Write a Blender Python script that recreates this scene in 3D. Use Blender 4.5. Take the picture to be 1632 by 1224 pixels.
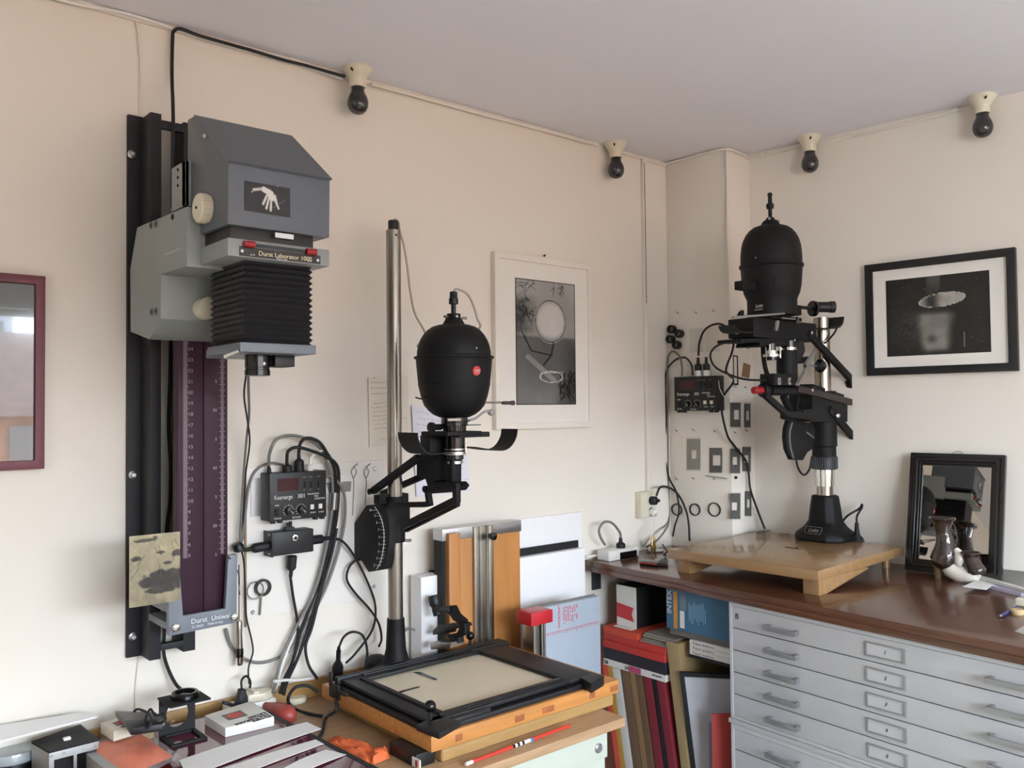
import bpy, bmesh, math, random
import numpy as np
from mathutils import Vector, Matrix
random.seed(7); np.random.seed(7)
scene = bpy.context.scene
col = scene.collection
for o in list(bpy.data.objects): bpy.data.objects.remove(o)

# ---------------------------------------------------------------- camera
F, CX, CY = 1380.0, 816.0, 612.0
EYE = np.array([0.0, 0.0, 1.55])
def _n(v): return v/np.linalg.norm(v)
_a = _n(np.array([2435-CX, 635-CY, F])); _b = np.array([-686-CX, 667-CY, F])
_z = _n(np.cross(_a, _b)); _z = -_z if _z[1] > 0 else _z
RW = np.array([_a, _n(np.cross(_z, _a)), _z])          # rows: world axes in (right, down, forward)
cam_d = bpy.data.cameras.new('camera'); cam = bpy.data.objects.new('camera', cam_d); col.objects.link(cam)
cam_d.sensor_width = 36.0; cam_d.lens = F/1632*36; cam_d.clip_start = .05
_r, _u, _bk = RW@np.array([1,0,0]), RW@np.array([0,-1,0]), RW@np.array([0,0,-1])
cam.matrix_world = Matrix(((_r[0],_u[0],_bk[0],EYE[0]),(_r[1],_u[1],_bk[1],EYE[1]),(_r[2],_u[2],_bk[2],EYE[2]),(0,0,0,1)))
scene.camera = cam
# a pixel gives a direction; its distance comes from the plane it lies on
def ray(px, py): return RW@np.array([px-CX, py-CY, F])
def onX(px, py, x): d = ray(px, py); return EYE+d*((x-EYE[0])/d[0])
def onY(px, py, y): d = ray(px, py); return EYE+d*((y-EYE[1])/d[1])
def onZ(px, py, z): d = ray(px, py); return EYE+d*((z-EYE[2])/d[2])
YW = 2.2                      # wall_left plane; w below = distance out from that wall
ZC = 2.525                    # ceiling
def W(px, py, w=0.0): return onY(px, py, YW-w)
WBN = np.array([1, .102, 0]); WBD = 2.865+.102*1.93
def wallB(px, py, off=0.0):
    d = ray(px, py); t = (WBD-off*1.005-WBN@EYE)/(WBN@d); return EYE+d*t

# ---------------------------------------------------------------- world, windows' daylight, exposure
scene.view_settings.view_transform = 'Standard'; scene.view_settings.look = 'None'
scene.view_settings.gamma = 1; scene.view_settings.use_curve_mapping = False
scene.view_settings.exposure = 1.36
wd = bpy.data.worlds.new('sky'); scene.world = wd; wd.use_nodes = True
nt = wd.node_tree; nt.nodes.clear()
wo = nt.nodes.new('ShaderNodeOutputWorld'); bg = nt.nodes.new('ShaderNodeBackground')
tc = nt.nodes.new('ShaderNodeTexCoord'); sp = nt.nodes.new('ShaderNodeSeparateXYZ'); rp = nt.nodes.new('ShaderNodeValToRGB')
rp.color_ramp.elements[0].position = 0.35; rp.color_ramp.elements[0].color = (.78,.76,.74,1)
rp.color_ramp.elements[1].position = 0.62; rp.color_ramp.elements[1].color = (.735,.86,1.0,1)
mp = nt.nodes.new('ShaderNodeMath'); mp.operation = 'MULTIPLY_ADD'; mp.inputs[1].default_value = .5; mp.inputs[2].default_value = .5
nt.links.new(tc.outputs['Generated'], sp.inputs[0]); nt.links.new(sp.outputs['Z'], mp.inputs[0]); nt.links.new(mp.outputs[0], rp.inputs[0])
nt.links.new(rp.outputs[0], bg.inputs[0]); bg.inputs[1].default_value = 12.0; nt.links.new(bg.outputs[0], wo.inputs[0])
WIN = dict(x0=-.6, x1=2.7, z0=.95, z1=2.27, y=-2.3)
WIN2 = dict(x=-2.6, y0=-1.6, y1=.6, z0=1.02, z1=2.22)
def portal(nm, loc, rot, sx, sy):
    ld = bpy.data.lights.new(nm, 'AREA'); ld.shape = 'RECTANGLE'; ld.size = sx; ld.size_y = sy; ld.cycles.is_portal = True
    lo = bpy.data.objects.new(nm, ld); lo.location = loc; lo.rotation_euler = rot; col.objects.link(lo); return lo
portal('window_portal', ((WIN['x0']+WIN['x1'])/2, WIN['y']-.05, (WIN['z0']+WIN['z1'])/2), (math.radians(90),0,0), WIN['x1']-WIN['x0'], WIN['z1']-WIN['z0'])

# ---------------------------------------------------------------- helpers
def lin(c):
    if isinstance(c, str):
        c = c.lstrip('#'); c = [int(c[i:i+2],16)/255 for i in (0,2,4)]
    return tuple((x/12.92 if x <= .04045 else ((x+.055)/1.055)**2.4) for x in c)
MATS = {}
def mat(name, c, rough=.5, metal=0.0, var=.06, vscale=30, bump=0.0, bscale=200, spec=.5, coat=0.0, c2=None, stretch=None, trans=0.0, alpha=1.0):
    if name in MATS: return MATS[name]
    m = bpy.data.materials.new(name); m.use_nodes = True; t = m.node_tree; p = t.nodes['Principled BSDF']
    c = lin(c); L = t.links
    p.inputs['Roughness'].default_value = rough; p.inputs['Metallic'].default_value = metal
    p.inputs['Specular IOR Level'].default_value = spec; p.inputs['Coat Weight'].default_value = coat
    p.inputs['Coat Roughness'].default_value = .08
    p.inputs['Transmission Weight'].default_value = trans; p.inputs['Alpha'].default_value = alpha
    co = t.nodes.new('ShaderNodeTexCoord'); mpn = t.nodes.new('ShaderNodeMapping'); L.new(co.outputs['Object'], mpn.inputs[0])
    if stretch: mpn.inputs['Scale'].default_value = stretch
    nz = t.nodes.new('ShaderNodeTexNoise'); nz.inputs['Scale'].default_value = vscale; nz.inputs['Detail'].default_value = 4
    L.new(mpn.outputs[0], nz.inputs['Vector'])
    r = t.nodes.new('ShaderNodeValToRGB'); r.color_ramp.elements[0].position = .3; r.color_ramp.elements[1].position = .7
    d = lin(c2) if c2 else tuple(min(1, x*(1+var)) for x in c)
    e = c if c2 else tuple(x*(1-var) for x in c)
    r.color_ramp.elements[0].color = (*e,1); r.color_ramp.elements[1].color = (*d,1)
    L.new(nz.outputs['Fac'], r.inputs[0]); L.new(r.outputs[0], p.inputs['Base Color'])
    if bump:
        n2 = t.nodes.new('ShaderNodeTexNoise'); n2.inputs['Scale'].default_value = bscale; n2.inputs['Detail'].default_value = 3
        L.new(mpn.outputs[0], n2.inputs['Vector'])
        b = t.nodes.new('ShaderNodeBump'); b.inputs['Strength'].default_value = bump; b.inputs['Distance'].default_value = .002
        L.new(n2.outputs['Fac'], b.inputs['Height']); L.new(b.outputs[0], p.inputs['Normal'])
    MATS[name] = m; return m
def attr_mat(name, rough=.5, coat=0.0):
    if name in MATS: return MATS[name]
    m = bpy.data.materials.new(name); m.use_nodes = True; t = m.node_tree; p = t.nodes['Principled BSDF']
    at = t.nodes.new('ShaderNodeAttribute'); at.attribute_name = 'Col'; t.links.new(at.outputs['Color'], p.inputs['Base Color'])
    p.inputs['Roughness'].default_value = rough; p.inputs['Coat Weight'].default_value = coat; p.inputs['Coat Roughness'].default_value = .03
    MATS[name] = m; return m

def spline(pts, k=8):
    P = [Vector(p) for p in pts]
    if len(P) < 3: return P
    Q = [P[0]*2-P[1]]+P+[P[-1]*2-P[-2]]; out = []
    for i in range(1, len(Q)-2):
        a,b,c,d = Q[i-1],Q[i],Q[i+1],Q[i+2]
        for j in range(k):
            t = j/k
            out.append(.5*((2*b)+(c-a)*t+(2*a-5*b+4*c-d)*t*t+(3*b-a-3*c+d)*t**3))
    out.append(P[-1]); return out

class MB:
    def __init__(s): s.v = []; s.f = []
    def add(s, vs, fs):
        k = len(s.v); s.v += [tuple(map(float, v)) for v in vs]; s.f += [[i+k for i in f] for f in fs]; return s
    def hexa(s, b, t):
        return s.add(list(b)+list(t), [(0,3,2,1),(4,5,6,7),(0,1,5,4),(1,2,6,5),(2,3,7,6),(3,0,4,7)])
    def box(s, x0, x1, y0, y1, z0, z1):
        return s.hexa([(x0,y0,z0),(x1,y0,z0),(x1,y1,z0),(x0,y1,z0)], [(x0,y0,z1),(x1,y0,z1),(x1,y1,z1),(x0,y1,z1)])
    def prism(s, poly, ext):
        e = Vector(ext); n = len(poly); P = [Vector(p) for p in poly]
        return s.add(P+[p+e for p in P], [list(range(n))[::-1], list(range(n,2*n))]+[(i,(i+1)%n,(i+1)%n+n,i+n) for i in range(n)])
    def ring(s, outer, inner, ext):     # a frame: matching outer/inner loops
        n = len(outer); e = Vector(ext); O = [Vector(p) for p in outer]; I = [Vector(p) for p in inner]
        vs = O+I+[p+e for p in O]+[p+e for p in I]; fs = []
        for i in range(n):
            j = (i+1)%n
            fs += [(i,j,n+j,n+i),(2*n+i,3*n+i,3*n+j,2*n+j),(i,2*n+i,2*n+j,j),(n+i,n+j,3*n+j,3*n+i)]
        return s.add(vs, fs)
    def cyl(s, p0, p1, r0, r1=None, n=20, caps=True):
        r1 = r0 if r1 is None else r1
        p0, p1 = Vector(p0), Vector(p1); d = (p1-p0).normalized()
        u = d.orthogonal().normalized(); w = d.cross(u)
        vs = []
        for p, r in ((p0,r0),(p1,r1)):
            vs += [p+(u*math.cos(2*math.pi*i/n)+w*math.sin(2*math.pi*i/n))*r for i in range(n)]
        fs = [(i,(i+1)%n,(i+1)%n+n,i+n) for i in range(n)]
        if caps: fs += [list(range(n))[::-1], list(range(n,2*n))]
        return s.add(vs, fs)
    def tube(s, pts, r, n=8, k=8, smooth=True):
        P = spline(pts, k) if smooth else [Vector(p) for p in pts]
        d = (P[1]-P[0]).normalized(); u = d.orthogonal().normalized(); vs = []
        for i, p in enumerate(P):
            d = (P[min(i+1,len(P)-1)]-P[max(i-1,0)]).normalized()
            u = (u-d*u.dot(d)).normalized(); w = d.cross(u)
            vs += [p+(u*math.cos(2*math.pi*j/n)+w*math.sin(2*math.pi*j/n))*r for j in range(n)]
        m = len(P)
        fs = [(i*n+j, i*n+(j+1)%n, (i+1)*n+(j+1)%n, (i+1)*n+j) for i in range(m-1) for j in range(n)]
        fs += [list(range(n))[::-1], list(range((m-1)*n, m*n))]
        return s.add(vs, fs)
    def lathe(s, c, prof, n=32, axis=(0,0,1)):   # prof: (radius, height along axis) from c
        c = Vector(c); d = Vector(axis).normalized(); u = d.orthogonal().normalized(); w = d.cross(u)
        vs = []; m = len(prof)
        for r, h in prof:
            vs += [c+d*h+(u*math.cos(2*math.pi*j/n)+w*math.sin(2*math.pi*j/n))*max(r,1e-5) for j in range(n)]
        fs = [(i*n+j, i*n+(j+1)%n, (i+1)*n+(j+1)%n, (i+1)*n+j) for i in range(m-1) for j in range(n)]
        if prof[0] != prof[-1]: fs += [list(range(n))[::-1], list(range((m-1)*n, m*n))]
        return s.add(vs, fs)
    def sphere(s, c, r, n=20, sz=1.0):
        return s.lathe((c[0],c[1],c[2]), [(r*math.sin(math.pi*i/12), -r*sz*math.cos(math.pi*i/12)) for i in range(13)], n)
    def bar(s, pts, wdt, ext):          # polyline bar of width wdt lying in a plane, extruded by ext
        P = [Vector(p) for p in pts]; e = Vector(ext); nn = e.normalized(); L = []; Rr = []
        for i, p in enumerate(P):
            d1 = (P[i]-P[i-1]).normalized() if i else (P[1]-P[0]).normalized()
            d2 = (P[i+1]-P[i]).normalized() if i < len(P)-1 else d1
            d = (d1+d2).normalized(); q = d.cross(nn).normalized()*(wdt/2)/max(.5, d.dot(d1))
            L.append(p+q); Rr.append(p-q)
        return s.prism(L+Rr[::-1], ext)
    def mesh(s, name, org=(0,0,0), bevel=0, seg=2, ang=35):
        me = bpy.data.meshes.new(name); o = Vector(org)
        me.from_pydata([Vector(v)-o for v in s.v], [], s.f); me.validate()
        bm = bmesh.new(); bm.from_mesh(me); bmesh.ops.recalc_face_normals(bm, faces=bm.faces)
        if bevel:
            es = [e for e in bm.edges if len(e.link_faces)==2 and e.calc_face_angle(0) > math.radians(40)]
            bmesh.ops.bevel(bm, geom=es, offset=bevel, segments=seg, profile=.6, affect='EDGES', clamp_overlap=True)
        bm.to_mesh(me); bm.free()
        for p in me.polygons: p.use_smooth = True
        me.set_sharp_from_angle(angle=math.radians(ang))
        return me
def root_loc(o):
    while o.parent: o = o.parent
    return o.location
def part(name, mb, m, parent, bevel=0, label=None, seg=2, kind=None):
    me = mb.mesh(name, root_loc(parent), bevel, seg); o = bpy.data.objects.new(name, me); col.objects.link(o)
    me.materials.append(m); o.parent = parent
    if label: o['label'] = label
    if kind: o['kind'] = kind
    return o
def tag(o, label, cat, group=None):
    o['label'] = label; o['category'] = cat
    if group: o['group'] = group
    return o
def thing(name, label, cat, loc, group=None):
    o = bpy.data.objects.new(name, None); col.objects.link(o); o.location = tuple(map(float, loc)); o.empty_display_size = .05
    return tag(o, label, cat, group)
def solo(name, mb, m, label, cat, group=None, bevel=0, seg=2):
    V = np.array(mb.v); lo, hi = V.min(0), V.max(0); org = ((lo[0]+hi[0])/2, (lo[1]+hi[1])/2, lo[2])
    me = mb.mesh(name, org, bevel, seg); o = bpy.data.objects.new(name, me); col.objects.link(o); o.location = org
    me.materials.append(m); return tag(o, label, cat, group)
def struct(name, mb, m, bevel=0):
    V = np.array(mb.v); lo, hi = V.min(0), V.max(0); org = ((lo[0]+hi[0])/2, (lo[1]+hi[1])/2, lo[2])
    me = mb.mesh(name, org, bevel); o = bpy.data.objects.new(name, me); col.objects.link(o); o.location = org
    me.materials.append(m); o['kind'] = 'structure'; return o
def text(s, size, org, ex, ey, m, parent, name='lettering', depth=.0004, align='LEFT', shear=0, wide=1.0):
    cu = bpy.data.curves.new('t', 'FONT'); cu.body = s; cu.size = size; cu.extrude = depth; cu.align_x = align; cu.shear = shear
    cu.resolution_u = 3
    ob = bpy.data.objects.new('t', cu); col.objects.link(ob)
    bpy.context.view_layer.update()
    me = bpy.data.meshes.new_from_object(ob.evaluated_get(bpy.context.evaluated_depsgraph_get()))
    bpy.data.objects.remove(ob); me.name = name
    ex, ey = Vector(ex).normalized(), Vector(ey).normalized(); ez = ex.cross(ey); o = Vector(org)-root_loc(parent)
    for v in me.vertices: c = v.co.copy(); v.co = o+ex*c.x*wide+ey*c.y+ez*(c.z+depth)
    me.materials.clear(); me.materials.append(m)
    q = bpy.data.objects.new(name, me); col.objects.link(q); q.parent = parent; return q
def painted(name, TL, TR, BL, fn, nu, nv, m, parent=None, org=None):
    """flat print: a grid coloured by fn(u, v) -> rgb (sRGB), u right, v down; gets a little thickness"""
    TL, TR, BL = map(lambda p: np.array(p, float), (TL, TR, BL))
    u, v = np.meshgrid(np.linspace(0,1,nu+1), np.linspace(0,1,nv+1))
    P = TL+(TR-TL)*u[...,None]+(BL-TL)*v[...,None]
    base = np.array(root_loc(parent)) if parent else np.array(org if org is not None else TL)
    vs = (P-base).reshape(-1,3); C = fn(u.reshape(-1), v.reshape(-1))
    k = nu+1; fs = [(j*k+i, (j+1)*k+i, (j+1)*k+i+1, j*k+i+1) for j in range(nv) for i in range(nu)]
    me = bpy.data.meshes.new(name); me.from_pydata([tuple(x) for x in vs], [], fs)
    C = np.clip(np.stack(C, -1), 0, 1); C = np.where(C <= .04045, C/12.92, ((C+.055)/1.055)**2.4)
    ca = me.color_attributes.new('Col', 'FLOAT_COLOR', 'POINT')
    ca.data.foreach_set('color', np.concatenate([C, np.ones((len(C),1))], 1).astype(np.float32).ravel())
    me.materials.append(m); o = bpy.data.objects.new(name, me); col.objects.link(o)
    if parent: o.parent = parent
    else: o.location = tuple(base)
    return o
def vnoise(u, v, sc, seed=0, oct=3):
    r = np.random.RandomState(seed); out = 0*u; amp = 1; tot = 0
    for _ in range(oct):
        n = int(sc)+2; g = r.rand(n+1, n+1); x, y = np.clip(u,0,.9999)*sc, np.clip(v,0,.9999)*sc
        i, j = x.astype(int), y.astype(int); fx, fy = x-i, y-j; fx = fx*fx*(3-2*fx); fy = fy*fy*(3-2*fy)
        out = out+amp*((g[j,i]*(1-fx)+g[j,i+1]*fx)*(1-fy)+(g[j+1,i]*(1-fx)+g[j+1,i+1]*fx)*fy); tot += amp; amp *= .5; sc *= 2
    return out/tot
def sm(e0, e1, x): t = np.clip((x-e0)/(e1-e0), 0, 1); return t*t*(3-2*t)
def segd(u, v, x0, y0, x1, y1, asp=1.0):
    px, py, dx, dy = u-x0, (v-y0)*asp, x1-x0, (y1-y0)*asp
    t = np.clip((px*dx+py*dy)/(dx*dx+dy*dy+1e-9), 0, 1); return np.hypot(px-t*dx, py-t*dy)

# ---------------------------------------------------------------- materials
M_wall = mat('cream_plaster', '#e8e0d4', .9, var=.012, vscale=2, bump=.12, bscale=60, spec=.2)
M_ceil = mat('ceiling_paint', '#efeef4', .9, var=.01, vscale=2, bump=.05, bscale=60, spec=.2)
M_floor = mat('floor_boards', '#a39889', .5, var=.15, vscale=4, stretch=(1,8,1))
M_black = mat('black_crackle_paint', '#0b0b0d', .6, var=.15, vscale=80, bump=.15, bscale=700, spec=.3)
M_blackm = mat('black_matte', '#0d0d0f', .7, var=.1, vscale=60)
M_blackg = mat('black_gloss', '#0c0c0d', .18, var=.05)
M_plastic = mat('black_plastic', '#121214', .45, var=.08, vscale=40)
M_rubber = mat('black_rubber', '#111114', .6, var=.08)
M_steel = mat('brushed_steel', '#9c968d', .3, 1.0, var=.06, vscale=60, stretch=(1,1,.05))
M_chrome = mat('chrome', '#d8d6d2', .12, 1.0, var=.02)
M_alu = mat('satin_aluminium', '#b9b9ba', .35, 1.0, var=.03, vscale=50)
M_brass = mat('worn_nickel', '#a59d92', .25, 1.0, var=.10, vscale=12)
M_white = mat('white_plastic', '#e6e3dc', .4, var=.02)
M_ivory = mat('ivory_ceramic', '#dcd4bd', .35, var=.03)
M_paper = mat('white_paper', '#e4e2de', .85, var=.02, vscale=8)
M_print = attr_mat('photo_print', .35)
M_text = mat('white_print', '#d9d9d6', .6, var=.01)
M_ink = mat('black_ink', '#202024', .7, var=.01)
M_grey = mat('grey_rubber', '#6e6c68', .5, var=.06)
M_greyc = mat('grey_cable', '#77746f', .45, var=.05)

# ---------------------------------------------------------------- room
XR = 3.4; XL = WIN2['x']; YN = WIN['y']
struct('floor', MB().box(XL-.2, XR, YN-.2, YW+.12, -.1, 0), M_floor)
struct('ceiling', MB().box(XL-.2, XR, YN-.2, YW+.12, ZC, ZC+.1), M_ceil)
struct('wall_left', MB().box(XL-.2, XR, YW, YW+.12, 0, ZC), M_wall)
def xb(y): return 2.865+.102*(1.93-y)
b = [(xb(YN-.1),YN-.1,0),(XR,YN-.1,0),(XR,YW,0),(xb(YW),YW,0)]
struct('wall_right', MB().prism(b, (0,0,ZC)), M_wall)
bx = [(2.690,YW,0),(2.716,1.930,0),(xb(1.93)+.02,1.930,0),(xb(YW)+.02,YW,0)]
struct('wall_chimney', MB().prism(bx, (0,0,ZC)), M_wall, bevel=.004)
def holed(x0,x1,z0,z1,w):  # wall with a window hole, along local x; returns boxes
    return [(x0,w[0],z0,z1),(w[1],x1,z0,z1),(w[0],w[1],z0,w[2]),(w[0],w[1],w[3],z1)]
mb = MB()
for a0,a1,c0,c1 in holed(XL-.2, XR, 0, ZC, (WIN['x0'],WIN['x1'],WIN['z0'],WIN['z1'])): mb.box(a0,a1,YN-.2,YN,c0,c1)
struct('wall_window', mb, M_wall)
struct('wall_rear', MB().box(XL-.2, XL, YN, YW, 0, ZC), M_wall)
M_wf = mat('window_frame_paint', '#e8e6e0', .4)
wn = struct('window_1', MB().box(WIN['x0'],WIN['x1'],YN-.12,YN+.03,WIN['z0']-.03,WIN['z0']), M_wf)
mb = MB(); fw = .05
for k in range(4):
    x = WIN['x0']+(WIN['x1']-WIN['x0']-fw)*k/3; mb.box(x, x+fw, YN-.12, YN-.07, WIN['z0'], WIN['z1'])
mb.box(WIN['x0'],WIN['x1'],YN-.12,YN-.07,WIN['z0'],WIN['z0']+fw).box(WIN['x0'],WIN['x1'],YN-.12,YN-.07,WIN['z1']-fw,WIN['z1'])
part('window_frame', mb, M_wf, wn)
# ---------------------------------------------------------------- small converters
def zc(ox, oy, sc): return lambda pts: [(ox+x/sc, oy+y/sc) for x, y in pts]
def PY(pts, y): return [tuple(onY(px, py, y)) for px, py in pts]
def PX(pts, x): return [tuple(onX(px, py, x)) for px, py in pts]
def PW(pts, w): return [tuple(W(px, py, w)) for px, py in pts]
def sx(px, py, w): return float(W(px, py, w)[0])
def sz(px, py, w): return float(W(px, py, w)[2])
def Q(s, w, z): return (s, YW-w, z)

# ---------------------------------------------------------------- ceiling safelight bulbs
M_bulb = mat('dark_bulb_glass', '#29262a', .08, var=.02, coat=.5)
lamp_labels = ['black bulb in an ivory ceiling holder with a black cable joining it',
               'black bulb in an ivory ceiling holder above the white-framed photograph',
               'black bulb in an ivory ceiling holder above the chrome-columned enlarger lamphouse',
               'black bulb in an ivory ceiling holder above the black-framed photograph']
lampA = None
for i, (px, py) in enumerate([(570,109),(971,231),(1305,223),(1570,156)]):
    c = onZ(px, py, ZC)
    c[1] = min(c[1], YW-.048)
    if i > 1: c[0] = min(c[0], xb(c[1])-.048)
    root = thing('ceiling_lamp', lamp_labels[i], 'lamp', c, 'bare black bulbs along the ceiling edge')
    b_ = part('lamp_holder', MB().lathe(c, [(.0,0),(.041,0),(.0415,-.006),(.039,-.010),(.026,-.030),(.0235,-.034),(.0225,-.056),(.0,-.056)], 28), M_ivory, root)
    part('bulb', MB().lathe(c, [(0,-.05),(.0185,-.052),(.0185,-.064),(.0205,-.071),(.0255,-.080),(.0290,-.090),(.0305,-.100),(.0290,-.111),(.0245,-.121),(.0175,-.128),(.009,-.1315),(0,-.133)], 28), M_bulb, root)
    part('screw', MB().cyl((c[0]-.028,c[1]-.02,c[2]-.018),(c[0]-.036,c[1]-.026,c[2]-.016),.003,n=10), M_blackm, b_)

# ---------------------------------------------------------------- cables along the ceiling edge
def cable(name, pts, r, m, label, cat='cable', group=None, k=8, n=8):
    pts = [(p[0],p[1],min(p[2],ZC-r-.001)) for p in pts]
    return solo(name, MB().tube(pts, r, n, k), m, label, cat, group)
cpx = [(-60,-52),(60,-15),(120,2),(205,18),(290,46),(370,70),(460,92),(545,122)]
cable('ceiling_cable', [W(x,y+4,.017) for i,(x,y) in enumerate(cpx)], .0042, M_white, 'white cable clipped along the ceiling edge above the wall-mounted enlarger')
solo('conduit_strip', MB().box(-1.5,2.30,YW-.011,YW,ZC-.013,ZC), M_wall, 'thin painted cable conduit in the angle of wall and ceiling', 'conduit', bevel=.002)
cable('ceiling_drop_wire', [W(203,18,.008), W(216,32,.006), W(222,70,.005), W(224,120,.004), W(223,160,.004), W(224,186,.004)], .0022, M_wall, 'thin cream wire dropping from ceiling to the black rail')
cable('lamp_cable', [W(275,330,.10), W(275,260,.10), W(276,185,.09), W(274,120,.02), W(275,62,.016), W(277,50,.018), W(288,46,.03), W(322,58,.03), W(400,80,.026), W(450,95,.022), W(490,105,.024), W(550,122,.05)], .0045, M_rubber, 'black cable rising from the wall-mounted enlarger to a ceiling bulb')
cable('ceiling_cable', [W(592,134,.03), W(640,147,.016), W(760,180,.016), W(860,206,.016), W(945,229,.03)], .0045, M_wall, 'painted cable running between the two bulbs above the framed mirror photograph')
cable('ceiling_cable', [W(988,243,.012), W(1024,253,.008), W(1054,262,.008), (2.694-.010,2.17,ZC-.01), (2.704-.010,2.02,ZC-.008), (2.716-.008,1.925,ZC-.009), (2.80,1.921,ZC-.01), tuple(wallB(1196,252,.008)), tuple(wallB(1240,241,.008)), tuple(wallB(1284,229,.02))], .0042, M_wall, 'painted cable rounding the chimney corner at the ceiling')
cable('ceiling_cable', [tuple(wallB(1322,226,.02)), tuple(wallB(1356,217,.008)), tuple(wallB(1450,196,.008)), tuple(wallB(1523,176,.008)), tuple(wallB(1550,171,.04))], .0036, M_wall, 'painted cable between the two bulbs over the right-hand wall')
# cable clips
for (px,py,f) in [(206,20,W),(286,42,W),(463,92,W),(1059,263,W),(1218,246,wallB),(1356,217,wallB),(1523,176,wallB)]:
    p = f(px,py,.006); solo('cable_clip', MB().box(p[0]-.006,p[0]+.006,p[1]-.008,p[1]+.008,p[2]-.006,p[2]+.006), M_white, 'small white clip nailed over the ceiling-edge cable', 'clip', 'white cable clips', bevel=.002)
# conduit beside the corner and on the chimney edge
p0, p1 = W(1023,250,0), W(1029,785,0)
dct = thing('cable_duct', 'slim painted cable duct running down beside the room corner', 'duct', (p0[0],YW,p1[2]))
part('channel', MB().box(p0[0]-.010,p0[0]+.012,YW-.014,YW,p1[2],ZC-.014), M_wall, dct, bevel=.002)
part('seam', MB().box(p0[0]-.004,p0[0]-.002,YW-.0155,YW-.013,1.95,ZC-.03), M_blackm, dct)
cable('chimney_wire', [(2.712,1.926,ZC-.012),(2.711,1.924,2.38),(2.7095,1.926,2.2),(2.712,1.924,2.0),(2.712,1.925,1.75)], .004, M_wall, 'painted wire running down the chimney corner', 'cable')

# ---------------------------------------------------------------- framed pictures
def flatframe(mb, TL, TR, BR, BL, tw, w0, w1, fn):  # frame with bar width tw between depth w0..w1 on wall_left
    pass
def frame_on(parent, fpt, ex, n, corners, bar, depth, m, name='frame'):
    """corners in local (a along ex, z); n = unit out of the wall; fpt(a, z, d) -> world"""
    a0,a1,z0,z1 = corners; mb = MB()
    o = [fpt(a0,z0,0),fpt(a1,z0,0),fpt(a1,z1,0),fpt(a0,z1,0)]; i = [fpt(a0+bar,z0+bar,0),fpt(a1-bar,z0+bar,0),fpt(a1-bar,z1-bar,0),fpt(a0+bar,z1-bar,0)]
    return part(name, mb.ring(o, i, Vector(n)*depth), m, parent, bevel=.0015)
M_redframe = mat('maroon_painted_frame', '#6d3540', .5, var=.08, vscale=40)
M_whiteframe = mat('white_frame_paint', '#e9e2d6', .45, var=.02)
M_mat = mat('passe_partout', '#e8e3da', .85, var=.01)
M_glassdark = mat('picture_glass_dark', '#2a2725', .02, var=.05, spec=.9, coat=1.0)
fA = lambda a,z,d: (a, YW-d, z)
nA = (0,-1,0)
# maroon frame, far left
zt, zb_ = sz(70,440,.025), sz(70,747,.025); ar = sx(72,600,.025); al = ar-.52
t = thing('framed_picture', 'maroon-framed picture behind glass reflecting the window', 'picture', (al+.26, YW, zb_))
frame_on(t, fA, 0, nA, (al,ar,zb_,zt), .0195, .025, M_redframe)
part('picture_glass', MB().box(al+.015,ar-.015,YW-.014,YW-.004,zb_+.015,zt-.015), M_glassdark, t)
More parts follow.
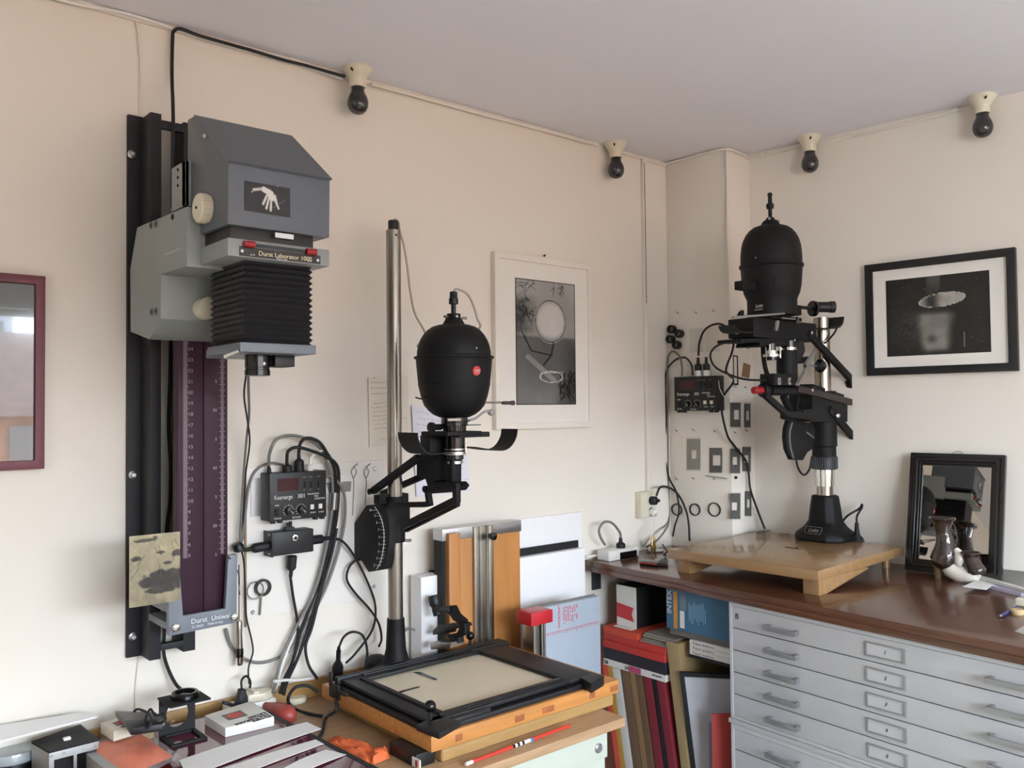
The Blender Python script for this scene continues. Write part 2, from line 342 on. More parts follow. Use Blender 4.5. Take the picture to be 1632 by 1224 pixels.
# white frame with the mirror photograph
al, ar = sx(790,540,.022), sx(945,540,.022); zt, zb_ = sz(866,411,.022), sz(866,683,.022)
t = thing('framed_picture', 'white-framed black-and-white photograph of a round mirror', 'picture', (al/2+ar/2, YW, zb_))
frame_on(t, fA, 0, nA, (al,ar,zb_,zt), .020, .022, M_whiteframe)
part('mount_board', MB().box(al+.01,ar-.01,YW-.014,YW-.004,zb_+.01,zt-.01), M_mat, t)
a0, a1 = sx(822,540,.015), sx(917,540,.015); z1_, z0_ = sz(869,448,.015), sz(871,645,.015)
def mirror_photo(u, v):
    asp = 2.05; g = .57-.06*v+.10*vnoise(u,v,4,3)
    g = g-.20*sm(.42,.40,v)*0 - .22*sm(.44,.47,v)
    g = g-.32*sm(.45,.0,u)*sm(.10,.2,v)*sm(.5,.38,v)*(.4+1.1*vnoise(u,v,30,5))
    for k in range(60):                                            # twigs, upper left and right
        r = random.Random(k); x0,y0 = r.uniform(0,.28), r.uniform(0,.34); a = r.uniform(-1.4,1.9); L = r.uniform(.06,.2)
        if k > 44: x0,y0,a,L = r.uniform(.6,.8), r.uniform(.0,.08), r.uniform(.5,2.6), r.uniform(.06,.16)
        d = segd(u,v,x0,y0,x0+L*math.cos(a),y0+L*math.sin(a)/asp,asp); g = g-.2*sm(.010,.002,d)
    g = g+.10*sm(.9,.5,u)*sm(.62,.95,v)-.10*sm(.6,1,u)*sm(.4,.6,v)
    d = segd(u,v,.2,.62,.62,.80,asp); g = g+.16*sm(.05,.035,d)
    cx, cy, rx, ry = .575,.325,.245,.165
    e = np.hypot((u-cx)/rx,(v-cy)/ry)
    g = np.where(e < 1.0, .74-.12*sm(.75,1,e)-.15*sm(.42,.5,v)+.05*vnoise(u,v,14,9), g)
    g = np.where((e > 1.0)&(e < 1.10), .62-.4*(np.abs(e-1.03) < .025), g)
    d = np.minimum(segd(u,v,.62,.50,.58,.60,asp), segd(u,v,.58,.60,.45,.68,asp)); g = g-.28*sm(.02,.008,d)
    d = np.minimum(segd(u,v,.10,.42,.25,.57,asp), segd(u,v,.25,.57,.58,.60,asp)); g = g-.22*sm(.018,.008,d)
    e = np.hypot((u-.58)/.19,(v-.775)/.045); g = np.where(np.abs(e-1) < .07, .74, g)
    d = segd(u,v,.40,.745,.78,.735,asp); g = np.where(d < .006, .75, g)
    for k in range(44):                                            # tree, lower right
        r = random.Random(100+k); x0,y0 = r.uniform(.72,1), r.uniform(.76,1); a = r.uniform(-2.2,-.9); L = r.uniform(.06,.2)
        d = segd(u,v,x0,y0,x0+L*math.cos(a),y0+L*math.sin(a)/asp,asp); g = g-.34*sm(.014,.004,d)
    edge = np.minimum(np.minimum(u,1-u),np.minimum(v,1-v)*asp); g = np.where(edge < .012, .08, g)
    return g*1.0, g*.985, g*.96
painted('print', (a0,YW-.0145,z1_), (a1,YW-.0145,z1_), (a0,YW-.0145,z0_), mirror_photo, 110, 220, M_print, t)
c = W(869,407,.006)
cable('picture_nail', [W(866,408,.0), W(869,406,.02), W(868,409,.022)], .0018, M_blackm, 'small dark nail above the white-framed photograph', 'nail')
# black frame on the right wall
bx0, bx1 = wallB(1383,510,.0), wallB(1623,495,.0)
eB = Vector(bx1-bx0); eB.z = 0; LB = eB.length; eB.normalize(); nB = Vector((-1,-.102,0)).normalized()
fB = lambda a,z,d: tuple(Vector((bx0[0],bx0[1],z))+eB*a+nB*d)
zt, zb_ = 2.038, 1.652
t = thing('framed_picture', 'black-framed photograph of a blurred figure under a pale disc', 'picture', fB(LB/2, zb_, 0))
frame_on(t, fB, 0, nB, (0,LB,zb_,zt), .026, .022, mat('black_frame_lacquer','#1b1a1c',.4), t and 'frame')
part('mount_board', MB().hexa([fB(.02,zb_+.02,.004),fB(LB-.02,zb_+.02,.004),fB(LB-.02,zt-.02,.004),fB(.02,zt-.02,.004)],[fB(.02,zb_+.02,.013),fB(LB-.02,zb_+.02,.013),fB(LB-.02,zt-.02,.013),fB(.02,zt-.02,.013)]), M_mat, t)
def figure_photo(u, v):
    asp = .72
    g = .11+.05*vnoise(u,v,8,1)+.16*np.exp(-((u-.22)**2/.03+(v-.6)**2/.06))*vnoise(u,v,40,2,2)
    g = g+.16*sm(.40,.42,u)*sm(.55,.53,u)*sm(.3,.05,v)
    bw = .19-.17*np.clip(v-.55,0,1)+.04*vnoise(u,v,6,21); body = sm(1.1,.45,np.abs(u-.485)/bw)*sm(.42,.52,v)*sm(1.0,.9,v)
    g = g+body*(.36+.18*(vnoise(u,v,7,4)-.5)-.22*sm(.08,.0,np.hypot(u-.45,v-.80)))
    e = np.hypot((u-.555-.0)/.225, ((v-.31)+(u-.555)*.10)/.088)
    g = np.where(e < 1, .58+.12*vnoise(u,v,20,7)-.45*np.exp(-((u-.45)**2/.004)), g)
    g = np.where((e > .93)&(e < 1), .74, g)
    r = random.Random(4)
    for k in range(24):
        x,y = r.random(), r.random(); d = np.hypot(u-x,(v-y)*asp); g = np.where(d < .005, .4, g)
    d = segd(u,v,.76,.74,.76,.92,asp); g = np.where(d < .005, .55, g)
    return g*1.0, g*.98, g*.92
a0,a1,z0_,z1_ = LB*.148, LB*.838, zb_+.063, zt-.062
painted('print', fB(a0,z1_,.0136), fB(a1,z1_,.0136), fB(a0,z0_,.0136), figure_photo, 120, 84, M_print, t)

# ---------------------------------------------------------------- wall-mounted enlarger
M_ham = mat('grey_hammertone', '#5e646c', .36, var=.10, vscale=500, bump=.35, bscale=900, metal=.15)
M_ltgrey = mat('light_grey_enamel', '#8c9290', .4, var=.02, vscale=20)
M_brk = mat('bluegrey_enamel', '#6f757d', .42, var=.02)
M_aub = mat('aubergine_anodised', '#321526', .5, var=.06, vscale=15, spec=.3)
M_rail = mat('black_rail_paint', '#17171c', .6, var=.08)
z1c = zc(180,150,4.295); z2c = zc(180,400,4.295); z3c = zc(180,680,3.548); z4c = zc(180,900,5.1)
E1 = thing('wall_enlarger', 'large grey photographic enlarger on a black wall rail with aubergine column', 'enlarger', (.75, YW, .964))
rail = part('wall_rail', MB().box(.648,.69,YW-.012,YW,.964,2.276).box(.679,.705,YW-.08,YW,.966,2.270).box(.758,.787,YW-.08,YW,.972,2.262)
     .box(.705,.760,YW-.08,YW-.066,2.236,2.256).box(.705,.760,YW-.08,YW-.066,.985,1.0), M_rail, E1, bevel=.001)
for px,py in [(210,246),(212,757),(212,1015)]:
    p = W(px,py,.012); part('bolt', MB().lathe(p,[(0,0),(.0105,0),(.0105,.002),(.006,.004),(.005,.008),(0,.008)],16,(0,-1,0)), M_alu, rail)
zbot = sz(269,1000,.228)
colm = part('column', MB().box(.703,.7595,YW-.2,YW-.163,zbot,2.03).box(.7625,.819,YW-.2,YW-.163,zbot,2.03).box(.758,.764,YW-.196,YW-.163,zbot,2.03), M_aub, E1, bevel=.0015)
# scales
tk = MB()
for k in range(213):
    y = 521+k*1.738; l = 8 if k%5 else 10
    p = W(292,y,.2005); tk.box(p[0], p[0]+.0012*l, YW-.2008, YW-.1995, p[2]-.0006, p[2]+.0006)
for k in range(170):
    y = 566+k*1.87; p = W(352,y,.2005); l = 6 if k%5 else 9
    tk.box(p[0]-(.004 if k%5==0 else 0), p[0]+.0011*l, YW-.2008, YW-.1995, p[2]-.0006, p[2]+.0006)
M_scale = mat('scale_white','#9c8e94',.6)
part('scale_ticks', tk, M_scale, colm, kind='stuff')
ex, ez = (1,0,0), (0,0,1)
for k in range(22):
    p = W(300,524+k*17.35,.2006); text(str(26-k), .0115, p, ex, ez, M_scale, colm, 'scale_number', .0002)
for k in range(8):
    p = W(346,564+k*46.0,.2006); text(str(60-5*k) if k%2==0 else '5', .0105, p, ex, ez, M_scale, colm, 'scale_number', .0002, align='RIGHT')
# foot bracket
wb = .228
br_o = z3c([(312,770),(375,770),(398,1070),(636,1030),(653,728),(705,720),(700,1108),(316,1186)])
bracket = part('foot_bracket', MB().prism(PW(br_o, wb), (0,.016,0)), M_brk, E1, bevel=.002)
lo = W(269,1012,wb); hi = W(269,980,wb); rt = W(377,985,wb)
part('bracket_body', MB().box(lo[0]+.003, rt[0]-.003, YW-wb+.014, YW-.08, lo[2]+.006, hi[2]-.022).box(lo[0]+.003,lo[0]+.015,YW-wb+.014,YW-.10,hi[2],sz(267,905,wb)).box(rt[0]-.015,rt[0]-.003,YW-wb+.014,YW-.10,hi[2],sz(267,905,wb)), M_brk, bracket, bevel=.002)
for q in [(350,1135),(683,1075)]:
    px,py = z3c([q])[0]; p = W(px,py,wb); part('bolt', MB().lathe(p,[(0,0),(.0095,0),(.0095,.009),(.006,.011),(0,.011)],6,(0,-1,0)), M_chrome, bracket)
px,py = z3c([(440,1116)])[0]; text('Durst  Uniwal', .0160, W(px,py,wb+.0002), (1,0,0), ez, M_text, bracket, wide=1.0)
px,py = z3c([(445,1140)])[0]; text('ZL 50025', .007, W(px,py,wb+.0002), (1,0,0), ez, M_text, bracket)
px,py = z3c([(535,1122)])[0]; text('Made in Italy', .007, W(px,py,wb+.0002), (1,0,0), ez, M_text, bracket)
# carriage
XC = .636
c_poly = [(218,362),(297.6,329),(297.6,400),(297.6,425),(256,437),(256,508),(247,527),(237,541),(207.5,529),(207,429)]
car = part('carriage', MB().prism(PX(c_poly, XC), (.25,0,0)), M_ltgrey, E1, bevel=.003)
zlow = W(283,517,.2)[2]
for q in [(262,897),(295,888)]:
    px,py = z1c([q])[0]; p = onX(px,py,XC); sc_ = part('screw', MB().lathe(p,[(.0045,0),(.008,0),(.008,.002),(.0045,.002),(.0045,0)],16,(-1,0,0)), M_grey, car); part('screw', MB().cyl(p,(p[0]-.0012,p[1],p[2]),.0045,n=12), M_blackm, car)
for q in [(267,418),(298,412)]:
    px,py = z2c([q])[0]; p = onX(px,py,XC); sc_ = part('screw', MB().lathe(p,[(.0045,0),(.008,0),(.008,.002),(.0045,.002),(.0045,0)],16,(-1,0,0)), M_grey, car); part('screw', MB().cyl(p,(p[0]-.0012,p[1],p[2]),.0045,n=12), M_blackm, car)
px,py = z1c([(410,840)])[0]; p = onX(px,py,XC); part('screw', MB().cyl(p,(p[0]-.002,p[1],p[2]),.006,n=14), M_blackm, car)
# lower front of the carriage, the white knob beside the bellows
p = W(328,492,.3); part('focus_knob', MB().cyl((p[0],YW-.28,p[2]),(p[0],YW-.325,p[2]),.024,n=24), M_ivory, car)
# stage arm
wf = .58; sL, sR = sx(363,378,wf), sx(525,398,wf); zs1, zs0 = sz(363,378,wf), sz(363,407,wf)
stage = part('negative_stage', MB().box(sL, sR, YW-wf, YW-.22, zs0, zs1), M_ltgrey, E1, bevel=.0025)
pl = z1c([(865,1040),(1418,1107),(1418,1165),(865,1105)])
plate = part('name_plate', MB().prism(PW(pl, wf), (0,-.0015,0)), mat('dark_plate','#211d1c',.4), stage)
px,py = z1c([(996,1104)])[0]; text('Durst Laborator 1000', .0129, W(px,py,wf+.0016), ex, ez, mat('pale_yellow_print','#e8dcb4',.5), plate)
px,py = z1c([(1120,1132)])[0]; text('Made in Italy', .0045, W(px,py,wf+.0016), ex, ez, M_text, plate)
for q in [(884,1074),(1402,1138)]:
    px,py = z1c([q])[0]; p = W(px,py,wf+.0015); part('plate_screw', MB().cyl(p,(p[0],p[1]-.001,p[2]),.003,n=12), M_alu, plate)
for q in [(937,1103),(1330,1146)]:
    px,py = z1c([q])[0]; text('▲ 50' if q[0]<1000 else '▲ 60', .0045, W(px,py,wf+.0016), ex, ez, M_text, plate)
a = W(*z1c([(970,1033)])[0], wf+.004); b_ = W(*z1c([(1330,1078)])[0], wf+.004)
part('slide_bar', MB().box(a[0],b_[0],a[1]-.002,YW-wf+.001,b_[2]-.003,b_[2]+.003), M_blackg, stage)
M_redk = mat('red_plastic', '#9c1f24', .3)
for q in [(932,1028),(1357,1080)]:
    px,py = z1c([q])[0]; p = W(px,py,wf+.006)
    part('red_knob', MB().cyl((p[0]-.011,p[1],p[2]),(p[0]-.002,p[1],p[2]),.0062,n=14).cyl((p[0]-.002,p[1],p[2]),(p[0]+.011,p[1],p[2]),.0068,n=14), M_redk, stage)
# condenser drawer between stage and head
part('condenser_drawer', MB().box(sL+.01, sR-.03, YW-wf+.012, YW-.40, zs1-.001, sz(363,352,wf)), M_plastic, E1, bevel=.004)
a = W(*z1c([(1105,948)])[0], wf); part('drawer_catch', MB().box(a[0],a[0]+.04,YW-wf-.004,YW-wf+.014,a[2]-.010,a[2]), M_alu, stage)
a = onX(*z1c([(440,1000)])[0], sL); part('drawer_plate', MB().box(sL-.028,sL+.02,a[1]-.10,a[1],zs1-.0005,zs1+.003), M_alu, stage)
# lamp head
h_poly = [(363,357),(364,258),(309,185),(299,191),(299,381)]
XH = sL
hp = PX(h_poly, XH); wfr = hp[0][1]
head = part('lamp_head', MB().prism(hp, (sR-sL,0,0)), M_ham, E1, bevel=.0015)
# thin lip along the roof
rp_ = PX([(364,258),(309,185)], XH-.001); part('roof_sheet', MB().prism([rp_[0],rp_[1],tuple(Vector(rp_[1])+Vector((0,-.0,.003))),tuple(Vector(rp_[0])+Vector((0,-.004,.003)))],(sR-sL+.003,0,0)), M_ham, head)
p = onX(*z1c([(652,788)])[0], XH); kn = MB().lathe(p,[(0,0),(.028,0),(.0285,.005),(.0285,.020),(.026,.023),(0,.024)],32,(-1,0,0))
knob = part('filter_knob', kn, M_ivory, head)
rb = MB()
for k in range(26):
    an = 2*math.pi*k/26; cy, cz_ = p[1]+.0285*math.cos(an), p[2]+.0285*math.sin(an); rb.cyl((p[0]-.005,cy,cz_),(p[0]-.020,cy,cz_),.0017,n=6)
part('knob_ribs', rb, M_ivory, knob, kind='stuff'); part('knob_pin', MB().cyl((p[0]-.023,p[1],p[2]),(p[0]-.0255,p[1],p[2]),.003,n=10), M_blackm, knob)
p = onX(*z1c([(635,287)])[0], XH); part('screw', MB().lathe(p,[(0,0),(.006,0),(.006,.003),(.003,.006),(0,.006)],12,(-1,0,0)), M_alu, head)
# hinge plate behind the head
a = onX(275,269,XH-.01); b_ = onX(297,327,XH-.01)
hng = part('hinge_plate', MB().box(XH-.012,XH-.004,min(a[1],b_[1]),max(a[1],b_[1]),b_[2],a[2]+.0).box(XH-.012,XH+.03,min(a[1],b_[1]),min(a[1],b_[1])+.02,b_[2],a[2]), M_ltgrey, E1, bevel=.001)
for y in (270.5,283,296):
    p = onX(284,y,XH-.012); part('screw', MB().cyl(p,(p[0]-.002,p[1],p[2]),.003,n=10), M_blackm, hng)
# bellows
wbf = .548; bl0, bl1 = sx(390,480,wbf), sx(495,480,wbf); zt_, zb0 = zs0+.001, sz(391,547,wbf)
bw = onX(338,480,bl0)[1]; yb0 = YW-wbf; npl = 14; mb = MB(); rings = []
for k in range(2*npl+1):
    z = zt_+(zb0-zt_)*k/(2*npl); i_ = -.0022 if k%2 else .0032
    rings.append([(bl0-i_,yb0-i_,z),(bl1+i_,yb0-i_,z),(bl1+i_,bw+i_,z),(bl0-i_,bw+i_,z)])
vs = [v for r in rings for v in r]; fs = [(4*k+j,4*k+(j+1)%4,4*k+4+(j+1)%4,4*k+4+j) for k in range(2*npl) for j in range(4)]
part('bellows', mb.add(vs, fs+[(0,1,2,3),tuple(range(8*npl,8*npl+4))]), mat('bellows_cloth','#141317',.55,var=.1), E1)
# lens board
wl = .556; l0, l1 = sx(383,545,wl), sx(504,550,wl); zl1, zl0 = sz(383,545,wl), sz(383,560.5,wl); yb = onX(330,552,l0)[1]
lb = part('lens_board', MB().box(l0,l1,YW-wl,yb,zl0,zl1), M_brk, E1, bevel=.002)
part('board_arm', MB().box(l0+.03,l1-.03,yb-.01,YW-.30,zl0+.001,zl1-.001), M_brk, lb)
lx, ly = (l0+l1)/2-.012, (YW-wl+yb)/2-.008
lr = .0255
lens = part('lens', MB().lathe((lx,ly,zl0),[(0,0),(lr,0),(lr,-.026),(lr*.97,-.027),(lr*.97,-.031),(lr*1.02,-.032),(lr*1.02,-.043),(lr*.9,-.044),(0,-.040)],32), M_blackg, lb)
part('lens_mark', MB().cyl((lx+.003,ly-lr+.001,zl0-.019),(lx+.003,ly-lr-.001,zl0-.019),.003,n=12), M_white, lens)
a = W(*z2c([(1085,690)])[0], .50); part('filter_box', MB().box(lx+.03,lx+.075,ly-.02,ly+.04,zl0-.024,zl0+.0005), M_plastic, lb, bevel=.002)
p = W(*z2c([(865,685)])[0], wl); q = W(*z2c([(765,725)])[0], wl-.02)
part('lock_lever', MB().cyl(p,q,.004,.0055,n=12), M_chrome, lb)
# ---------------------------------------------------------------- photo cards on the wall enlarger
def hand_photo(u, v):
    asp = .62; g = .09+.05*vnoise(u,v,5,2)
    def blob(g, d, r, val): return np.maximum(g, val*sm(r, r*.55, d))
    g = blob(g, segd(u,v,.20,.33,.44,.24,asp), .035, .75); g = blob(g, segd(u,v,.42,.27,.58,.36,asp), .075, .85)
    g = blob(g, segd(u,v,.53,.34,.60,.48,asp), .09, .85)
    for (x0,y0,x1,y1) in [(.48,.45,.40,.72),(.53,.5,.47,.84),(.58,.52,.565,.88),(.64,.48,.74,.78),(.66,.4,.70,.62)]:
        g = blob(g, segd(u,v,x0,y0,x1,y1,asp), .03, .82)
    g = blob(g, segd(u,v,.62,.78,.90,.48,asp), .008, .45); g = blob(g, segd(u,v,.15,.42,.22,.33,asp), .012, .7)
    g = blob(g, np.hypot(u-.72,(v-.1)*asp), .014, .8)
    return g, g*.98, g*.95
wc = wf+.0025
cp = [W(*q, wc) for q in z1c([(898,567),(1212,625),(900,795)])]
o = painted('photo_card', cp[0], cp[1], cp[2], hand_photo, 80, 50, M_print)
tag(o, 'dark photo card of a pale hand stuck on the grey lamp head', 'photo')
def leaf_photo(u, v):
    g = .60+.22*vnoise(u,v,9,3)-.12*v; dark = 0*u
    for (x,y,rx,ry) in [(.68,.60,.42,.09),(.42,.69,.34,.09),(.85,.72,.3,.12),(.62,.80,.3,.05),(.12,.33,.12,.04),(.95,.3,.14,.06),(.3,.08,.22,.03),(.62,.27,.1,.025),(.75,.43,.12,.03),(.5,.05,.06,.03)]:
        e = np.hypot((u-x)/rx,(v-y)/ry)+.9*(vnoise(u,v,7,int(x*50)+int(y*30))-.5); dark = np.maximum(dark, sm(1.05,.75,e)*.44)
    g = g-dark
    for k in range(9):
        r = random.Random(k+50); x,y = r.uniform(.1,.9), r.uniform(.08,.5); d = segd(u,v,x,y,x+r.uniform(-.2,.2),y+r.uniform(.05,.15),asp=1.5); g = g-.16*sm(.02,.006,d)
    g = g*.86; return g*1.02, g*.94, g*.74
cp = [W(206,855,.245), W(287,848,.245), W(207,969,.245)]
vz = float(cp[0][2]-cp[2][2])
o = painted('photo_card', cp[0], cp[1]*np.array([1,1,0])+np.array([0,0,cp[0][2]]), cp[2]*np.array([0,1,1])+np.array([cp[0][0],0,0]), leaf_photo, 70, 100, M_print)
tag(o, 'sepia photo card of leaves tucked behind the grey foot bracket', 'photo')

# ---------------------------------------------------------------- white panel with timer and relay box
M_hard = mat('white_hardboard', '#e9e4dc', .55, var=.015, vscale=6)
M_tanedge = mat('hardboard_edge', '#a58b6a', .8)
pb = [W(393,745,.008), W(614,731,.008), W(614,950,.008), W(393,987,.008)]
panel = thing('wall_panel', 'white hardboard panel screwed to wall behind the black timer', 'panel', (float(pb[0][0]), YW, float(pb[3][2])))
x0, x1, z0, z1 = pb[0][0], pb[1][0], pb[3][2], pb[0][2]
part('board', MB().box(x0,x1,YW-.008,YW,z0,z1), M_hard, panel, bevel=.001)
part('board_edge', MB().box(x0-.004,x0,YW-.008,YW,z0-.02,z0+.40), M_tanedge, panel)
for q in [(403,976),(596,935),(597,747)]:
    p = W(*q,.008); part('screw', MB().lathe(p,[(0,0),(.006,0),(.004,.002),(0,.002)],12,(0,-1,0)), M_alu, panel)
def wiredrop(px, py, py2, label):
    p = W(px,py,.012); q = W(px-2,py2,.010)
    ro = thing('hanging_wire', label, 'wire', p, 'wire loops on the white panel')
    part('pin', MB().cyl(W(px,py,.008), W(px+6,py-5,.028), .0016, n=8), M_steel, ro)
    part('wire', MB().tube([p, W(px-4,py+8,.012), W(px-1,py+18,.011), W(px,py+30,.010), q], .0011, 6).tube([p, W(px+4,py+8,.012), W(px,py+18,.011)], .0011, 6), M_greyc, ro)
wiredrop(564,744,822,'thin wire loop hung from a pin next to the cable bundle'); wiredrop(584,744,806,'thin wire loop hung from a pin nearest the steel column')
def timer(label, P, ex, ey, ez, w, h, d, bumpname=None):
    """P: bottom-left-front corner; ex right, ey out of the wall, ez up"""
    P, ex, ey, ez = Vector(P), Vector(ex), Vector(ey), Vector(ez)
    f = lambda a, b, c=0: tuple(P+ex*(a*w)+ez*(b*h)+ey*c)
    t = thing('enlarging_timer', label, 'timer', f(.5,0,-d))
    def bx_(a0,a1,b0,b1,c0,c1): return MB().hexa([f(a0,b0,c0),f(a1,b0,c0),f(a1,b0,c1),f(a0,b0,c1)],[f(a0,b1,c0),f(a1,b1,c0),f(a1,b1,c1),f(a0,b1,c1)])
    body = part('case', bx_(0,1,0,1,-d,0), M_plastic, t, bevel=.002)
    for a in (.05,.17,.80,.92): part('foot', bx_(a,a+.06,-.05,0,-.02,-.004), M_rubber, t)
    part('display', bx_(.13,.50,.62,.88,0,.0012), mat('dark_red_display','#3a0c10',.15), t)
    text('Kearsarge', h*.125, f(.07,.45,.0003), ex, ez, M_text, t, wide=.82); text('301', h*.125, f(.475,.45,.0003), ex, ez, M_text, t)
    for s_, a, b in [('ENLARGING',.66,.50),('TIME',.77,.445),('COMPUTER',.78,.39)]: text(s_, h*.048, f(a,b,.0003), ex, ez, M_text, t)
    for a in (.57,.68,.83):
        text('----', h*.06, f(a,.87,.0003), ex, ez, M_text, t); part('toggle', bx_(a+.02,a+.05,.66,.78,0,.003), M_blackg, t)
        text('--', h*.06, f(a+.01,.60,.0003), ex, ez, M_text, t)
    part('power_switch', bx_(.08,.14,.12,.26,0,.004), M_blackg, t); text('TIME', h*.05, f(.075,.31,.0003), ex, ez, M_text, t); text('FOCUS', h*.05, f(.07,.04,.0003), ex, ez, M_text, t)
    for a in (.32,.54):
        c = f(a,.20,0); k = part('dial', MB().lathe(c,[(0,0),(h*.085,0),(h*.075,.012),(0,.013)],20,ey), M_blackg, t)
        part('pointer', MB().cyl(f(a,.2,.0132), f(a+.045,.15,.0132), .0008, n=6), M_text, k)
        tk = MB()
        for j in range(11):
            an = math.radians(-130+26*j); q = P+ex*(a*w)+ez*(.2*h)+(ex*math.sin(an)+ez*math.cos(an))*(h*.115)+ey*.0004
            tk.cyl(q, q+ey*.0005, .0013, n=6)
        part('dial_marks', tk, M_text, t, kind='stuff')
    for a in (.73,.88):
        part('push_button', bx_(a-.03,a+.03,.19,.29,0,.004), mat('white_button','#e6ddd0',.4), t); text('START', h*.045, f(a-.03,.10,.0003), ex, ez, M_text, t)
    text('SECONDS', h*.045, f(.38,.03,.0003), ex, ez, M_text, t)
    return t, f
wt = .066; tl = W(430,755,wt); trr = W(520,748,wt); blc = W(430,832,wt)
tm, ft = timer('black timer box on the white panel beneath looped plugs', (tl[0],YW-wt,blc[2]), (1,0,0), (0,-1,0), (0,0,1), float(trr[0]-tl[0]), float(tl[2]-blc[2]), wt-.008)
p = W(*z3c([(780,292)])[0], .010); q = W(*z3c([(835,505)])[0], .010)
solo('metal_plate', MB().box(p[0],p[0]+.06,YW-.011,YW-.008,q[2],p[2]), M_alu, 'bare metal plate peeking out behind the black timer', 'plate')
# relay box
wr = .058; a = W(*z3c([(905,600)])[0], wr); b_ = W(*z3c([(1135,575)])[0], wr); c = W(*z3c([(905,735)])[0], wr)
rx0, rx1, rz1, rz0 = float(a[0]), float(b_[0]), float(a[2]), float(c[2])
rel = thing('relay_box', 'small black project box with plugs on every side under the timer', 'junction box', ((rx0+rx1)/2, YW-.008, rz0))
rbdy = part('case', MB().box(rx0,rx1,YW-wr,YW-.008,rz0,rz1), M_plastic, rel, bevel=.003)
part('end_plate', MB().box(rx0-.004,rx0,YW-wr-.003,YW-.008,rz0-.002,rz1+.002), M_plastic, rel, bevel=.001)
for z in (rz0+.006, rz1-.006): part('screw', MB().cyl((rx0-.004,YW-wr+.012,z),(rx0-.006,YW-wr+.012,z),.003,n=10), M_alu, rel)
p = W(*z3c([(1028,628)])[0], wr); part('hex_nut', MB().lathe(p,[(.004,0),(.009,0),(.009,.004),(.004,.005)],6,(0,-1,0)), M_chrome, rel); part('jack', MB().cyl(p,(p[0],p[1]-.006,p[2]),.0045,n=12), M_blackg, rel)
def plug(name, label, p0, p1, r, cb, m=M_rubber, group='black plugs around the timer boxes'):
    """a tapering plug from socket p0 to the cable end p1"""
    p0, p1 = Vector(p0), Vector(p1); d = p1-p0; u = d.normalized(); L = d.length
    t = thing(name, label, 'plug', p0, group)
    part('plug_body', MB().lathe(p0,[(0,0),(r,0),(r,L*.55),(r*.75,L*.62),(cb*1.6,L*.7),(cb*1.3,L),(0,L)],14,u), m, t)
    rb = MB()
    for k in range(4): rb.lathe(p0+u*(L*(.72+.06*k)),[(cb*1.2,0),(cb*1.85,.0),(cb*1.85,L*.025),(cb*1.2,L*.025)],10,u)
    part('strain_relief', rb, m, t); return t
plug('power_plug', 'black plug entering the relay box from its left end', (rx0-.004,YW-.035,sz(400,873,.035)), W(388,877,.035), .0125, .003)
plug('power_plug', 'black plug leaving the relay box towards the steel column', (rx1,YW-.035,sz(505,860,.035)), W(527,857,.035), .0125, .003)
plug('power_plug', 'black plug hanging below the relay box', W(466,886,.035), W(463,921,.030), .0125, .003)
solo('audio_plug', MB().cyl(W(458,846,.035),W(459,833,.035),.0045,n=10).cyl(W(463,846,.035),W(463,831,.035),.0045,n=10).box(sx(455,850,.04),sx(468,850,.04),YW-.045,YW-.03,rz1-.001,rz1+.008), M_plastic, 'pair of stubby connectors on top of the relay box', 'plug')
ztop = tl[2]
plug('power_plug', 'flat black plug upright on the timer beside a pale plug', (sx(477,744,.04),YW-.04,ztop), W(476,722,.04), .0135, .003)
plug('power_plug', 'squat black plug on top of timer near its left end', (sx(458,750,.04),YW-.04,ztop), W(457,735,.04), .0125, .003)
plug('power_plug', 'pale plug standing on the timer beside black ones', (sx(494,748,.04),YW-.04,ztop), W(494,735,.04), .009, .003, M_white)
plug('power_plug', 'small black plug at the left edge of timer', (sx(429,754,.03),YW-.03,ztop), W(428,742,.03), .006, .0025)
# cables around the timer
def wcable(label, pts, r, m=M_rubber, name='cable', group=None): return cable(name, [W(x,y,w) for x,y,w in pts], r, m, label, 'cable', group)
wcable('grey cable arching over the black timer into the bundle', [(428,742,.03),(430,722,.04),(440,701,.045),(462,694,.045),(490,700,.04),(512,716,.035),(522,742,.03),(530,770,.028),(528,820,.028),(516,890,.028),(498,950,.026),(470,1003,.024),(448,1050,.03),(440,1085,.055),(436,1105,.07)], .0045, M_greyc)
wcable('black cable looping highest over the timer plugs', [(476,722,.04),(479,706,.045),(490,698,.05),(508,704,.05),(521,722,.045),(533,748,.038),(535,790,.03),(531,830,.026),(522,880,.024),(508,930,.022),(489,980,.02),(478,1010,.02),(466,1055,.03),(452,1085,.055),(446,1105,.07)], .0046)
wcable('black cable curving from the squat plug across the timer top', [(457,735,.04),(459,720,.045),(472,713,.05),(495,718,.05),(520,728,.046),(537,742,.04),(540,770,.032),(537,820,.03),(530,860,.028),(520,900,.028),(507,950,.027),(492,1000,.024),(474,1050,.03),(458,1085,.055),(452,1108,.07)], .0046)
wcable('white cable joining the bundle beside the timer', [(494,735,.04),(499,726,.04),(515,718,.035),(530,727,.03),(541,750,.025),(541,790,.021),(535,830,.02),(525,872,.018),(505,930,.016),(484,978,.014),(465,1020,.016),(450,1060,.03),(442,1090,.055),(438,1100,.06)], .0036, M_white)
wcable('outer grey cable of the bundle hanging beside the timer', [(516,760,.022),(530,760,.03),(545,778,.034),(550,800,.03),(548,840,.025),(536,890,.022),(518,940,.018),(495,985,.016),(468,1030,.013),(440,1050,.010),(410,1056,.010),(384,1047,.010),(368,1028,.010),(360,1002,.012)], .0042, M_greyc)
wcable('grey cable looping from timer left side to the panel edge', [(452,741,.012),(430,738,.014),(408,750,.014),(397,775,.014),(392,810,.013),(388,850,.013),(384,868,.016)], .0034, M_greyc)
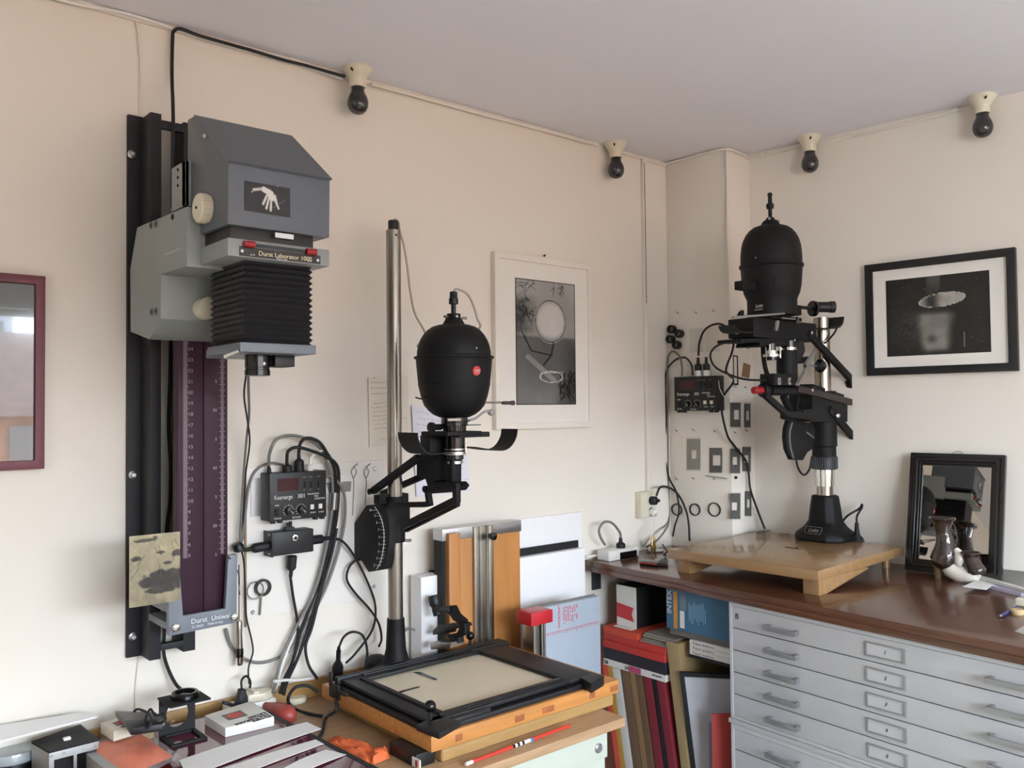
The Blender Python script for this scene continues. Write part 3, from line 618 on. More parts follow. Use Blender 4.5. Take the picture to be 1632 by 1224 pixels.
solo('tape_wrap', MB().cyl(W(533,785,.028),W(531,812,.028),.0115,n=14), mat('silver_tape','#8d8b8b',.3,.7), 'silver tape wrapped round the cable bundle', 'tape')
solo('tape_strip', MB().prism(PW([(520,769,),(560,767),(559,783),(524,786)],.0095),(0,.001,0)), mat('clear_tape','#9b9894',.25,.2), 'crinkled tape holding the bundle to the panel', 'tape')
wcable('black cable running from the relay box behind the column foot', [(527,857,.035),(545,862,.035),(562,882,.03),(580,915,.03),(596,955,.03),(598,985,.03),(590,1010,.04),(566,1042,.06),(552,1056,.09)], .0034)
wcable('black cable dropping from the focus cam towards the board', [(567,892,.03),(556,905,.03),(553,924,.026),(566,945,.026),(590,972,.03),(604,995,.03),(608,1018,.03),(604,1030,.05)], .0034)
wcable('black cable hanging from the plug under the relay box', [(463,921,.030),(467,950,.025),(473,985,.022),(475,1020,.02),(468,1050,.03),(456,1085,.055),(450,1106,.07)], .0040)
wcable('black looped cable behind the desk board', [(537,842,.034),(528,885,.034),(512,940,.03),(497,1000,.026),(487,1030,.026),(492,1060,.03),(506,1082,.06)], .0042)
# two thin leads from the wall enlarger down to a clip
wcable('thin grey lead hanging down from the lens board', [(396,590,.40),(396,620,.30),(397,660,.15),(393,700,.06),(388,760,.035),(384,830,.025),(382,866,.02)], .003, M_greyc)
wcable('thin black lead hanging down from the lens board to the power strip', [(393,592,.40),(389,630,.30),(394,668,.15),(398,705,.05),(391,760,.03),(388,820,.02),(383,860,.02),(389,900,.02),(391,950,.018),(393,985,.018),(401,1020,.02),(403,1040,.025),(396,1065,.035),(397,1090,.045)], .0022)
solo('cable_clamp', MB().lathe(W(378,866,.03),[(0,0),(.010,0),(.014,.006),(.014,.018),(.010,.022),(0,.022)],16,(.3,0,-1)), M_plastic, 'black clamp gripping the leads beside the foot bracket', 'clamp')
wcable('black cable down the wall behind the aubergine column', [(272,540,.03),(271,600,.03),(269,680,.03),(272,740,.03),(271,800,.03),(266,850,.03),(266,950,.02),(262,1010,.02),(261,1040,.02),(268,1066,.02),(280,1090,.03),(292,1102,.05)], .0042)
wcable('thin cream wire running down below the black rail', [(222,1046,.004),(218,1080,.004),(216,1110,.004),(217,1138,.006)], .0022, M_wall)
# chrome hand piece
hp0 = thing('hand_grip', 'chrome and black hand grip hanging beside the foot bracket', 'hand grip', W(382,1060,.03))
part('rod', MB().cyl(W(381,900,.03),W(381,990,.03),.0022,n=10), M_chrome, hp0)
u = Vector(W(382,1060,.03))-Vector(W(381,988,.03)); LL = u.length; u.normalize()
part('sleeve', MB().lathe(W(381,988,.03),[(0,0),(.006,.002),(.008,.008),(.0075,LL*.3),(.0085,LL*.62),(0,LL*.62)],18,u), M_steel, hp0)
part('grip_band', MB().lathe(W(381,988,.03),[(0,LL*.62),(.0095,LL*.62),(.0105,LL*.72),(.0095,LL*.82),(0,LL*.82)],18,u), M_blackg, hp0)
part('tip', MB().lathe(W(381,988,.03),[(0,LL*.82),(.0098,LL*.82),(.009,LL*.96),(.007,LL),(0,LL)],18,u), M_chrome, hp0)
wcable('thin black string tying the hand grip to the bracket', [(365,888,.235),(371,897,.20),(380,914,.06),(381,930,.032),(382,948,.032)], .0016)
# ring holder on the panel
rh = thing('ring_holder', 'black ring and loose steel ring on a short rod under the relay box', 'lens ring', W(416,937,.008))
c = W(418,936,.012); part('black_ring', MB().lathe(c,[(.0165,0),(.0225,0),(.0225,.008),(.0165,.008),(.0165,0)],28,(0,-1,0)), M_plastic, rh)
c2 = W(407,941,.024); rg = [tuple(Vector(c2)+Vector((.0225*math.cos(i*math.pi/12),0,.0225*math.sin(i*math.pi/12)))) for i in range(25)]
part('steel_ring', MB().tube(rg,.0018,8,1,False), M_steel, rh)
part('rod', MB().cyl(W(416,951,.014),W(414,980,.014),.0028,n=10), M_steel, rh)
# notes on the wall
M_note = mat('aged_note_paper','#e3dacb',.9,var=.03,vscale=10); M_note2 = mat('lilac_note_paper','#dfdce6',.9,var=.02,vscale=10)
M_pen = mat('pencil_grey','#8a8078',.8)
def note(label, px, m, lines, group=None, w=.004):
    t = thing('note_sheet', label, 'note', W(*px[3], w)); P = [Vector(W(x,y,w)) for x,y in px]
    part('sheet', MB().prism(P,(0,.001,0)), m, t)
    r = random.Random(len(label)); mb = MB()
    for (v0,u0,u1) in lines:
        u = u0
        while u < u1:
            l = r.uniform(.04,.12); a = P[0].lerp(P[1],u).lerp(P[3].lerp(P[2],u),v0); b2 = P[0].lerp(P[1],min(u1,u+l)).lerp(P[3].lerp(P[2],min(u1,u+l)),v0)
            pts = [tuple(a.lerp(b2,k/6)+Vector((0,-.0005,r.uniform(-.0022,.0022)))) for k in range(7)]; mb.tube(pts,.00045,4,1,False); u += l+.03
    part('handwriting', mb, M_pen, t, kind='stuff'); return t
note('aged handwritten note pinned behind the steel column', [(587,601),(651,600),(650,706),(589,713)], M_note, [(.08,.05,.8),(.16,.05,.85),(.24,.08,.6),(.38,.1,.7),(.44,.06,.9),(.5,.1,.8),(.56,.1,.5),(.62,.08,.95),(.68,.1,.6),(.74,.1,.7),(.9,.3,.7)])
note('lilac handwritten sheet pinned behind the lens stage', [(656,646),(735,660),(750,783),(664,792)], M_note2, [(.06,.08,.5),(.13,.1,.55),(.2,.08,.45),(.28,.1,.5),(.34,.1,.6),(.42,.1,.5),(.62,.6,.95),(.70,.55,.9),(.78,.65,.9),(.84,.5,.98),(.92,.7,.85)], w=.006)
solo('pin', MB().cyl(W(596,603,.0),W(597,602,.014),.0014,n=6), M_steel, 'pin through the aged note', 'pin')
# wall socket beside the corner
so = thing('wall_socket', 'white wall socket block at the foot of the cable duct', 'socket', W(1033,826,.0))
a = W(1021,785,.03); b_ = W(1040,785,.03); c = W(1021,826,.03)
part('socket_box', MB().box(a[0],a[0]+.082,YW-.032,YW,c[2],a[2]), M_ivory, so, bevel=.003)
xs = a[0]+.055
for k in range(2): part('outlet', MB().lathe((xs,YW-.032,c[2]+.022+.04*k),[(.0,.002),(.015,.002),(.015,0),(.019,0),(.019,.002),(0,.002)],24,(0,-1,0)), M_white, so)
plug('power_plug', 'round black plug in the white wall socket', (xs,YW-.034,c[2]+.062), (xs+.004,YW-.072,c[2]+.064), .0165, .0035, M_rubber, 'plugs in the wall socket')
plug('power_plug', 'white plug in the lower outlet of the wall socket', (xs,YW-.034,c[2]+.022), (xs,YW-.066,c[2]+.010), .014, .0035, M_white, 'plugs in the wall socket')
# ---------------------------------------------------------------- desk, metal cabinet, boards under the column enlarger
M_desk = mat('desk_veneer', '#a98765', .45, var=.14, vscale=9, stretch=(1,9,9), bump=.03)
M_oak = mat('orange_oak', '#bd7f42', .4, var=.16, vscale=7, stretch=(1,10,10), bump=.03)
M_ply = mat('tan_ply', '#a58250', .45, var=.10, vscale=8, stretch=(1,8,8))
M_cab = mat('pale_green_steel', '#b4b8aa', .5, var=.02)
ZD = .765
dk = solo('desk', MB().prism([(-1.3,1.51,ZD-.024),(1.655,1.51,ZD-.024),(1.655,2.072,ZD-.024),(1.40,2.072,ZD-.024),(1.40,2.198,ZD-.024),(-1.3,2.198,ZD-.024)],(0,0,.024)), M_desk, 'long light wood desk top along the wall', 'desk', bevel=.004)
solo('back_rail', MB().box(-1.2,1.39,2.186,2.199,ZD,ZD+.048), M_ply, 'tan wooden rail along the wall at the back of the desk', 'rail', bevel=.002)
cb = thing('steel_cabinet', 'pale green steel cabinet with round lock under the desk', 'cabinet', (1.2,1.84,0))
part('body', MB().box(.78,1.615,1.545,2.08,0,ZD-.024), M_cab, cb, bevel=.003)
for k in range(3):
    z1 = ZD-.034-.235*k; part('drawer', MB().box(.80,1.585,1.532,1.546,z1-.225,z1), M_cab, cb, bevel=.003)
part('top_strip', MB().box(.79,1.605,1.5265,1.533,ZD-.092,ZD-.030), M_cab, cb, bevel=.002)
p = onY(953,1192,1.527); part('lock', MB().lathe(p,[(0,0),(.012,0),(.012,.004),(.009,.007),(.003,.007),(.003,.005),(0,.005)],20,(0,-1,0)), M_alu, cb)
c0 = Vector(onZ(712,1203,.796)); c1 = Vector(onZ(986.6,1103,.796))
solo('riser_board', MB().box(c0.x+.01,c1.x-.02,c1.y+.0,2.06,ZD,.796), M_ply, 'tan rounded riser box under the orange baseboard', 'board', bevel=.008, seg=3)
BX0,BX1,BY0,BY1 = 1.108,1.713,1.585,2.085
bd = thing('column_enlarger', 'black enlarger with red badge on a tall steel column and orange baseboard', 'enlarger', ((BX0+BX1)/2,(BY0+BY1)/2,.796))
bb = part('baseboard', MB().box(BX0,BX1,BY0,BY1,.796,.83), M_oak, bd, bevel=.0015)
for k,x in enumerate((.06,.22,.30,.45,.52)):
    part('edge_patch', MB().box(BX0+x*1.1,BX0+x*1.1+.02+.01*(k%3),BY0-.0004,BY0+.004,.803,.818), mat('dark_oak_knot','#9a5a30',.5,var=.2), bb)
X0, Y0 = 1.32, 2.055
zE0 = zc(540,330,4.533); zE = zc(540,570,4.533); zD = zc(480,780,4.533); zS = zc(480,980,3.138)
zsock = onX(628,984,X0)[2]; ztopc = onX(625,368,X0)[2]
foot = part('column_foot', MB().lathe((X0,Y0,.83),[(0,0),(.065,0),(.065,.008),(.045,.018),(.034,.035),(.028,.06),(.024,zsock-.83),(0,zsock-.83)],32), M_black, bd)
p = onX(656,1049,X0); part('foot_plate', MB().box(X0+.012,X0+.05,Y0-.067,Y0-.063,.842,.850), M_alu, foot)
part('column', MB().cyl((X0,Y0,.9),(X0,Y0,ztopc),.0205,n=36), M_steel, bd)
capo = part('column_cap', MB().lathe((X0,Y0,ztopc),[(0,0),(.0145,0),(.0145,.026),(.013,.028),(0,.028)],24), M_plastic, bd)
part('column_hole', MB().cyl((X0-.004,Y0-.019,ztopc-.016),(X0-.004,Y0-.0212,ztopc-.016),.003,n=10), M_blackm, bd)
# sleeve on the column
zs_t, zs_b = onX(622,790,X0)[2], onX(622,862,X0)[2]
slv = part('sleeve', MB().cyl((X0,Y0,zs_b),(X0,Y0,zs_t),.0275,n=32).box(X0-.03,X0+.03,Y0-.03,Y0+.06,onX(622,835,X0)[2],onX(622,803,X0)[2]), M_black, bd, bevel=.002)
part('set_screw', MB().cyl((X0+.02,Y0-.02,zs_b+.004),(X0+.034,Y0-.03,zs_b+.004),.004,n=10), M_alu, slv)
# focus cam with scale
XCam = X0-.05
cam_poly = zD([(470,115),(560,108),(612,125),(634,210),(640,300),(632,400),(615,500),(590,580),(485,597),(430,508),(385,522),(372,450),(342,365),(346,290),(392,232)])
fc = part('focus_cam', MB().prism(PX(cam_poly, XCam), (.022,0,0)), M_blackm, bd, bevel=.002)
arc = zD([(530,125),(552,155),(572,195),(588,245),(597,300),(599,350),(597,400),(590,450),(580,500),(565,545),(545,575)])
part('scale_arc', MB().tube(PX(arc, XCam-.0006), .0011, 6, 4), M_text, fc)
tk = MB()
nums = ['10','9','8','7','6','5','4','3','2']; pts = zD([(530,150),(566,192),(580,242),(592,292),(598,345),(598,397),(592,450),(580,498),(562,548)])
for i,(px,py) in enumerate(pts):
    a = Vector(onX(px-5,py,XCam-.0006)); b_ = Vector(onX(px+3,py,XCam-.0006)); tk.cyl(a,b_,.0007,n=5)
    if i:
        qx,qy = (px+pts[i-1][0])/2,(py+pts[i-1][1])/2; tk.cyl(onX(qx-2,qy,XCam-.0006),onX(qx+3,qy,XCam-.0006),.0006,n=5)
    text(nums[i], .010, onX(px-8,py+1.5,XCam-.0006), (0,-1,0), (0,0,1), M_text, fc, 'scale_number')
part('scale_ticks', tk, M_text, fc, kind='stuff')
# parallelogram arms (both sides of the column)
def E1bar(name, pts, wdt, x, th=.014, m=M_black): return part(name, MB().bar(PX(zE(pts), x), wdt, (th,0,0)), m, bd, bevel=.0015)
E1bar('upper_arm', [(232,965),(560,722)], .019, X0-.052)
E1bar('upper_arm', [(300,985),(610,850)], .017, X0+.036)
E1bar('lower_arm', [(440,1225),(560,1165),(835,1028),(832,935),(625,950)], .017, X0-.052)
E1bar('lower_arm', [(470,1245),(835,1060),(840,950),(640,965)], .015, X0+.030)
E1bar('link_arm', [(360,1065),(610,1062),(640,1055),(625,950)], .014, X0-.050)
part('pivot_block', MB().box(X0-.050,X0+.046,*(sorted((onX(*zE([(250,985)])[0],X0-.05)[1],Y0))),zs_t-.02,zs_t+.006), M_black, bd, bevel=.003)
for q in [(225,968),(625,950)]:
    p = onX(*zE([q])[0], X0-.053); part('pivot_screw', MB().cyl(p,(p[0]-.004,p[1],p[2]),.0085,n=20), M_blackg, bd)
# head carrier
Yh = float(onX(723.8,600,X0)[1]); Dh = .649*X0+.761*Yh; mpx = Dh/1380/4.533
zof = lambda zy, conv=zE: float(onX(*conv([(833,zy)])[0], X0)[2])
part('carrier', MB().prism(PX(zE([(590,690),(730,690),(700,760),(695,890),(640,930),(620,870),(560,860),(560,760)]), X0-.03),(.06,0,0)), M_black, bd, bevel=.003)
part('carrier_leg', MB().prism(PX(zE([(775,690),(820,690),(818,905),(775,905)]), X0-.02),(.03,0,0)).prism(PX(zE([(640,900),(820,900),(845,930),(820,965),(640,965)]), X0-.03),(.045,0,0)), M_black, bd, bevel=.003)
hx, hy = X0, Yh
# negative stage
stg = part('negative_stage', MB().box(hx-.062,hx+.045,hy-.055,hy+.06,zof(560),zof(530)).box(hx-.055,hx+.03,hy+.032,hy+.075,zof(705),zof(560)).lathe((hx,hy,zof(560)),[(0,0),(.03,0),(.03,.03),(.036,.034),(0,.034)],28), M_black, bd, bevel=.002)
part('stage_slab', MB().box(hx-.02,hx+.075,hy-.05,hy+.04,zof(575),zof(538)), M_blackm, stg, bevel=.002)
part('condenser_ring', MB().lathe((hx,hy,zof(530)),[(0,0),(.03,0),(.03,.012),(.034,.013),(.034,zof(432)-zof(530)),(0,zof(432)-zof(530))],32), M_blackg, stg)
part('clip_plate', MB().box(hx-.05,hx-.01,hy-.041,hy-.036,zof(455),zof(438)), M_steel, stg)
p = Vector((hx-.058,hy+.015,zof(500))); part('side_knob', MB().lathe(p,[(0,-.03),(.008,-.03),(.008,0),(.013,0),(.013,.007),(.010,.009),(0,.009)],24,(-1,-.2,0)), M_plastic, stg)
part('stage_handle', MB().box(hx+.0,hx+.05,hy-.045,hy-.02,zof(490),zof(484)), M_blackg, stg)
# lens
ln = part('lens', MB().lathe((hx,hy,zof(765)),[(0,0),(.0195,0),(.0195,.006),(.018,.008),(.023,.012),(.0225,.022),(.0275,.024),(.0275,.034),(.026,.036),(.026,zof(560)-zof(765)),(0,zof(560)-zof(765))],32), M_blackg, bd)
for z0_,z1_,r in ((745,765,.0205),(678,700,.0290),(655,672,.0270)): part('lens_ring', MB().lathe((hx,hy,zof(z1_)),[(.01,0),(r,0),(r,zof(z0_)-zof(z1_)),(.01,zof(z0_)-zof(z1_))],32), M_alu, ln)
part('lens_clip', MB().cyl((hx+.026,hy-.012,zof(700)),(hx+.026,hy-.012,zof(580)),.003,n=8), M_chrome, ln)
p = (hx,hy-.005,zof(840)); part('index_pin', MB().cyl(p,(p[0],p[1],zof(762)),.0028,n=10).cyl((p[0],p[1],zof(850)),p,.005,n=10), M_alu, ln)
# film trays, J-shaped sheet
def tray(name, outline, y0, dy, th):
    P = [Vector(onY(px,py,y0)) for px,py in outline]; P = spline(P,5); n = []
    for i,p in enumerate(P):
        d = (P[min(i+1,len(P)-1)]-P[max(i-1,0)]).normalized(); n.append(p+Vector((-d.z,0,d.x))*th)
    return part(name, MB().prism(P+n[::-1],(0,dy,0)), M_blackm, stg)
yt = hy+.035
tray('film_tray', zE([(425,540),(432,590),(462,650),(515,690),(600,690),(680,690)]), yt, -.085, .0025)
tray('film_tray', zE([(1175,513),(1165,570),(1130,630),(1075,660),(980,655),(880,640)]), yt-.02, -.065, .0025)
# lamphouse
prof1 = [(0,435),(105,432),(150,412),(185,385),(218,345),(238,290),(248,250),(258,205),(264,150),(272,60),(275,15),(279,8),(288,5),(288,-6),(280,-8),(268,-12)]
prof = [(r*mpx, zof(y)) for r,y in prof1]
prof += [(r*mpx, zof(y,zE0)) for r,y in [(266,1040),(258,1000),(243,960),(222,925),(195,893),(160,868),(120,855),(84,850),(74,835),(58,805),(50,800),(50,772),(0,772)]]
zl = prof[0][1]; lh = part('lamphouse', MB().lathe((hx,hy,zl),[(r,z-zl) for r,z in prof],56), M_black, bd)
part('housing_rim', MB().lathe((hx,hy,zof(12)),[(.270*.35,0),(.290*.352,.002),(.290*.352,.006),(.270*.35,.008)],56), M_black, lh)
part('band', MB().lathe((hx,hy,zof(200)),[(255*mpx,0),(262*mpx,.001),(262*mpx,.004),(255*mpx,.005)],56), M_black, lh)
p = (hx+.082,hy-.0,zof(220)); part('band_lug', MB().box(p[0]-.03,p[0]+.010,p[1]-.02,p[1]+.02,zof(238),zof(205)), M_black, lh, bevel=.002)
part('side_box', MB().box(hx+.055,hx+.082,hy-.02,hy+.02,zof(355),zof(270)), M_black, lh, bevel=.002)
fin = part('finial', MB().lathe((hx,hy,zof(775,zE0)),[(0,0)]+[(r*mpx, zof(y,zE0)-zof(775,zE0)) for r,y in [(18,772),(18,705),(34,700),(34,662),(29,655),(28,612),(0,610)]],24), M_plastic, lh)
for s_ in (-1,1): part('thumb_screw', MB().cyl((hx+s_*.012,hy-.004,zof(798,zE0)),(hx+s_*.026,hy-.006,zof(798,zE0)),.0012,n=8).cyl((hx+s_*.024,hy-.006,zof(798,zE0)),(hx+s_*.035,hy-.008,zof(798,zE0)),.0035,n=12), M_steel, lh)
# points on the lamphouse surface
def onlamp(px,py,c,r,push=.0005):
    d = ray(px,py); d = d/np.linalg.norm(d); o = EYE-np.array([c[0],c[1],0]); a = d[0]**2+d[1]**2; b = 2*(d[0]*o[0]+d[1]*o[1]); cc = o[0]**2+o[1]**2-r*r
    t = (-b-math.sqrt(max(0,b*b-4*a*cc)))/(2*a); q = EYE+d*t; n = Vector((q[0]-c[0],q[1]-c[1],0)).normalized(); return Vector(q)+n*push, n
q, n = onlamp(*zE([(995,95)])[0], (hx,hy), 271*mpx, .0002); n2 = (n+Vector((0,0,-.12))).normalized()
tx = Vector((0,0,1)).cross(n2).normalized(); ty = n2.cross(tx)
bdg = part('red_badge', MB().cyl(q-n2*.004,q+n2*.0012,.0118,n=28), mat('badge_red','#c4262b',.3), lh, label='red round maker badge with white script')
text('Leitz', .0085, q+n2*.0013-tx*.008-ty*.001, tx, ty, M_text, bdg, shear=.35)
text('WETZLAR', .0032, q+n2*.0013-tx*.0065-ty*.0055, tx, ty, M_text, bdg)
q, n = onlamp(*zE0([(993,1018)])[0], (hx,hy), 262*mpx); part('rivet', MB().sphere(q,.0028,10), M_alu, lh)
q, n = onlamp(*zE0([(853,790)])[0], (hx,hy), 55*mpx); part('rivet', MB().sphere(q,.0035,10), M_white, lh)
# side levers
z_ = zof(325); p0 = Vector((hx+.07,hy+.0,z_)); part('swing_rod', MB().cyl(p0,p0+Vector((.085,.0,.0)),.0028,n=10), M_steel, lh)
a = Vector(onY(*zE([(1180,327)])[0],hy)); b_ = Vector(onY(*zE([(1268,327)])[0],hy)); part('rod_grip', MB().lathe(a,[(0,0),(.0042,0),(.005,.01),(.0045,(b_-a).length*.6),(.006,(b_-a).length*.75),(.0065,(b_-a).length*.95),(0,(b_-a).length)],14,b_-a), mat('dark_brown_grip','#4a3330',.35), lh)
lv = zE([(938,455),(985,440),(1020,415),(1052,392),(1085,385)]); part('grey_lever', MB().tube(PY(lv,hy-.02),.0035,8).sphere(tuple(onY(*zE([(1100,396)])[0],hy-.02)),.0095,14,.9), mat('grey_lever_paint','#9c9a96',.4), lh)
a = Vector(onY(*zE([(555,287)])[0],hy)); b_ = Vector(onY(*zE([(650,300)])[0],hy)); part('lamp_latch', MB().tube([a,a.lerp(b_,.4)+Vector((0,0,-.002)),b_],.002,6), M_plastic, lh)
# lamp flex
M_flex = mat('pale_grey_flex','#b8b0a4',.5)
zt0 = ztopc+.028
fl = [(X0+.003,Y0,zt0-.004),(X0+.005,Y0-.002,zt0+.004),(X0+.014,Y0-.006,zt0-.004)]+[tuple(onX(px,py,X0+.03)) for px,py in zE0([(440,175),(470,280),(495,430),(515,600),(550,770),(625,920)])]+[(hx-.02,hy+.13,zof(990,zE0)),(hx+.07,hy+.10,zof(930,zE0))]+[tuple(onY(px,py,hy+.02)) for px,py in zE0([(1012,880),(1000,800),(965,690),(925,625)])]+[(hx+.012,hy,zof(588,zE0)),(hx+.002,hy,zof(604,zE0))]
part('lamp_flex', MB().tube(fl,.0032,8,8), M_flex, bd, label='pale grey lamp flex')

# ---------------------------------------------------------------- masking easel on the baseboard
M_easel = mat('easel_black', '#131315', .5, var=.15, vscale=40)
ZE = .846
ea = thing('masking_easel', 'black hinged masking easel with cream plate on the orange baseboard', 'easel', ((BX0+BX1)/2-.03,(BY0+BY1)/2,.83))
q = [onZ(x,y,ZE) for x,y in zS([(100,338),(672,590),(1440,345),(985,118)])]
ex0, ex1, ey0, ey1 = BX0+.004, 1.655, BY0+.008, 2.02
part('base_plate', MB().box(ex0,ex1,ey0,ey1,.83,.842), M_easel, ea, bevel=.002)
cr = [onZ(x,y,.8435) for x,y in zS([(320,345),(885,200),(1280,330),(735,505)])]
cx0,cx1 = (cr[0][0]+cr[3][0])/2,(cr[1][0]+cr[2][0])/2; cy0,cy1 = (cr[2][1]+cr[3][1])/2,(cr[0][1]+cr[1][1])/2
part('cream_plate', MB().box(cx0-.02,cx1+.02,cy0-.02,cy1+.02,.842,.8436), mat('cream_easel_paint','#ddd0b6',.5,var=.02), ea)
fr = part('mask_frame', MB().box(ex0+.01,cx0,ey0+.012,ey1-.005,.846,.856).box(cx1,ex1-.01,ey0+.012,ey1-.005,.846,.856).box(cx0,cx1,cy1,ey1-.005,.8465,.8555).box(cx0,cx1,ey0+.012,cy0,.8465,.8555), M_easel, ea, bevel=.002)
part('frame_ridge', MB().box(cx0-.022,cx0-.014,ey0+.03,ey1-.04,.8555,.861).box(cx0,cx1+.01,cy1+.02,cy1+.028,.8555,.860).box(cx0+.05,cx1,cy0-.03,cy0-.027,.8555,.858).box(cx0+.05,cx1,cy0-.02,cy0-.017,.8555,.858), M_easel, fr, bevel=.001)
for pts in ([(560,287),(600,287),(682,322),(668,327)], [(440,398),(575,360),(595,358),(590,364),(450,402)]):
    P = [Vector(onZ(x,y,.844)) for x,y in zS(pts)]; part('plate_slot', MB().prism(P,(0,0,.0008)), M_blackg, ea)
for (q_, r) in [((645,457),.0135),((845,104),.0125)]:
    px,py = zS([q_])[0]; zk = .885; p = onZ(px,py,zk); k = part('ball_knob', MB().sphere(p,r,24), M_blackg, ea); part('knob_stem', MB().cyl((p[0],p[1],.855),(p[0],p[1],zk-r*.8),.005,n=12), M_plastic, k)
P = [Vector(onZ(x,y,.862)) for x,y in zS([(1395,300),(1460,276),(1515,292),(1450,330)])]; part('corner_stop', MB().prism([Vector((p.x,p.y,.8302)) for p in P],(0,0,.026)), M_easel, ea, bevel=.002)
P = [Vector(onZ(x,y,.868)) for x,y in zS([(560,545),(670,485),(790,520),(680,600)])]; part('corner_stop', MB().prism([Vector((p.x,p.y,.842)) for p in [Vector(onZ(x,y,.856)) for x,y in zS([(575,548),(680,500),(800,528),(690,592)])]],(0,0,.014)), M_easel, ea, bevel=.003)
part('hinge_bar', MB().box(ex1-.12,ex1+.02,ey1-.03,ey1+.02,.842,.858).box(ex0,ex1-.02,ey1-.012,ey1+.005,.842,.862), M_easel, ea, bevel=.003)
part('frame_grip', MB().box(ex0+.05,ex0+.17,ey0-.004,ey0+.03,.842,.853), M_easel, ea, bevel=.003)
part('hinge_bracket', MB().box(BX0-.006,BX0-.001,1.985,2.035,.812,.848).box(BX0-.006,BX0-.001,2.022,2.035,.84,.874).box(BX0-.006,BX0+.012,1.95,1.99,.8302,.838), M_easel, ea, bevel=.001)
# grain focuser
G = onZ(706,1036,.863); G = np.array([G[0],min(G[1],2.0),.8625])
gf = thing('grain_focuser', 'small black grain focuser with tilted eyepiece on the easel', 'focuser', G)
Xg = float(G[0]); gp = lambda pts: PX(zD(pts), Xg)
part('base', MB().prism(PX(zD([(930,1105),(1085,1105),(1075,1145),(935,1160)]),Xg-.02),(.045,0,0)), M_alu, gf, bevel=.002)
part('stem', MB().prism(gp([(1065,1060),(1130,1060),(1140,1110),(1060,1115)]),(.02,0,0)).prism(gp([(1150,950),(1180,970),(1180,1040),(1130,1075),(1060,1070),(1050,1050),(1120,1040),(1140,1000)]),(.02,0,0)), M_black, gf, bevel=.002)
part('mirror_box', MB().prism(gp([(948,1020),(985,985),(1090,968),(1150,975),(1155,1000),(1045,1018),(1040,1045),(950,1052)]),(.04,0,0)), M_plastic, gf, bevel=.002)
part('arm', MB().prism(gp([(1045,845),(1085,842),(1115,905),(1170,950),(1150,975),(1095,945),(1070,905),(1045,890)]),(.02,0,0)), M_black, gf, bevel=.002)
a,b_ = [Vector(v) for v in PX(zD([(985,900),(955,768)]),Xg+.01)]; u = b_-a; L = u.length
part('eyepiece', MB().lathe(a,[(0,-.004),(.013,-.004),(.014,L*.3),(.0125,L*.4),(.0165,L*.5),(.0175,L*.8),(.016,L),(.012,L),(0,L*.96)],24,u), M_plastic, gf)
part('swivel', MB().cyl(gp([(1010,870)])[0],gp([(1075,865)])[0],.007,n=14), M_plastic, gf)
# plugs and transformer lump beside the column foot
plug('power_plug', 'large black plug standing at left of the steel column foot', (onZ(536,1079,.80)[0],onZ(536,1079,.80)[1],ZD), onY(540,1032,2.10), .0155, .0035, M_rubber, 'black plugs behind the easel')
cable('cable', [onY(540,1032,2.10), onY(548,1015,2.11), onY(562,1007,2.12), onY(578,1013,2.12), onY(585,1035,2.12), onY(584,1060,2.12)], .0035, M_rubber, 'black cable arching out of the large upright plug', 'cable')
p = onY(600,1042,2.13); solo('transformer_lump', MB().lathe((min(p[0],1.36),p[1],ZD),[(0,0),(.034,0),(.036,.05),(.033,.08),(.02,.092),(0,.095)],24), M_rubber, 'rounded black plug adapter beside the column foot', 'adapter')
cable('cable', [onY(645,1005,2.15), onY(655,1002,2.16), onY(667,1010,2.16), onY(674,1033,2.16)], .0035, M_greyc, 'grey cable arching behind the column foot', 'cable')
# switch box under the board
p = onZ(665,1222,ZD); sb = thing('switch_box', 'black box with white rocker switch under the orange baseboard', 'switch', (p[0],p[1],ZD))
P = [Vector(v) for v in [onX(640,1191,BX0-.012),onX(694,1222,BX0-.012)]]
part('box', MB().box(BX0-.03,BX0+.02,1.60,1.71,ZD,.795), M_plastic, sb, bevel=.002)
q = onX(664,1212,BX0-.03); part('switch_plate', MB().box(BX0-.033,BX0-.03,q[1]-.016,q[1]+.014,ZD+.004,ZD+.024), M_white, sb); part('rocker', MB().box(BX0-.035,BX0-.033,q[1]-.008,q[1]-.002,ZD+.007,ZD+.021), M_redk, sb)
# stick
a,b_ = Vector(onZ(742,1218,ZD+.006)), Vector(onZ(908,1156,ZD+.006)); st = thing('striped_rod', 'thin red and white striped rod lying on the desk edge', 'rod', a)
M_rs = mat('rod_red','#c4382c',.35)
def rs(f0,f1,m): part('rod_section', MB().cyl(a.lerp(b_,f0),a.lerp(b_,f1),.0042,n=10), m, st)
rs(0,.06,M_white); rs(.06,.42,M_rs)
for i in range(6): rs(.42+.022*i,.442+.022*i, M_blackg if i%2==0 else M_white)
rs(.552,.59,M_white); rs(.59,.615,mat('rod_blue','#3d7fc0',.35)); rs(.615,1,M_rs)
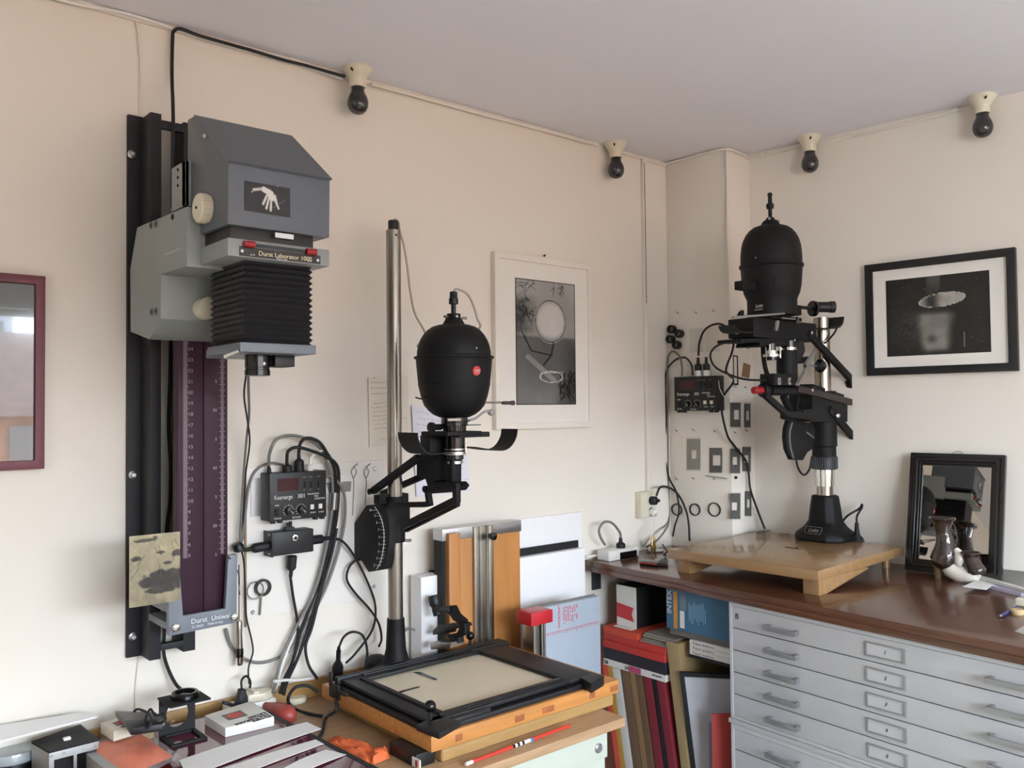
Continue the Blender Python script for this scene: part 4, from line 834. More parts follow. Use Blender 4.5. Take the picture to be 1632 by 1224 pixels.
# ---------------------------------------------------------------- clutter on the desk
def slab(pts, z, h):   # footprint pixels on height z, extruded up by h
    return MB().prism([tuple(onZ(x,y,z)) for x,y in pts], (0,0,h))
z5 = zc(0,1020,4.08); z6 = zc(300,1020,4.08)
M_maroon = mat('maroon_filter_glass', '#5a0f26', .06, var=.08, vscale=6, coat=.6)
fs = thing('safelight_filter', 'safelight box with glossy maroon filter and dark edging under paper strips', 'safelight', (.8,1.9,ZD))
FP = [Vector(onZ(x,y,ZD+.035)) for x,y in [(405,1128),(620,1240),(270,1330),(228,1169)]]
FB = [Vector((p.x,p.y,ZD)).lerp(Vector((sum(q.x for q in FP)/4,sum(q.y for q in FP)/4,ZD)),.06) for p in FP]
part('lamp_box', MB().prism(FB,(0,0,.0345)), M_blackm, fs)
part('glass', MB().prism(FP,(0,0,.005)), M_maroon, fs)
e0,e1 = FP[0],FP[1]; d = (e1-e0).normalized(); nn = Vector((d.y,-d.x,0))
part('edging', MB().prism([e0-nn*.006-Vector((0,0,.006)),e1-nn*.006-Vector((0,0,.006)),e1+nn*.008-Vector((0,0,.006)),e0+nn*.008-Vector((0,0,.006))],(0,0,.0115)), M_rubber, fs)
ZM = ZD+.0402
def strip(pts, label, lift):
    A,B,C,D = [Vector(onZ(x,y,ZM+.001)) for x,y in pts]; mb = MB(); n = 10; vs = []
    for k in range(n+1):
        t = k/n; h = Vector((0,0,lift*math.sin(math.pi*t)))
        a,b2 = A.lerp(B,t)+h, D.lerp(C,t)+h*.6; vs += [a,b2,b2+Vector((0,0,.0008)),a+Vector((0,0,.0008))]
    fs_ = [(4*k+j,4*k+(j+1)%4,4*k+4+(j+1)%4,4*k+4+j) for k in range(n) for j in range(4)]+[(0,1,2,3),tuple(range(4*n,4*n+4))]
    solo('paper_strip', mb.add(vs,fs_), mat('test_strip_paper','#eae8e4',.5,var=.02), label, 'paper strip')
strip([(285,1212),(489,1151),(512,1162),(300,1240)], 'widest white paper strip on the maroon filter', .004)
strip([(340,1230),(503,1179),(516,1186),(360,1245)], 'narrow white paper strip between two wider ones on the filter', .002)
strip([(430,1238),(520,1195),(552,1203),(455,1245)], 'white paper strip beside the dark filter edging', .005)
# filter boxes
M_box = mat('white_card_box','#dedad2',.6,var=.02); M_kraftbox = mat('brown_carton','#a58a66',.7); M_boxtan = mat('yellowed_card_box','#cfc6b4',.6,var=.02)
def filter_box(pts, z, h, label, m):
    t = thing('filter_box', label, 'box', onZ(*pts[3],z-h)); P = [Vector(onZ(x,y,z)) for x,y in pts]; dn = Vector((0,0,h))
    part('carton', MB().prism([p-dn for p in P],dn), m, t, bevel=.0015)
    f = lambda u,v: P[0].lerp(P[1],u).lerp(P[3].lerp(P[2],u),v)+Vector((0,0,.0003))
    part('label_square', MB().prism([f(.22,.30),f(.62,.30),f(.62,.66),f(.22,.66)],(0,0,.0004)), mat('label_grey','#6b6664',.6), t)
    cc = f(.42,.48); r1 = (f(.60,.48)-cc); r2 = (f(.42,.63)-cc)
    part('hexagon', MB().prism([cc+Vector((0,0,.0005))+r1*math.cos(k*math.pi/3)+r2*math.sin(k*math.pi/3) for k in range(6)],(0,0,.0004)), mat('hexagon_red','#c8463f',.5), t)
    exx = (P[0]-P[1]).normalized(); eyy = (P[1]-P[2]).normalized(); eyy = -(eyy-exx*eyy.dot(exx)).normalized(); sz_ = (P[1]-P[0]).length
    for i,s_ in enumerate(('ILFORD','MULTIGRADE','FILTERS')): text(s_, sz_*.115, f(.95,.70+.10*i), exx, eyy, M_ink, t)
    return t
filter_box([(326,1140),(400,1117),(437,1142),(359,1160)], ZM+.022, .022, 'white filter carton with red hexagon on the maroon sheet', M_box)
solo('storage_carton', MB().prism([tuple(onZ(x,y,ZD+.068)-np.array([0,0,.068])) for x,y in [(160,1163),(220,1146),(246,1155),(188,1176)]],(0,0,.068)), M_kraftbox, 'brown carton under the yellowed filter carton', 'box', bevel=.002)
filter_box([(160,1152),(215,1136),(238,1149),(181,1166)], ZD+.0905, .022, 'yellowed filter carton half hidden under a grey device', M_boxtan)
# loupe
L0 = onZ(290,1183,ZM); lx_,ly_ = float(L0[0])+.01, float(L0[1])+.02
lp = thing('folding_loupe', 'black folding magnifier standing on the maroon filter', 'magnifier', (lx_,ly_,ZM))
def lpb(a0,a1,b0,b1,c0,c1): return (lx_+a0,lx_+a1,ly_+b0,ly_+b1,ZM+c0,ZM+c1)
sq = lambda r,z: [(lx_-r,ly_-r,ZM+z),(lx_+r,ly_-r,ZM+z),(lx_+r,ly_+r,ZM+z),(lx_-r,ly_+r,ZM+z)]
part('base_frame', MB().ring(sq(.041,0),sq(.030,0),(0,0,.005)), M_blackm, lp, bevel=.001)
n = 24; hole = [(lx_+.026*math.cos(-math.pi/2+2*math.pi*k/n)*-1, ly_+.041, ZM+.046+.03*math.sin(-math.pi/2+2*math.pi*k/n)) for k in range(n)]
def sqpt(k):
    a = -math.pi/2+2*math.pi*k/n; x,z = -math.cos(a), math.sin(a); s_ = max(abs(x),abs(z)); return (lx_+.041*x/s_, ly_+.041, ZM+.047+.042*z/s_)
part('upright_plate', MB().ring([sqpt(k) for k in range(n)], hole, (0,-.004,0)), M_blackm, lp)
part('top_plate', MB().box(*lpb(-.044,.048,-.043,.043,.088,.092)), M_blackm, lp, bevel=.001)
lq = part('lens_mount', MB().lathe((lx_+.004,ly_,ZM+.09),[(.022,0),(.031,0),(.031,.012),(.028,.016),(.022,.016),(.022,0)],32), M_blackg, lp)
part('lens_glass', MB().lathe((lx_+.004,ly_,ZM+.094),[(0,0),(.0222,0),(.018,.004),(.01,.0065),(0,.007)],28), mat('loupe_glass','#26282a',.03,coat=1), lq)
# blower bulb
a = Vector(onZ(411,1119,ZD+.03)); b_ = Vector(onZ(456,1139,ZD+.025)); u = (b_-a).normalized(); L = (b_-a).length
bl = thing('rubber_blower', 'red rubber bulb blower beside the white filter carton', 'blower', (b_.x,b_.y,ZD))
r_ = .0245
part('bulb', MB().lathe(a,[(0,0),(.007,.001),(.0075,.01),(.010,L*.35),(.018,L*.6),(r_,L*.88),(r_,L*1.05),(.018,L*1.05+.014),(.009,L*1.05+.021),(0,L*1.05+.023)],28,u), mat('red_rubber','#a2433c',.45,var=.08), bl)
part('nozzle', MB().lathe(a-u*.012,[(0,0),(.0025,0),(.003,.012),(.0078,.012),(.0078,.017),(0,.017)],14,u), M_white, bl)
# power strip and plugs
ps = thing('power_strip', 'white power strip at the back of the desk by the wall', 'power strip', onZ(405,1120,ZD))
a = Vector(onZ(367,1118,ZD)); b_ = Vector(onZ(441,1102,ZD)); b_.y = a.y
sy = 2.128; x0_, x1_ = float(onY(367,1110,sy)[0]), float(onY(441,1110,sy)[0])
part('strip_body', MB().box(x0_,x1_,sy,sy+.055,ZD,ZD+.042), M_white, ps, bevel=.006)
part('strip_switch', MB().box(x1_-.03,x1_-.012,sy+.018,sy+.036,ZD+.042,ZD+.045), M_ivory, ps)
iv = thing('power_plug', 'flat ivory plug lying on the white power strip', 'plug', (x1_-.05,sy+.03,ZD+.045))
part('plug_body', MB().prism([(x1_-.075,sy+.005,ZD+.043),(x1_-.03,sy-.004,ZD+.043),(x1_-.004,sy+.012,ZD+.043),(x1_-.004,sy+.045,ZD+.043),(x1_-.05,sy+.055,ZD+.043),(x1_-.08,sy+.04,ZD+.043)],(0,0,.02)), M_ivory, iv, bevel=.006)
part('plug_ridge', MB().box(x1_-.06,x1_-.045,sy+.005,sy+.045,ZD+.062,ZD+.068), M_ivory, iv, bevel=.002)
bp = thing('power_plug', 'black angled plug with a wing at left of the power strip', 'plug', (x0_+.035,sy+.01,ZD+.042))
part('plug_body', MB().prism([(x0_+.015,sy+.004,ZD+.036),(x0_+.05,sy+.004,ZD+.036),(x0_+.047,sy+.004,ZD+.062),(x0_+.042,sy+.004,ZD+.08),(x0_+.030,sy+.004,ZD+.08),(x0_+.024,sy+.004,ZD+.055)],(0,.022,0)), M_rubber, bp, bevel=.002)
part('wing', MB().prism([(x0_-.012,sy+.004,ZD+.062),(x0_+.02,sy+.004,ZD+.045),(x0_+.02,sy+.004,ZD+.036),(x0_-.016,sy+.004,ZD+.055)],(0,.016,0)), M_rubber, bp, bevel=.002)
cable('cable', [(x0_+.036,sy+.015,ZD+.078),(x0_+.038,sy+.02,ZD+.10),(x0_+.055,sy+.03,ZD+.105),(x0_+.07,sy+.04,ZD+.085),(x0_+.075,sy+.06,ZD+.05)], .003, M_rubber, 'short black cable looping out of the angled plug', 'cable')
M_tanc = mat('tan_cable','#b9a689',.5)
for i,pp in enumerate([[(230,1150),(265,1132),(300,1118),(335,1118),(365,1126)],[(240,1152),(275,1140),(315,1128),(350,1122),(372,1122)],[(262,1150),(268,1136),(285,1131),(288,1142),(272,1152)]]):
    cable('flat_cable', [onZ(x,y,ZD+.012+.006*i) for x,y in pp], .0045, M_tanc, ['tan cable lying lowest along the desk rail','tan cable lying over another along the desk rail','tan cable curled behind the folding magnifier'][i], 'cable')
cable('cable', [onY(437,1086,2.12), onY(455,1084,2.14), onY(475,1084,2.15), onY(500,1081,2.16)], .004, M_white, 'white cable leaving the ivory plug along the rail', 'cable')
cable('cable', [onZ(300,1112,ZD+.05), onZ(340,1116,ZD+.045), onZ(372,1112,ZD+.04)], .005, M_rubber, 'thick black cable lying against the tan rail', 'cable')
p = onZ(472,1118,ZD); solo('white_plug', MB().lathe((p[0],p[1],ZD),[(0,0),(.026,0),(.028,.006),(.024,.014),(0,.016)],24), M_ivory, 'flat pale plug on the desk behind a black cable loop', 'plug')
cable('cable', [onY(507,1103,2.0), onY(490,1093,2.02), onY(470,1096,2.03), onY(459,1115,2.02), onZ(470,1130,ZD+.005), onZ(495,1138,ZD+.005), onZ(513,1141,ZD+.005)], .0042, M_rubber, 'black cable looped on the desk at the board corner', 'cable')
cable('cable', [(BX0-.006,2.0,.812), (BX0-.012,1.985,.79), onZ(519,1145,ZD+.006), onZ(514,1165,ZD+.006), onZ(505,1180,ZD+.012)], .0042, M_rubber, 'black cable trailing from the board corner under the strips', 'cable')
# grey device with cord, lying on the yellowed carton
gd = thing('grey_sensor', 'flat grey sensor wrapped in its black cord on yellowed carton', 'sensor', onZ(215,1150,ZD+.095))
P = [Vector(onZ(x,y,ZD+.108)) for x,y in z5([(750,465),(1010,470),(1075,525),(830,545)])]
part('body', MB().prism([p-Vector((0,0,.012)) for p in P],(0,0,.014)), M_grey, gd, bevel=.003)
part('black_end', MB().prism([Vector(onZ(x,y,ZD+.112))-Vector((0,0,.016)) for x,y in z5([(815,520),(1010,510),(1060,545),(850,575)])],(0,0,.016)), M_plastic, gd, bevel=.003)
part('cord', MB().tube([onZ(x,y,ZD+.116+dz*.6) for (x,y),dz in zip(z5([(870,465),(900,450),(960,475),(985,530),(960,570),(940,540),(975,450),(1010,490),(1060,480),(1075,520),(1040,540)]),[0,.004,.008,.008,-.01,0,.01,.004,.004,0,-.01])],.0028,7), M_rubber, gd)
# viewer box, white sheet, roll, orange packet
vb = thing('slide_viewer', 'black and silver boxy device beneath the white sheet', 'viewer', onZ(105,1222,ZD))
vx0,vx1,vy0,vy1,vh = .50,.602,1.90,2.03,.075
P = [Vector(onZ(x,y,ZD+vh)) for x,y in [(50,1182),(128,1155),(158,1178),(78,1198)]]
part('body', MB().prism([p-Vector((0,0,vh)) for p in P],(0,0,vh-.004)), mat('silver_paint','#9a9a98',.4,.4), vb, bevel=.002)
part('top', MB().prism([p-Vector((0,0,.004)) for p in P],(0,0,.005)), M_blackm, vb)
f0,f1 = P[3],P[2]; dd = Vector((0,0,1)); nrm = (f1-f0).cross(dd).normalized()
for a0,a1 in ((.10,.48),(.55,.95)): part('opening', MB().prism([f0.lerp(f1,a0)-dd*.02,f0.lerp(f1,a1)-dd*.02,f0.lerp(f1,a1)-dd*.072,f0.lerp(f1,a0)-dd*.072],tuple(nrm*.001)), M_blackg, vb)
c = P[0].lerp(P[2],.5); part('top_switch', MB().box(c.x-.004,c.x+.01,c.y-.006,c.y+.006,c.z,c.z+.006), M_white, vb, bevel=.001)
for a0 in (.05,.3,.7,.93):
    q = f0.lerp(f1,a0)-dd*.011; part('screw', MB().cyl(q,q+nrm*.0015,.003,n=10), M_alu, vb)
W1 = [Vector(onZ(x,y,ZD+.105)) for x,y in [(-60,1172),(150,1140),(156,1146),(0,1183),(-60,1198)]]
W1b = [Vector(p) for p in [(onZ(-60,1168,ZD+.105)),(onZ(128,1138,ZD+.105)),(onZ(155,1144,ZD+.095)),(onZ(-60,1199,ZD+.095))]]
solo('white_sheet', MB().prism(W1b,(0,0,.004)), M_paper, 'white rectangular sheet resting tilted above the black device', 'sheet')
p = Vector(onZ(20,1215,ZD+.02)); rl = thing('clear_roll', 'roll of clear film on a dark core at the desk end', 'roll', (p.x,p.y,ZD))
part('core', MB().lathe((p.x,p.y,ZD),[(0,0),(.055,0),(.058,.01),(.055,.03),(.0,.03)],32), M_blackg, rl); part('film', MB().lathe((p.x,p.y,ZD+.03),[(.02,0),(.05,0),(.052,.006),(.048,.02),(.02,.022)],32), mat('clear_film','#aeb6b8',.15,.2), rl)
M_orange = mat('orange_cloth','#dd6a38',.65,var=.15,vscale=25,bump=.5,bscale=40)
gb = solo('grey_carton', MB().prism([tuple(onZ(x,y,ZD+.05)-np.array([0,0,.05])) for x,y in [(130,1196),(190,1176),(236,1207),(175,1232)]],(0,0,.05)), mat('grey_carton_card','#8f8d86',.6), 'grey carton under the bagged orange cloth', 'box', bevel=.002)
ob = thing('bagged_cloth', 'orange cloth folded in a clear bag on grey carton', 'cloth', onZ(205,1230,ZD+.05))
def wavy(pts, z, h, nx, ny, seed, amp):
    A,B,C,D = [Vector(onZ(x,y,z)) for x,y in pts]; r = np.random.RandomState(seed); vs = []; g = r.rand(ny+1,nx+1)
    for j in range(ny+1):
        for i in range(nx+1):
            u,v = i/nx,j/ny; q = A.lerp(B,u).lerp(D.lerp(C,u),v); e = min(u,1-u,v,1-v)*4; q = q+Vector((0,0,h*min(1,e)**.5+amp*(g[j,i]-.5)*min(1,e*2))); vs.append(q)
    k = nx+1; f = [(j*k+i,j*k+i+1,(j+1)*k+i+1,(j+1)*k+i) for j in range(ny) for i in range(nx)]
    m = len(vs); per = [i for i in range(nx+1)]+[j*k+nx for j in range(1,ny+1)]+[ny*k+i for i in range(nx-1,-1,-1)]+[j*k for j in range(ny-1,0,-1)]
    low = [Vector((vs[i].x,vs[i].y,z)) for i in per]; vs += low
    f += [(per[i],per[(i+1)%len(per)],m+(i+1)%len(per),m+i) for i in range(len(per))]+[tuple(range(m,m+len(per)))]
    return MB().add(vs,f)
part('cloth', wavy([(142,1190),(218,1164),(276,1206),(205,1236)],ZD+.0505,.014,14,12,3,.006), M_orange, ob)
bagm = mat('clear_bag','#e6e9ea',.1,alpha=.13,spec=.8)
part('bag', wavy([(122,1192),(222,1156),(288,1206),(205,1250)],ZD+.0502,.018,18,14,5,.007), bagm, ob)
oc = thing('orange_cloth', 'crumpled orange cloth on the bare desk beside the filter edging', 'cloth', onZ(565,1200,ZD))
part('cloth', wavy([(512,1186),(535,1175),(620,1204),(585,1222)],ZD,.014,12,12,8,.012), M_orange, oc)
part('fold', wavy([(588,1206),(619,1198),(622,1208),(592,1220)],ZD+.002,.018,8,6,9,.008), M_orange, oc)

# ---------------------------------------------------------------- boards and trimmers leaning between desk and bench
tr = thing('wood_trimmer', 'tall orange wood print trimmer with steel rail against the wall', 'trimmer', (1.67,2.14,0))
wt_ = .10; tx0,tx1 = float(W(707,900,wt_)[0]), float(W(829,900,wt_)[0]); tzt = float(W(707,845,wt_)[2])
M_oak2 = mat('trimmer_beech','#bb7f45',.42,var=.12,vscale=6,stretch=(8,8,1),bump=.03)
part('board', MB().box(tx0+.006,tx1,YW-wt_,YW-.06,0,tzt-.004), M_oak2, tr, bevel=.002)
part('side_batten', MB().box(tx0+.008,tx0+.05,YW-wt_-.018,YW-wt_,0,tzt-.01), M_oak2, tr, bevel=.002)
part('dark_edge', MB().box(tx0-.006,tx0+.006,YW-wt_-.002,YW-.06,0,tzt-.033), M_blackm, tr)
part('top_rail', MB().box(tx0-.006,tx1+.004,YW-wt_-.003,YW-.055,tzt-.032,tzt+.002), M_alu, tr, bevel=.001)
rxa, rxb = float(W(757,950,wt_+.012)[0]), float(W(786,950,wt_+.012)[0])
rl_ = part('cutting_rail', MB().box(rxa,rxa+.022,YW-wt_-.012,YW-wt_,0,tzt).box(rxb-.018,rxb,YW-wt_-.016,YW-wt_,0,tzt).box(rxa+.022,rxb-.018,YW-wt_-.006,YW-wt_,0,tzt), M_steel, tr, bevel=.001)
p = W(781,854,wt_+.02); part('rail_knob', MB().lathe((p[0],YW-wt_-.016,p[2]),[(0,0),(.006,0),(.006,.012),(.011,.012),(.012,.024),(0,.026)],18,(0,-1,0)), M_blackg, tr)
p = W(727,850,wt_+.02); part('screw', MB().cyl((p[0],YW-wt_-.018,p[2]),(p[0],YW-wt_-.02,p[2]),.005,n=12), M_alu, tr)
def leanboard(name, label, px, w, th, m, cat='board', bevel=.001):
    x0,x1,zt = float(W(px[0],px[2],w)[0]), float(W(px[1],px[2],w)[0]), float(W((px[0]+px[1])/2,px[2],w)[2])
    return solo(name, MB().box(x0,x1,YW-w,YW-w+th,0,zt), m, label, cat, bevel=bevel)
M_wboard = mat('white_board','#eceaea',.6,var=.01)
leanboard('white_box_board', 'flat white carton standing left of the orange wood trimmer', (671,704,918), .075, .055, M_wboard, 'board')
leanboard('dark_strip', 'thin black board edge behind the white carton', (686,712,908), .012, .01, M_blackm, 'board')
leanboard('white_sheet', 'pale sheet edge standing highest behind the wood trimmer', (693,716,846), .016, .003, M_paper, 'sheet')
leanboard('foam_board', 'tall white foam board with highest top edge behind others', (822,927,822), .012, .008, M_wboard)
leanboard('black_board', 'black mount board between two white boards', (826,922,868), .026, .006, M_blackm)
leanboard('foam_board', 'large blank white board behind the red-capped trimmer', (826,932,882), .06, .03, M_wboard)
# red-capped trimmer
rt_ = thing('metal_trimmer', 'grey metal trimmer with red end cap and red printing', 'trimmer', (1.86,1.96,0))
wq = .25; x0_,x1_ = float(W(845,1010,wq)[0]), float(W(957,1010,wq)[0]); zt_ = float(W(900,962,wq)[2])
M_gmet = mat('bluegrey_sheet_metal','#a9b2bd',.4,.2,var=.02)
part('bed', MB().box(x0_+.02,x1_,YW-wq,YW-wq+.022,0,zt_), M_gmet, rt_, bevel=.002)
part('bed_rim', MB().box(x0_+.02,x1_,YW-wq+.022,YW-wq+.026,0,zt_+.004), M_grey, rt_)
part('rail', MB().box(x0_-.012,x0_+.012,YW-wq-.03,YW-wq+.02,0,zt_-.03).box(x0_+.016,x0_+.026,YW-wq-.034,YW-wq,0,zt_-.03).box(x0_+.03,x0_+.036,YW-wq-.030,YW-wq,0,zt_-.03), M_steel, rt_, bevel=.002)
a = W(836,965,wq+.04); part('end_cap', MB().box(x0_-.03,x0_+.058,YW-wq-.04,YW-wq+.03,zt_-.036,zt_+.004), mat('cap_red','#b8242d',.35), rt_, bevel=.006)
M_rprint = mat('red_print','#c9525c',.6)
f = lambda px,py: tuple(W(px,py,wq+.0006))
ln_ = MB(); a,b_ = f(866,1012),f(955,990); ln_.cyl(a,b_,.0008,n=5)
for k in range(26):
    t_ = k/26; q = Vector(a).lerp(Vector(b_),t_); ln_.cyl(q+Vector((0,0,-.001)),q+Vector((0,0,-.008 if k%5 else -.012)),.0006,n=4)
part('ruler_print', ln_, M_rprint, rt_)
text('IMPORTANT', .0125, f(893,1001), (0,0,1), (-1,0,0), M_rprint, rt_)
tb = MB(); r = random.Random(3)
for k in range(7):
    for j in range(9):
        if r.random() < .8: q = W(898+3.4*k,970+3.0*j-.8*k,wq+.0006); tb.box(q[0],q[0]+.004,q[1]-.0004,q[1],q[2],q[2]+.0045)
part('small_print', tb, M_rprint, rt_)
# ---------------------------------------------------------------- bench, flat files, storage below
M_bench = mat('dark_walnut_bench', '#5e3c2a', .22, var=.25, vscale=5, stretch=(8,1,8), coat=.25, bump=.02)
ZB = 1.01
def xf(y): return 2.205-.066*(2.2-y)         # front edge of the bench
be = thing('workbench', 'long dark varnished wood bench top along the right wall', 'bench', (2.5,1.2,ZB-.034))
yN = -.55
part('bench_top', MB().prism([(xf(yN),yN,ZB-.03),(xb(yN)-.002,yN,ZB-.03),(xb(1.925)-.002,1.925,ZB-.03),(2.714,1.925,ZB-.03),(2.688,2.197,ZB-.03),(xf(2.197),2.197,ZB-.03)],(0,0,.03)), M_bench, be, bevel=.003)
part('nosing', MB().prism([(xf(yN)-.004,yN,ZB-.038),(xf(yN)+.03,yN,ZB-.038),(xf(2.197)+.03,2.197,ZB-.038),(xf(2.197)-.004,2.197,ZB-.038)],(0,0,.018)), M_bench, be, bevel=.004)
# side panel on wall_left with a dark slot below the bench
p = W(955,925,.02); solo('slot_plate', MB().box(p[0]-.02,p[0]+.024,YW-.006,YW,p[2]-.035,p[2]+.045), mat('slot_dark','#3a3a3e',.4), 'dark grey plate on the white wall just below the bench', 'plate', bevel=.001)
# flat files: front plane follows the bench edge
M_file = mat('light_grey_steel', '#c3c3c4', .42, var=.015)
M_hand = mat('cast_aluminium','#a8a8aa',.38,.75)
yL = 1.562; yR = -.42; slope = .066
def xfile(y): return xf(y)+.012
ef = Vector((xfile(yR)-xfile(yL), yR-yL, 0)); LF = ef.length; ef.normalize(); nf = Vector((ef.y,-ef.x,0))
if nf.x > 0: nf = -nf
def FP_(a,z,d=0): return tuple(Vector((xfile(yL),yL,z))+ef*a+nf*d)
def fbox(a0,a1,z0,z1,d0,d1): return MB().hexa([FP_(a0,z0,d0),FP_(a1,z0,d0),FP_(a1,z0,d1),FP_(a0,z0,d1)],[FP_(a0,z1,d0),FP_(a1,z1,d0),FP_(a1,z1,d1),FP_(a0,z1,d1)])
def onfile(px,py,d=0):
    n_ = np.array(nf); P = np.array(FP_(0,0,d)); r_ = ray(px,py); t_ = ((P-EYE)@n_)/(r_@n_); q = EYE+r_*t_; a = float((q-np.array(FP_(0,0,d)))@np.array(ef)); return a, float(q[2])
def flatfile(label, ztop, zbot, nd, numbers, letter):
    t = thing('flat_file', label, 'cabinet', FP_(LF/2,zbot,-.3), 'flat file cabinets under the bench')
    part('carcass', fbox(0,LF,zbot,ztop,-.60,-.012).add(*[[FP_(0,zbot,-.012)],[]]), M_file, t)
    m_ = .010; part('front_frame', MB().ring([FP_(0,zbot,-.012),FP_(LF,zbot,-.012),FP_(LF,ztop,-.012),FP_(0,ztop,-.012)],[FP_(m_,zbot+.008,-.012),FP_(LF-m_,zbot+.008,-.012),FP_(LF-m_,ztop-.013,-.012),FP_(m_,ztop-.013,-.012)],tuple(nf*.014)), M_file, t, bevel=.001)
    h = (ztop-zbot-.021)/nd
    for k in range(nd):
        z1 = ztop-.013-h*k; z0 = z1-h
        dr = part('drawer', fbox(m_+.001,LF-m_-.001,z0+.0015,z1-.0015,-.011,0), M_file, t, bevel=.0006)
        for ac in hands:
            zc_ = (z0+z1)/2-.004
            hb = MB()
            hb.add(*[[v for v in [FP_(ac-.052,zc_-.006,0),FP_(ac-.040,zc_-.006,0),FP_(ac-.040,zc_+.007,0),FP_(ac-.052,zc_+.007,0),FP_(ac-.052,zc_-.006,.028),FP_(ac-.040,zc_-.006,.02),FP_(ac-.040,zc_+.007,.02),FP_(ac-.052,zc_+.007,.028)]],[(0,3,2,1),(4,5,6,7),(0,1,5,4),(1,2,6,5),(2,3,7,6),(3,0,4,7)]])
            hb.add(*[[v for v in [FP_(ac+.040,zc_-.006,0),FP_(ac+.052,zc_-.006,0),FP_(ac+.052,zc_+.007,0),FP_(ac+.040,zc_+.007,0),FP_(ac+.040,zc_-.006,.02),FP_(ac+.052,zc_-.006,.028),FP_(ac+.052,zc_+.007,.028),FP_(ac+.040,zc_+.007,.02)]],[(0,3,2,1),(4,5,6,7),(0,1,5,4),(1,2,6,5),(2,3,7,6),(3,0,4,7)]])
            hb.add(fbox(ac-.052,ac+.052,zc_-.006,zc_+.007,.019,.028).v, fbox(ac-.052,ac+.052,zc_-.006,zc_+.007,.019,.028).f)
            part('handle', hb, M_hand, dr, bevel=.0012)
        if numbers:
            a_ = lab; zc_ = (z0+z1)/2-.001; hw, hh = .054, .0185
            part('label_holder', MB().ring([FP_(a_-hw,zc_-hh,0),FP_(a_+hw,zc_-hh,0),FP_(a_+hw,zc_+hh,0),FP_(a_-hw,zc_+hh,0)],[FP_(a_-hw+.006,zc_-hh+.004,0),FP_(a_+hw-.006,zc_-hh+.004,0),FP_(a_+hw-.006,zc_+hh-.004,0),FP_(a_-hw+.006,zc_+hh-.004,0)],tuple(nf*.004)), M_hand, dr, bevel=.0008)
            part('label_card', fbox(a_-hw+.006,a_+hw-.006,zc_-hh+.004,zc_+hh-.004,0,.0008), M_file, dr)
            text(str(k+1), .014, FP_(a_-.004,zc_-.005,.0009), ef, (0,0,1), M_ink, dr, shear=.3)
        if letter and k == 0: text('B', .024, FP_(.020,(z0+z1)/2-.004,.0003), ef, (0,0,1), M_ink, dr, shear=.1)
    return t
a1,_ = onfile(1241,996,.02); a2,_ = onfile(1410,1030,0); a3,_ = onfile(1600,1072,.02)
hands = [a1, a3+.012]; lab = a2
_, zsplit = onfile(1145,1136,0)
flatfile('upper grey steel flat file with drawers numbered one to five', ZB-.038, zsplit, 5, True, True)
part('divider_rail', fbox(-.006,LF+.006,zsplit-.014,zsplit-.001,-.60,.006), M_file, [o for o in bpy.data.objects if o.name=='flat_file'][0], bevel=.002)
flatfile('lower grey steel flat file with unnumbered drawers below the rail', zsplit-.015, .10, 8, False, False)
solo('plinth', fbox(.01,LF-.01,0,.10,-.58,-.03), M_file, 'recessed grey plinth under the lower flat file', 'plinth')

# storage below the bench, between the wall and the flat files
XS = 2.22
def bxp(px0,py0,px1,py1,X=XS): a,b = onX(px0,py0,X), onX(px1,py1,X); return float(a[1]),float(a[2]),float(b[1]),float(b[2])
def sbox(name,label,cat,px0,py0,px1,py1,m,depth=.3,X=XS,bevel=.001,group=None):
    y1,z1,y0,z0 = bxp(px0,py0,px1,py1,X); return solo(name, MB().box(X,X+depth,y0,y1,z0,z1), m, label, cat, group, bevel=bevel), (y1,z1,y0,z0)
card = lambda n,c,**k: mat(n,c,.6,var=.05,vscale=10,**k)
M_redc = card('red_carton','#b8332c'); M_or = card('orange_carton','#c8492f'); M_dk = card('dark_carton','#26212a'); M_br = card('brown_board','#6b5138'); M_br2 = card('tan_board','#8a6c49'); M_dr = card('dark_red_cloth','#7c1f2b'); M_kraft = card('kraft_paper','#a08860')
yA, yB = 2.19, yL+.012
# vertical portfolios standing on the floor, seen below the stack of boxes
zst = float(onX(1000,1070,XS)[2])      # their top
ports = [(958,966,1052,M_or,'orange folder spine standing at the wall side under the bench'),(966,974,1054,card('ochre_card','#b88a35'),'ochre folder spine beside the orange one'),
 (974,986,1056,card('pale_card','#cfcac2'),'pale framed board edge beside the ochre folder'),(987,1000,1062,M_br,'dark brown portfolio spine'),(1001,1010,1066,M_br2,'tan portfolio spine beside the dark brown one'),(1010,1021,1068,M_br,'brown portfolio spine next to the red one'),
 (1023,1036,1074,M_dr,'dark red portfolio spine beside the brown boards'),(1037,1043,1078,M_blackm,'thin black portfolio between two dark red ones'),(1044,1056,1080,M_dr,'dark red portfolio beside the kraft wrapped pack')]
for a,b2,yt,m,lab_ in ports:
    y1,z1,_,_ = bxp(a,yt,b2,1200,XS); y0 = float(onX(b2,yt,XS)[1]); zt_ = zst-.003*(b2-a)/10
    lean = -.11
    solo('portfolio', MB().hexa([(XS+.004,y0+lean,0),(XS+.40,y0+lean,0),(XS+.40,y1+lean-.0006,0),(XS+.004,y1+lean-.0006,0)],[(XS+.004,y0,zst),(XS+.40,y0,zst),(XS+.40,y1-.0006,zst),(XS+.004,y1-.0006,zst)]), m, lab_, 'portfolio', 'portfolios standing under the bench', bevel=.001)
yk1, yk0 = float(onX(1057,1050,XS)[1]), float(onX(1068,1050,XS)[1])
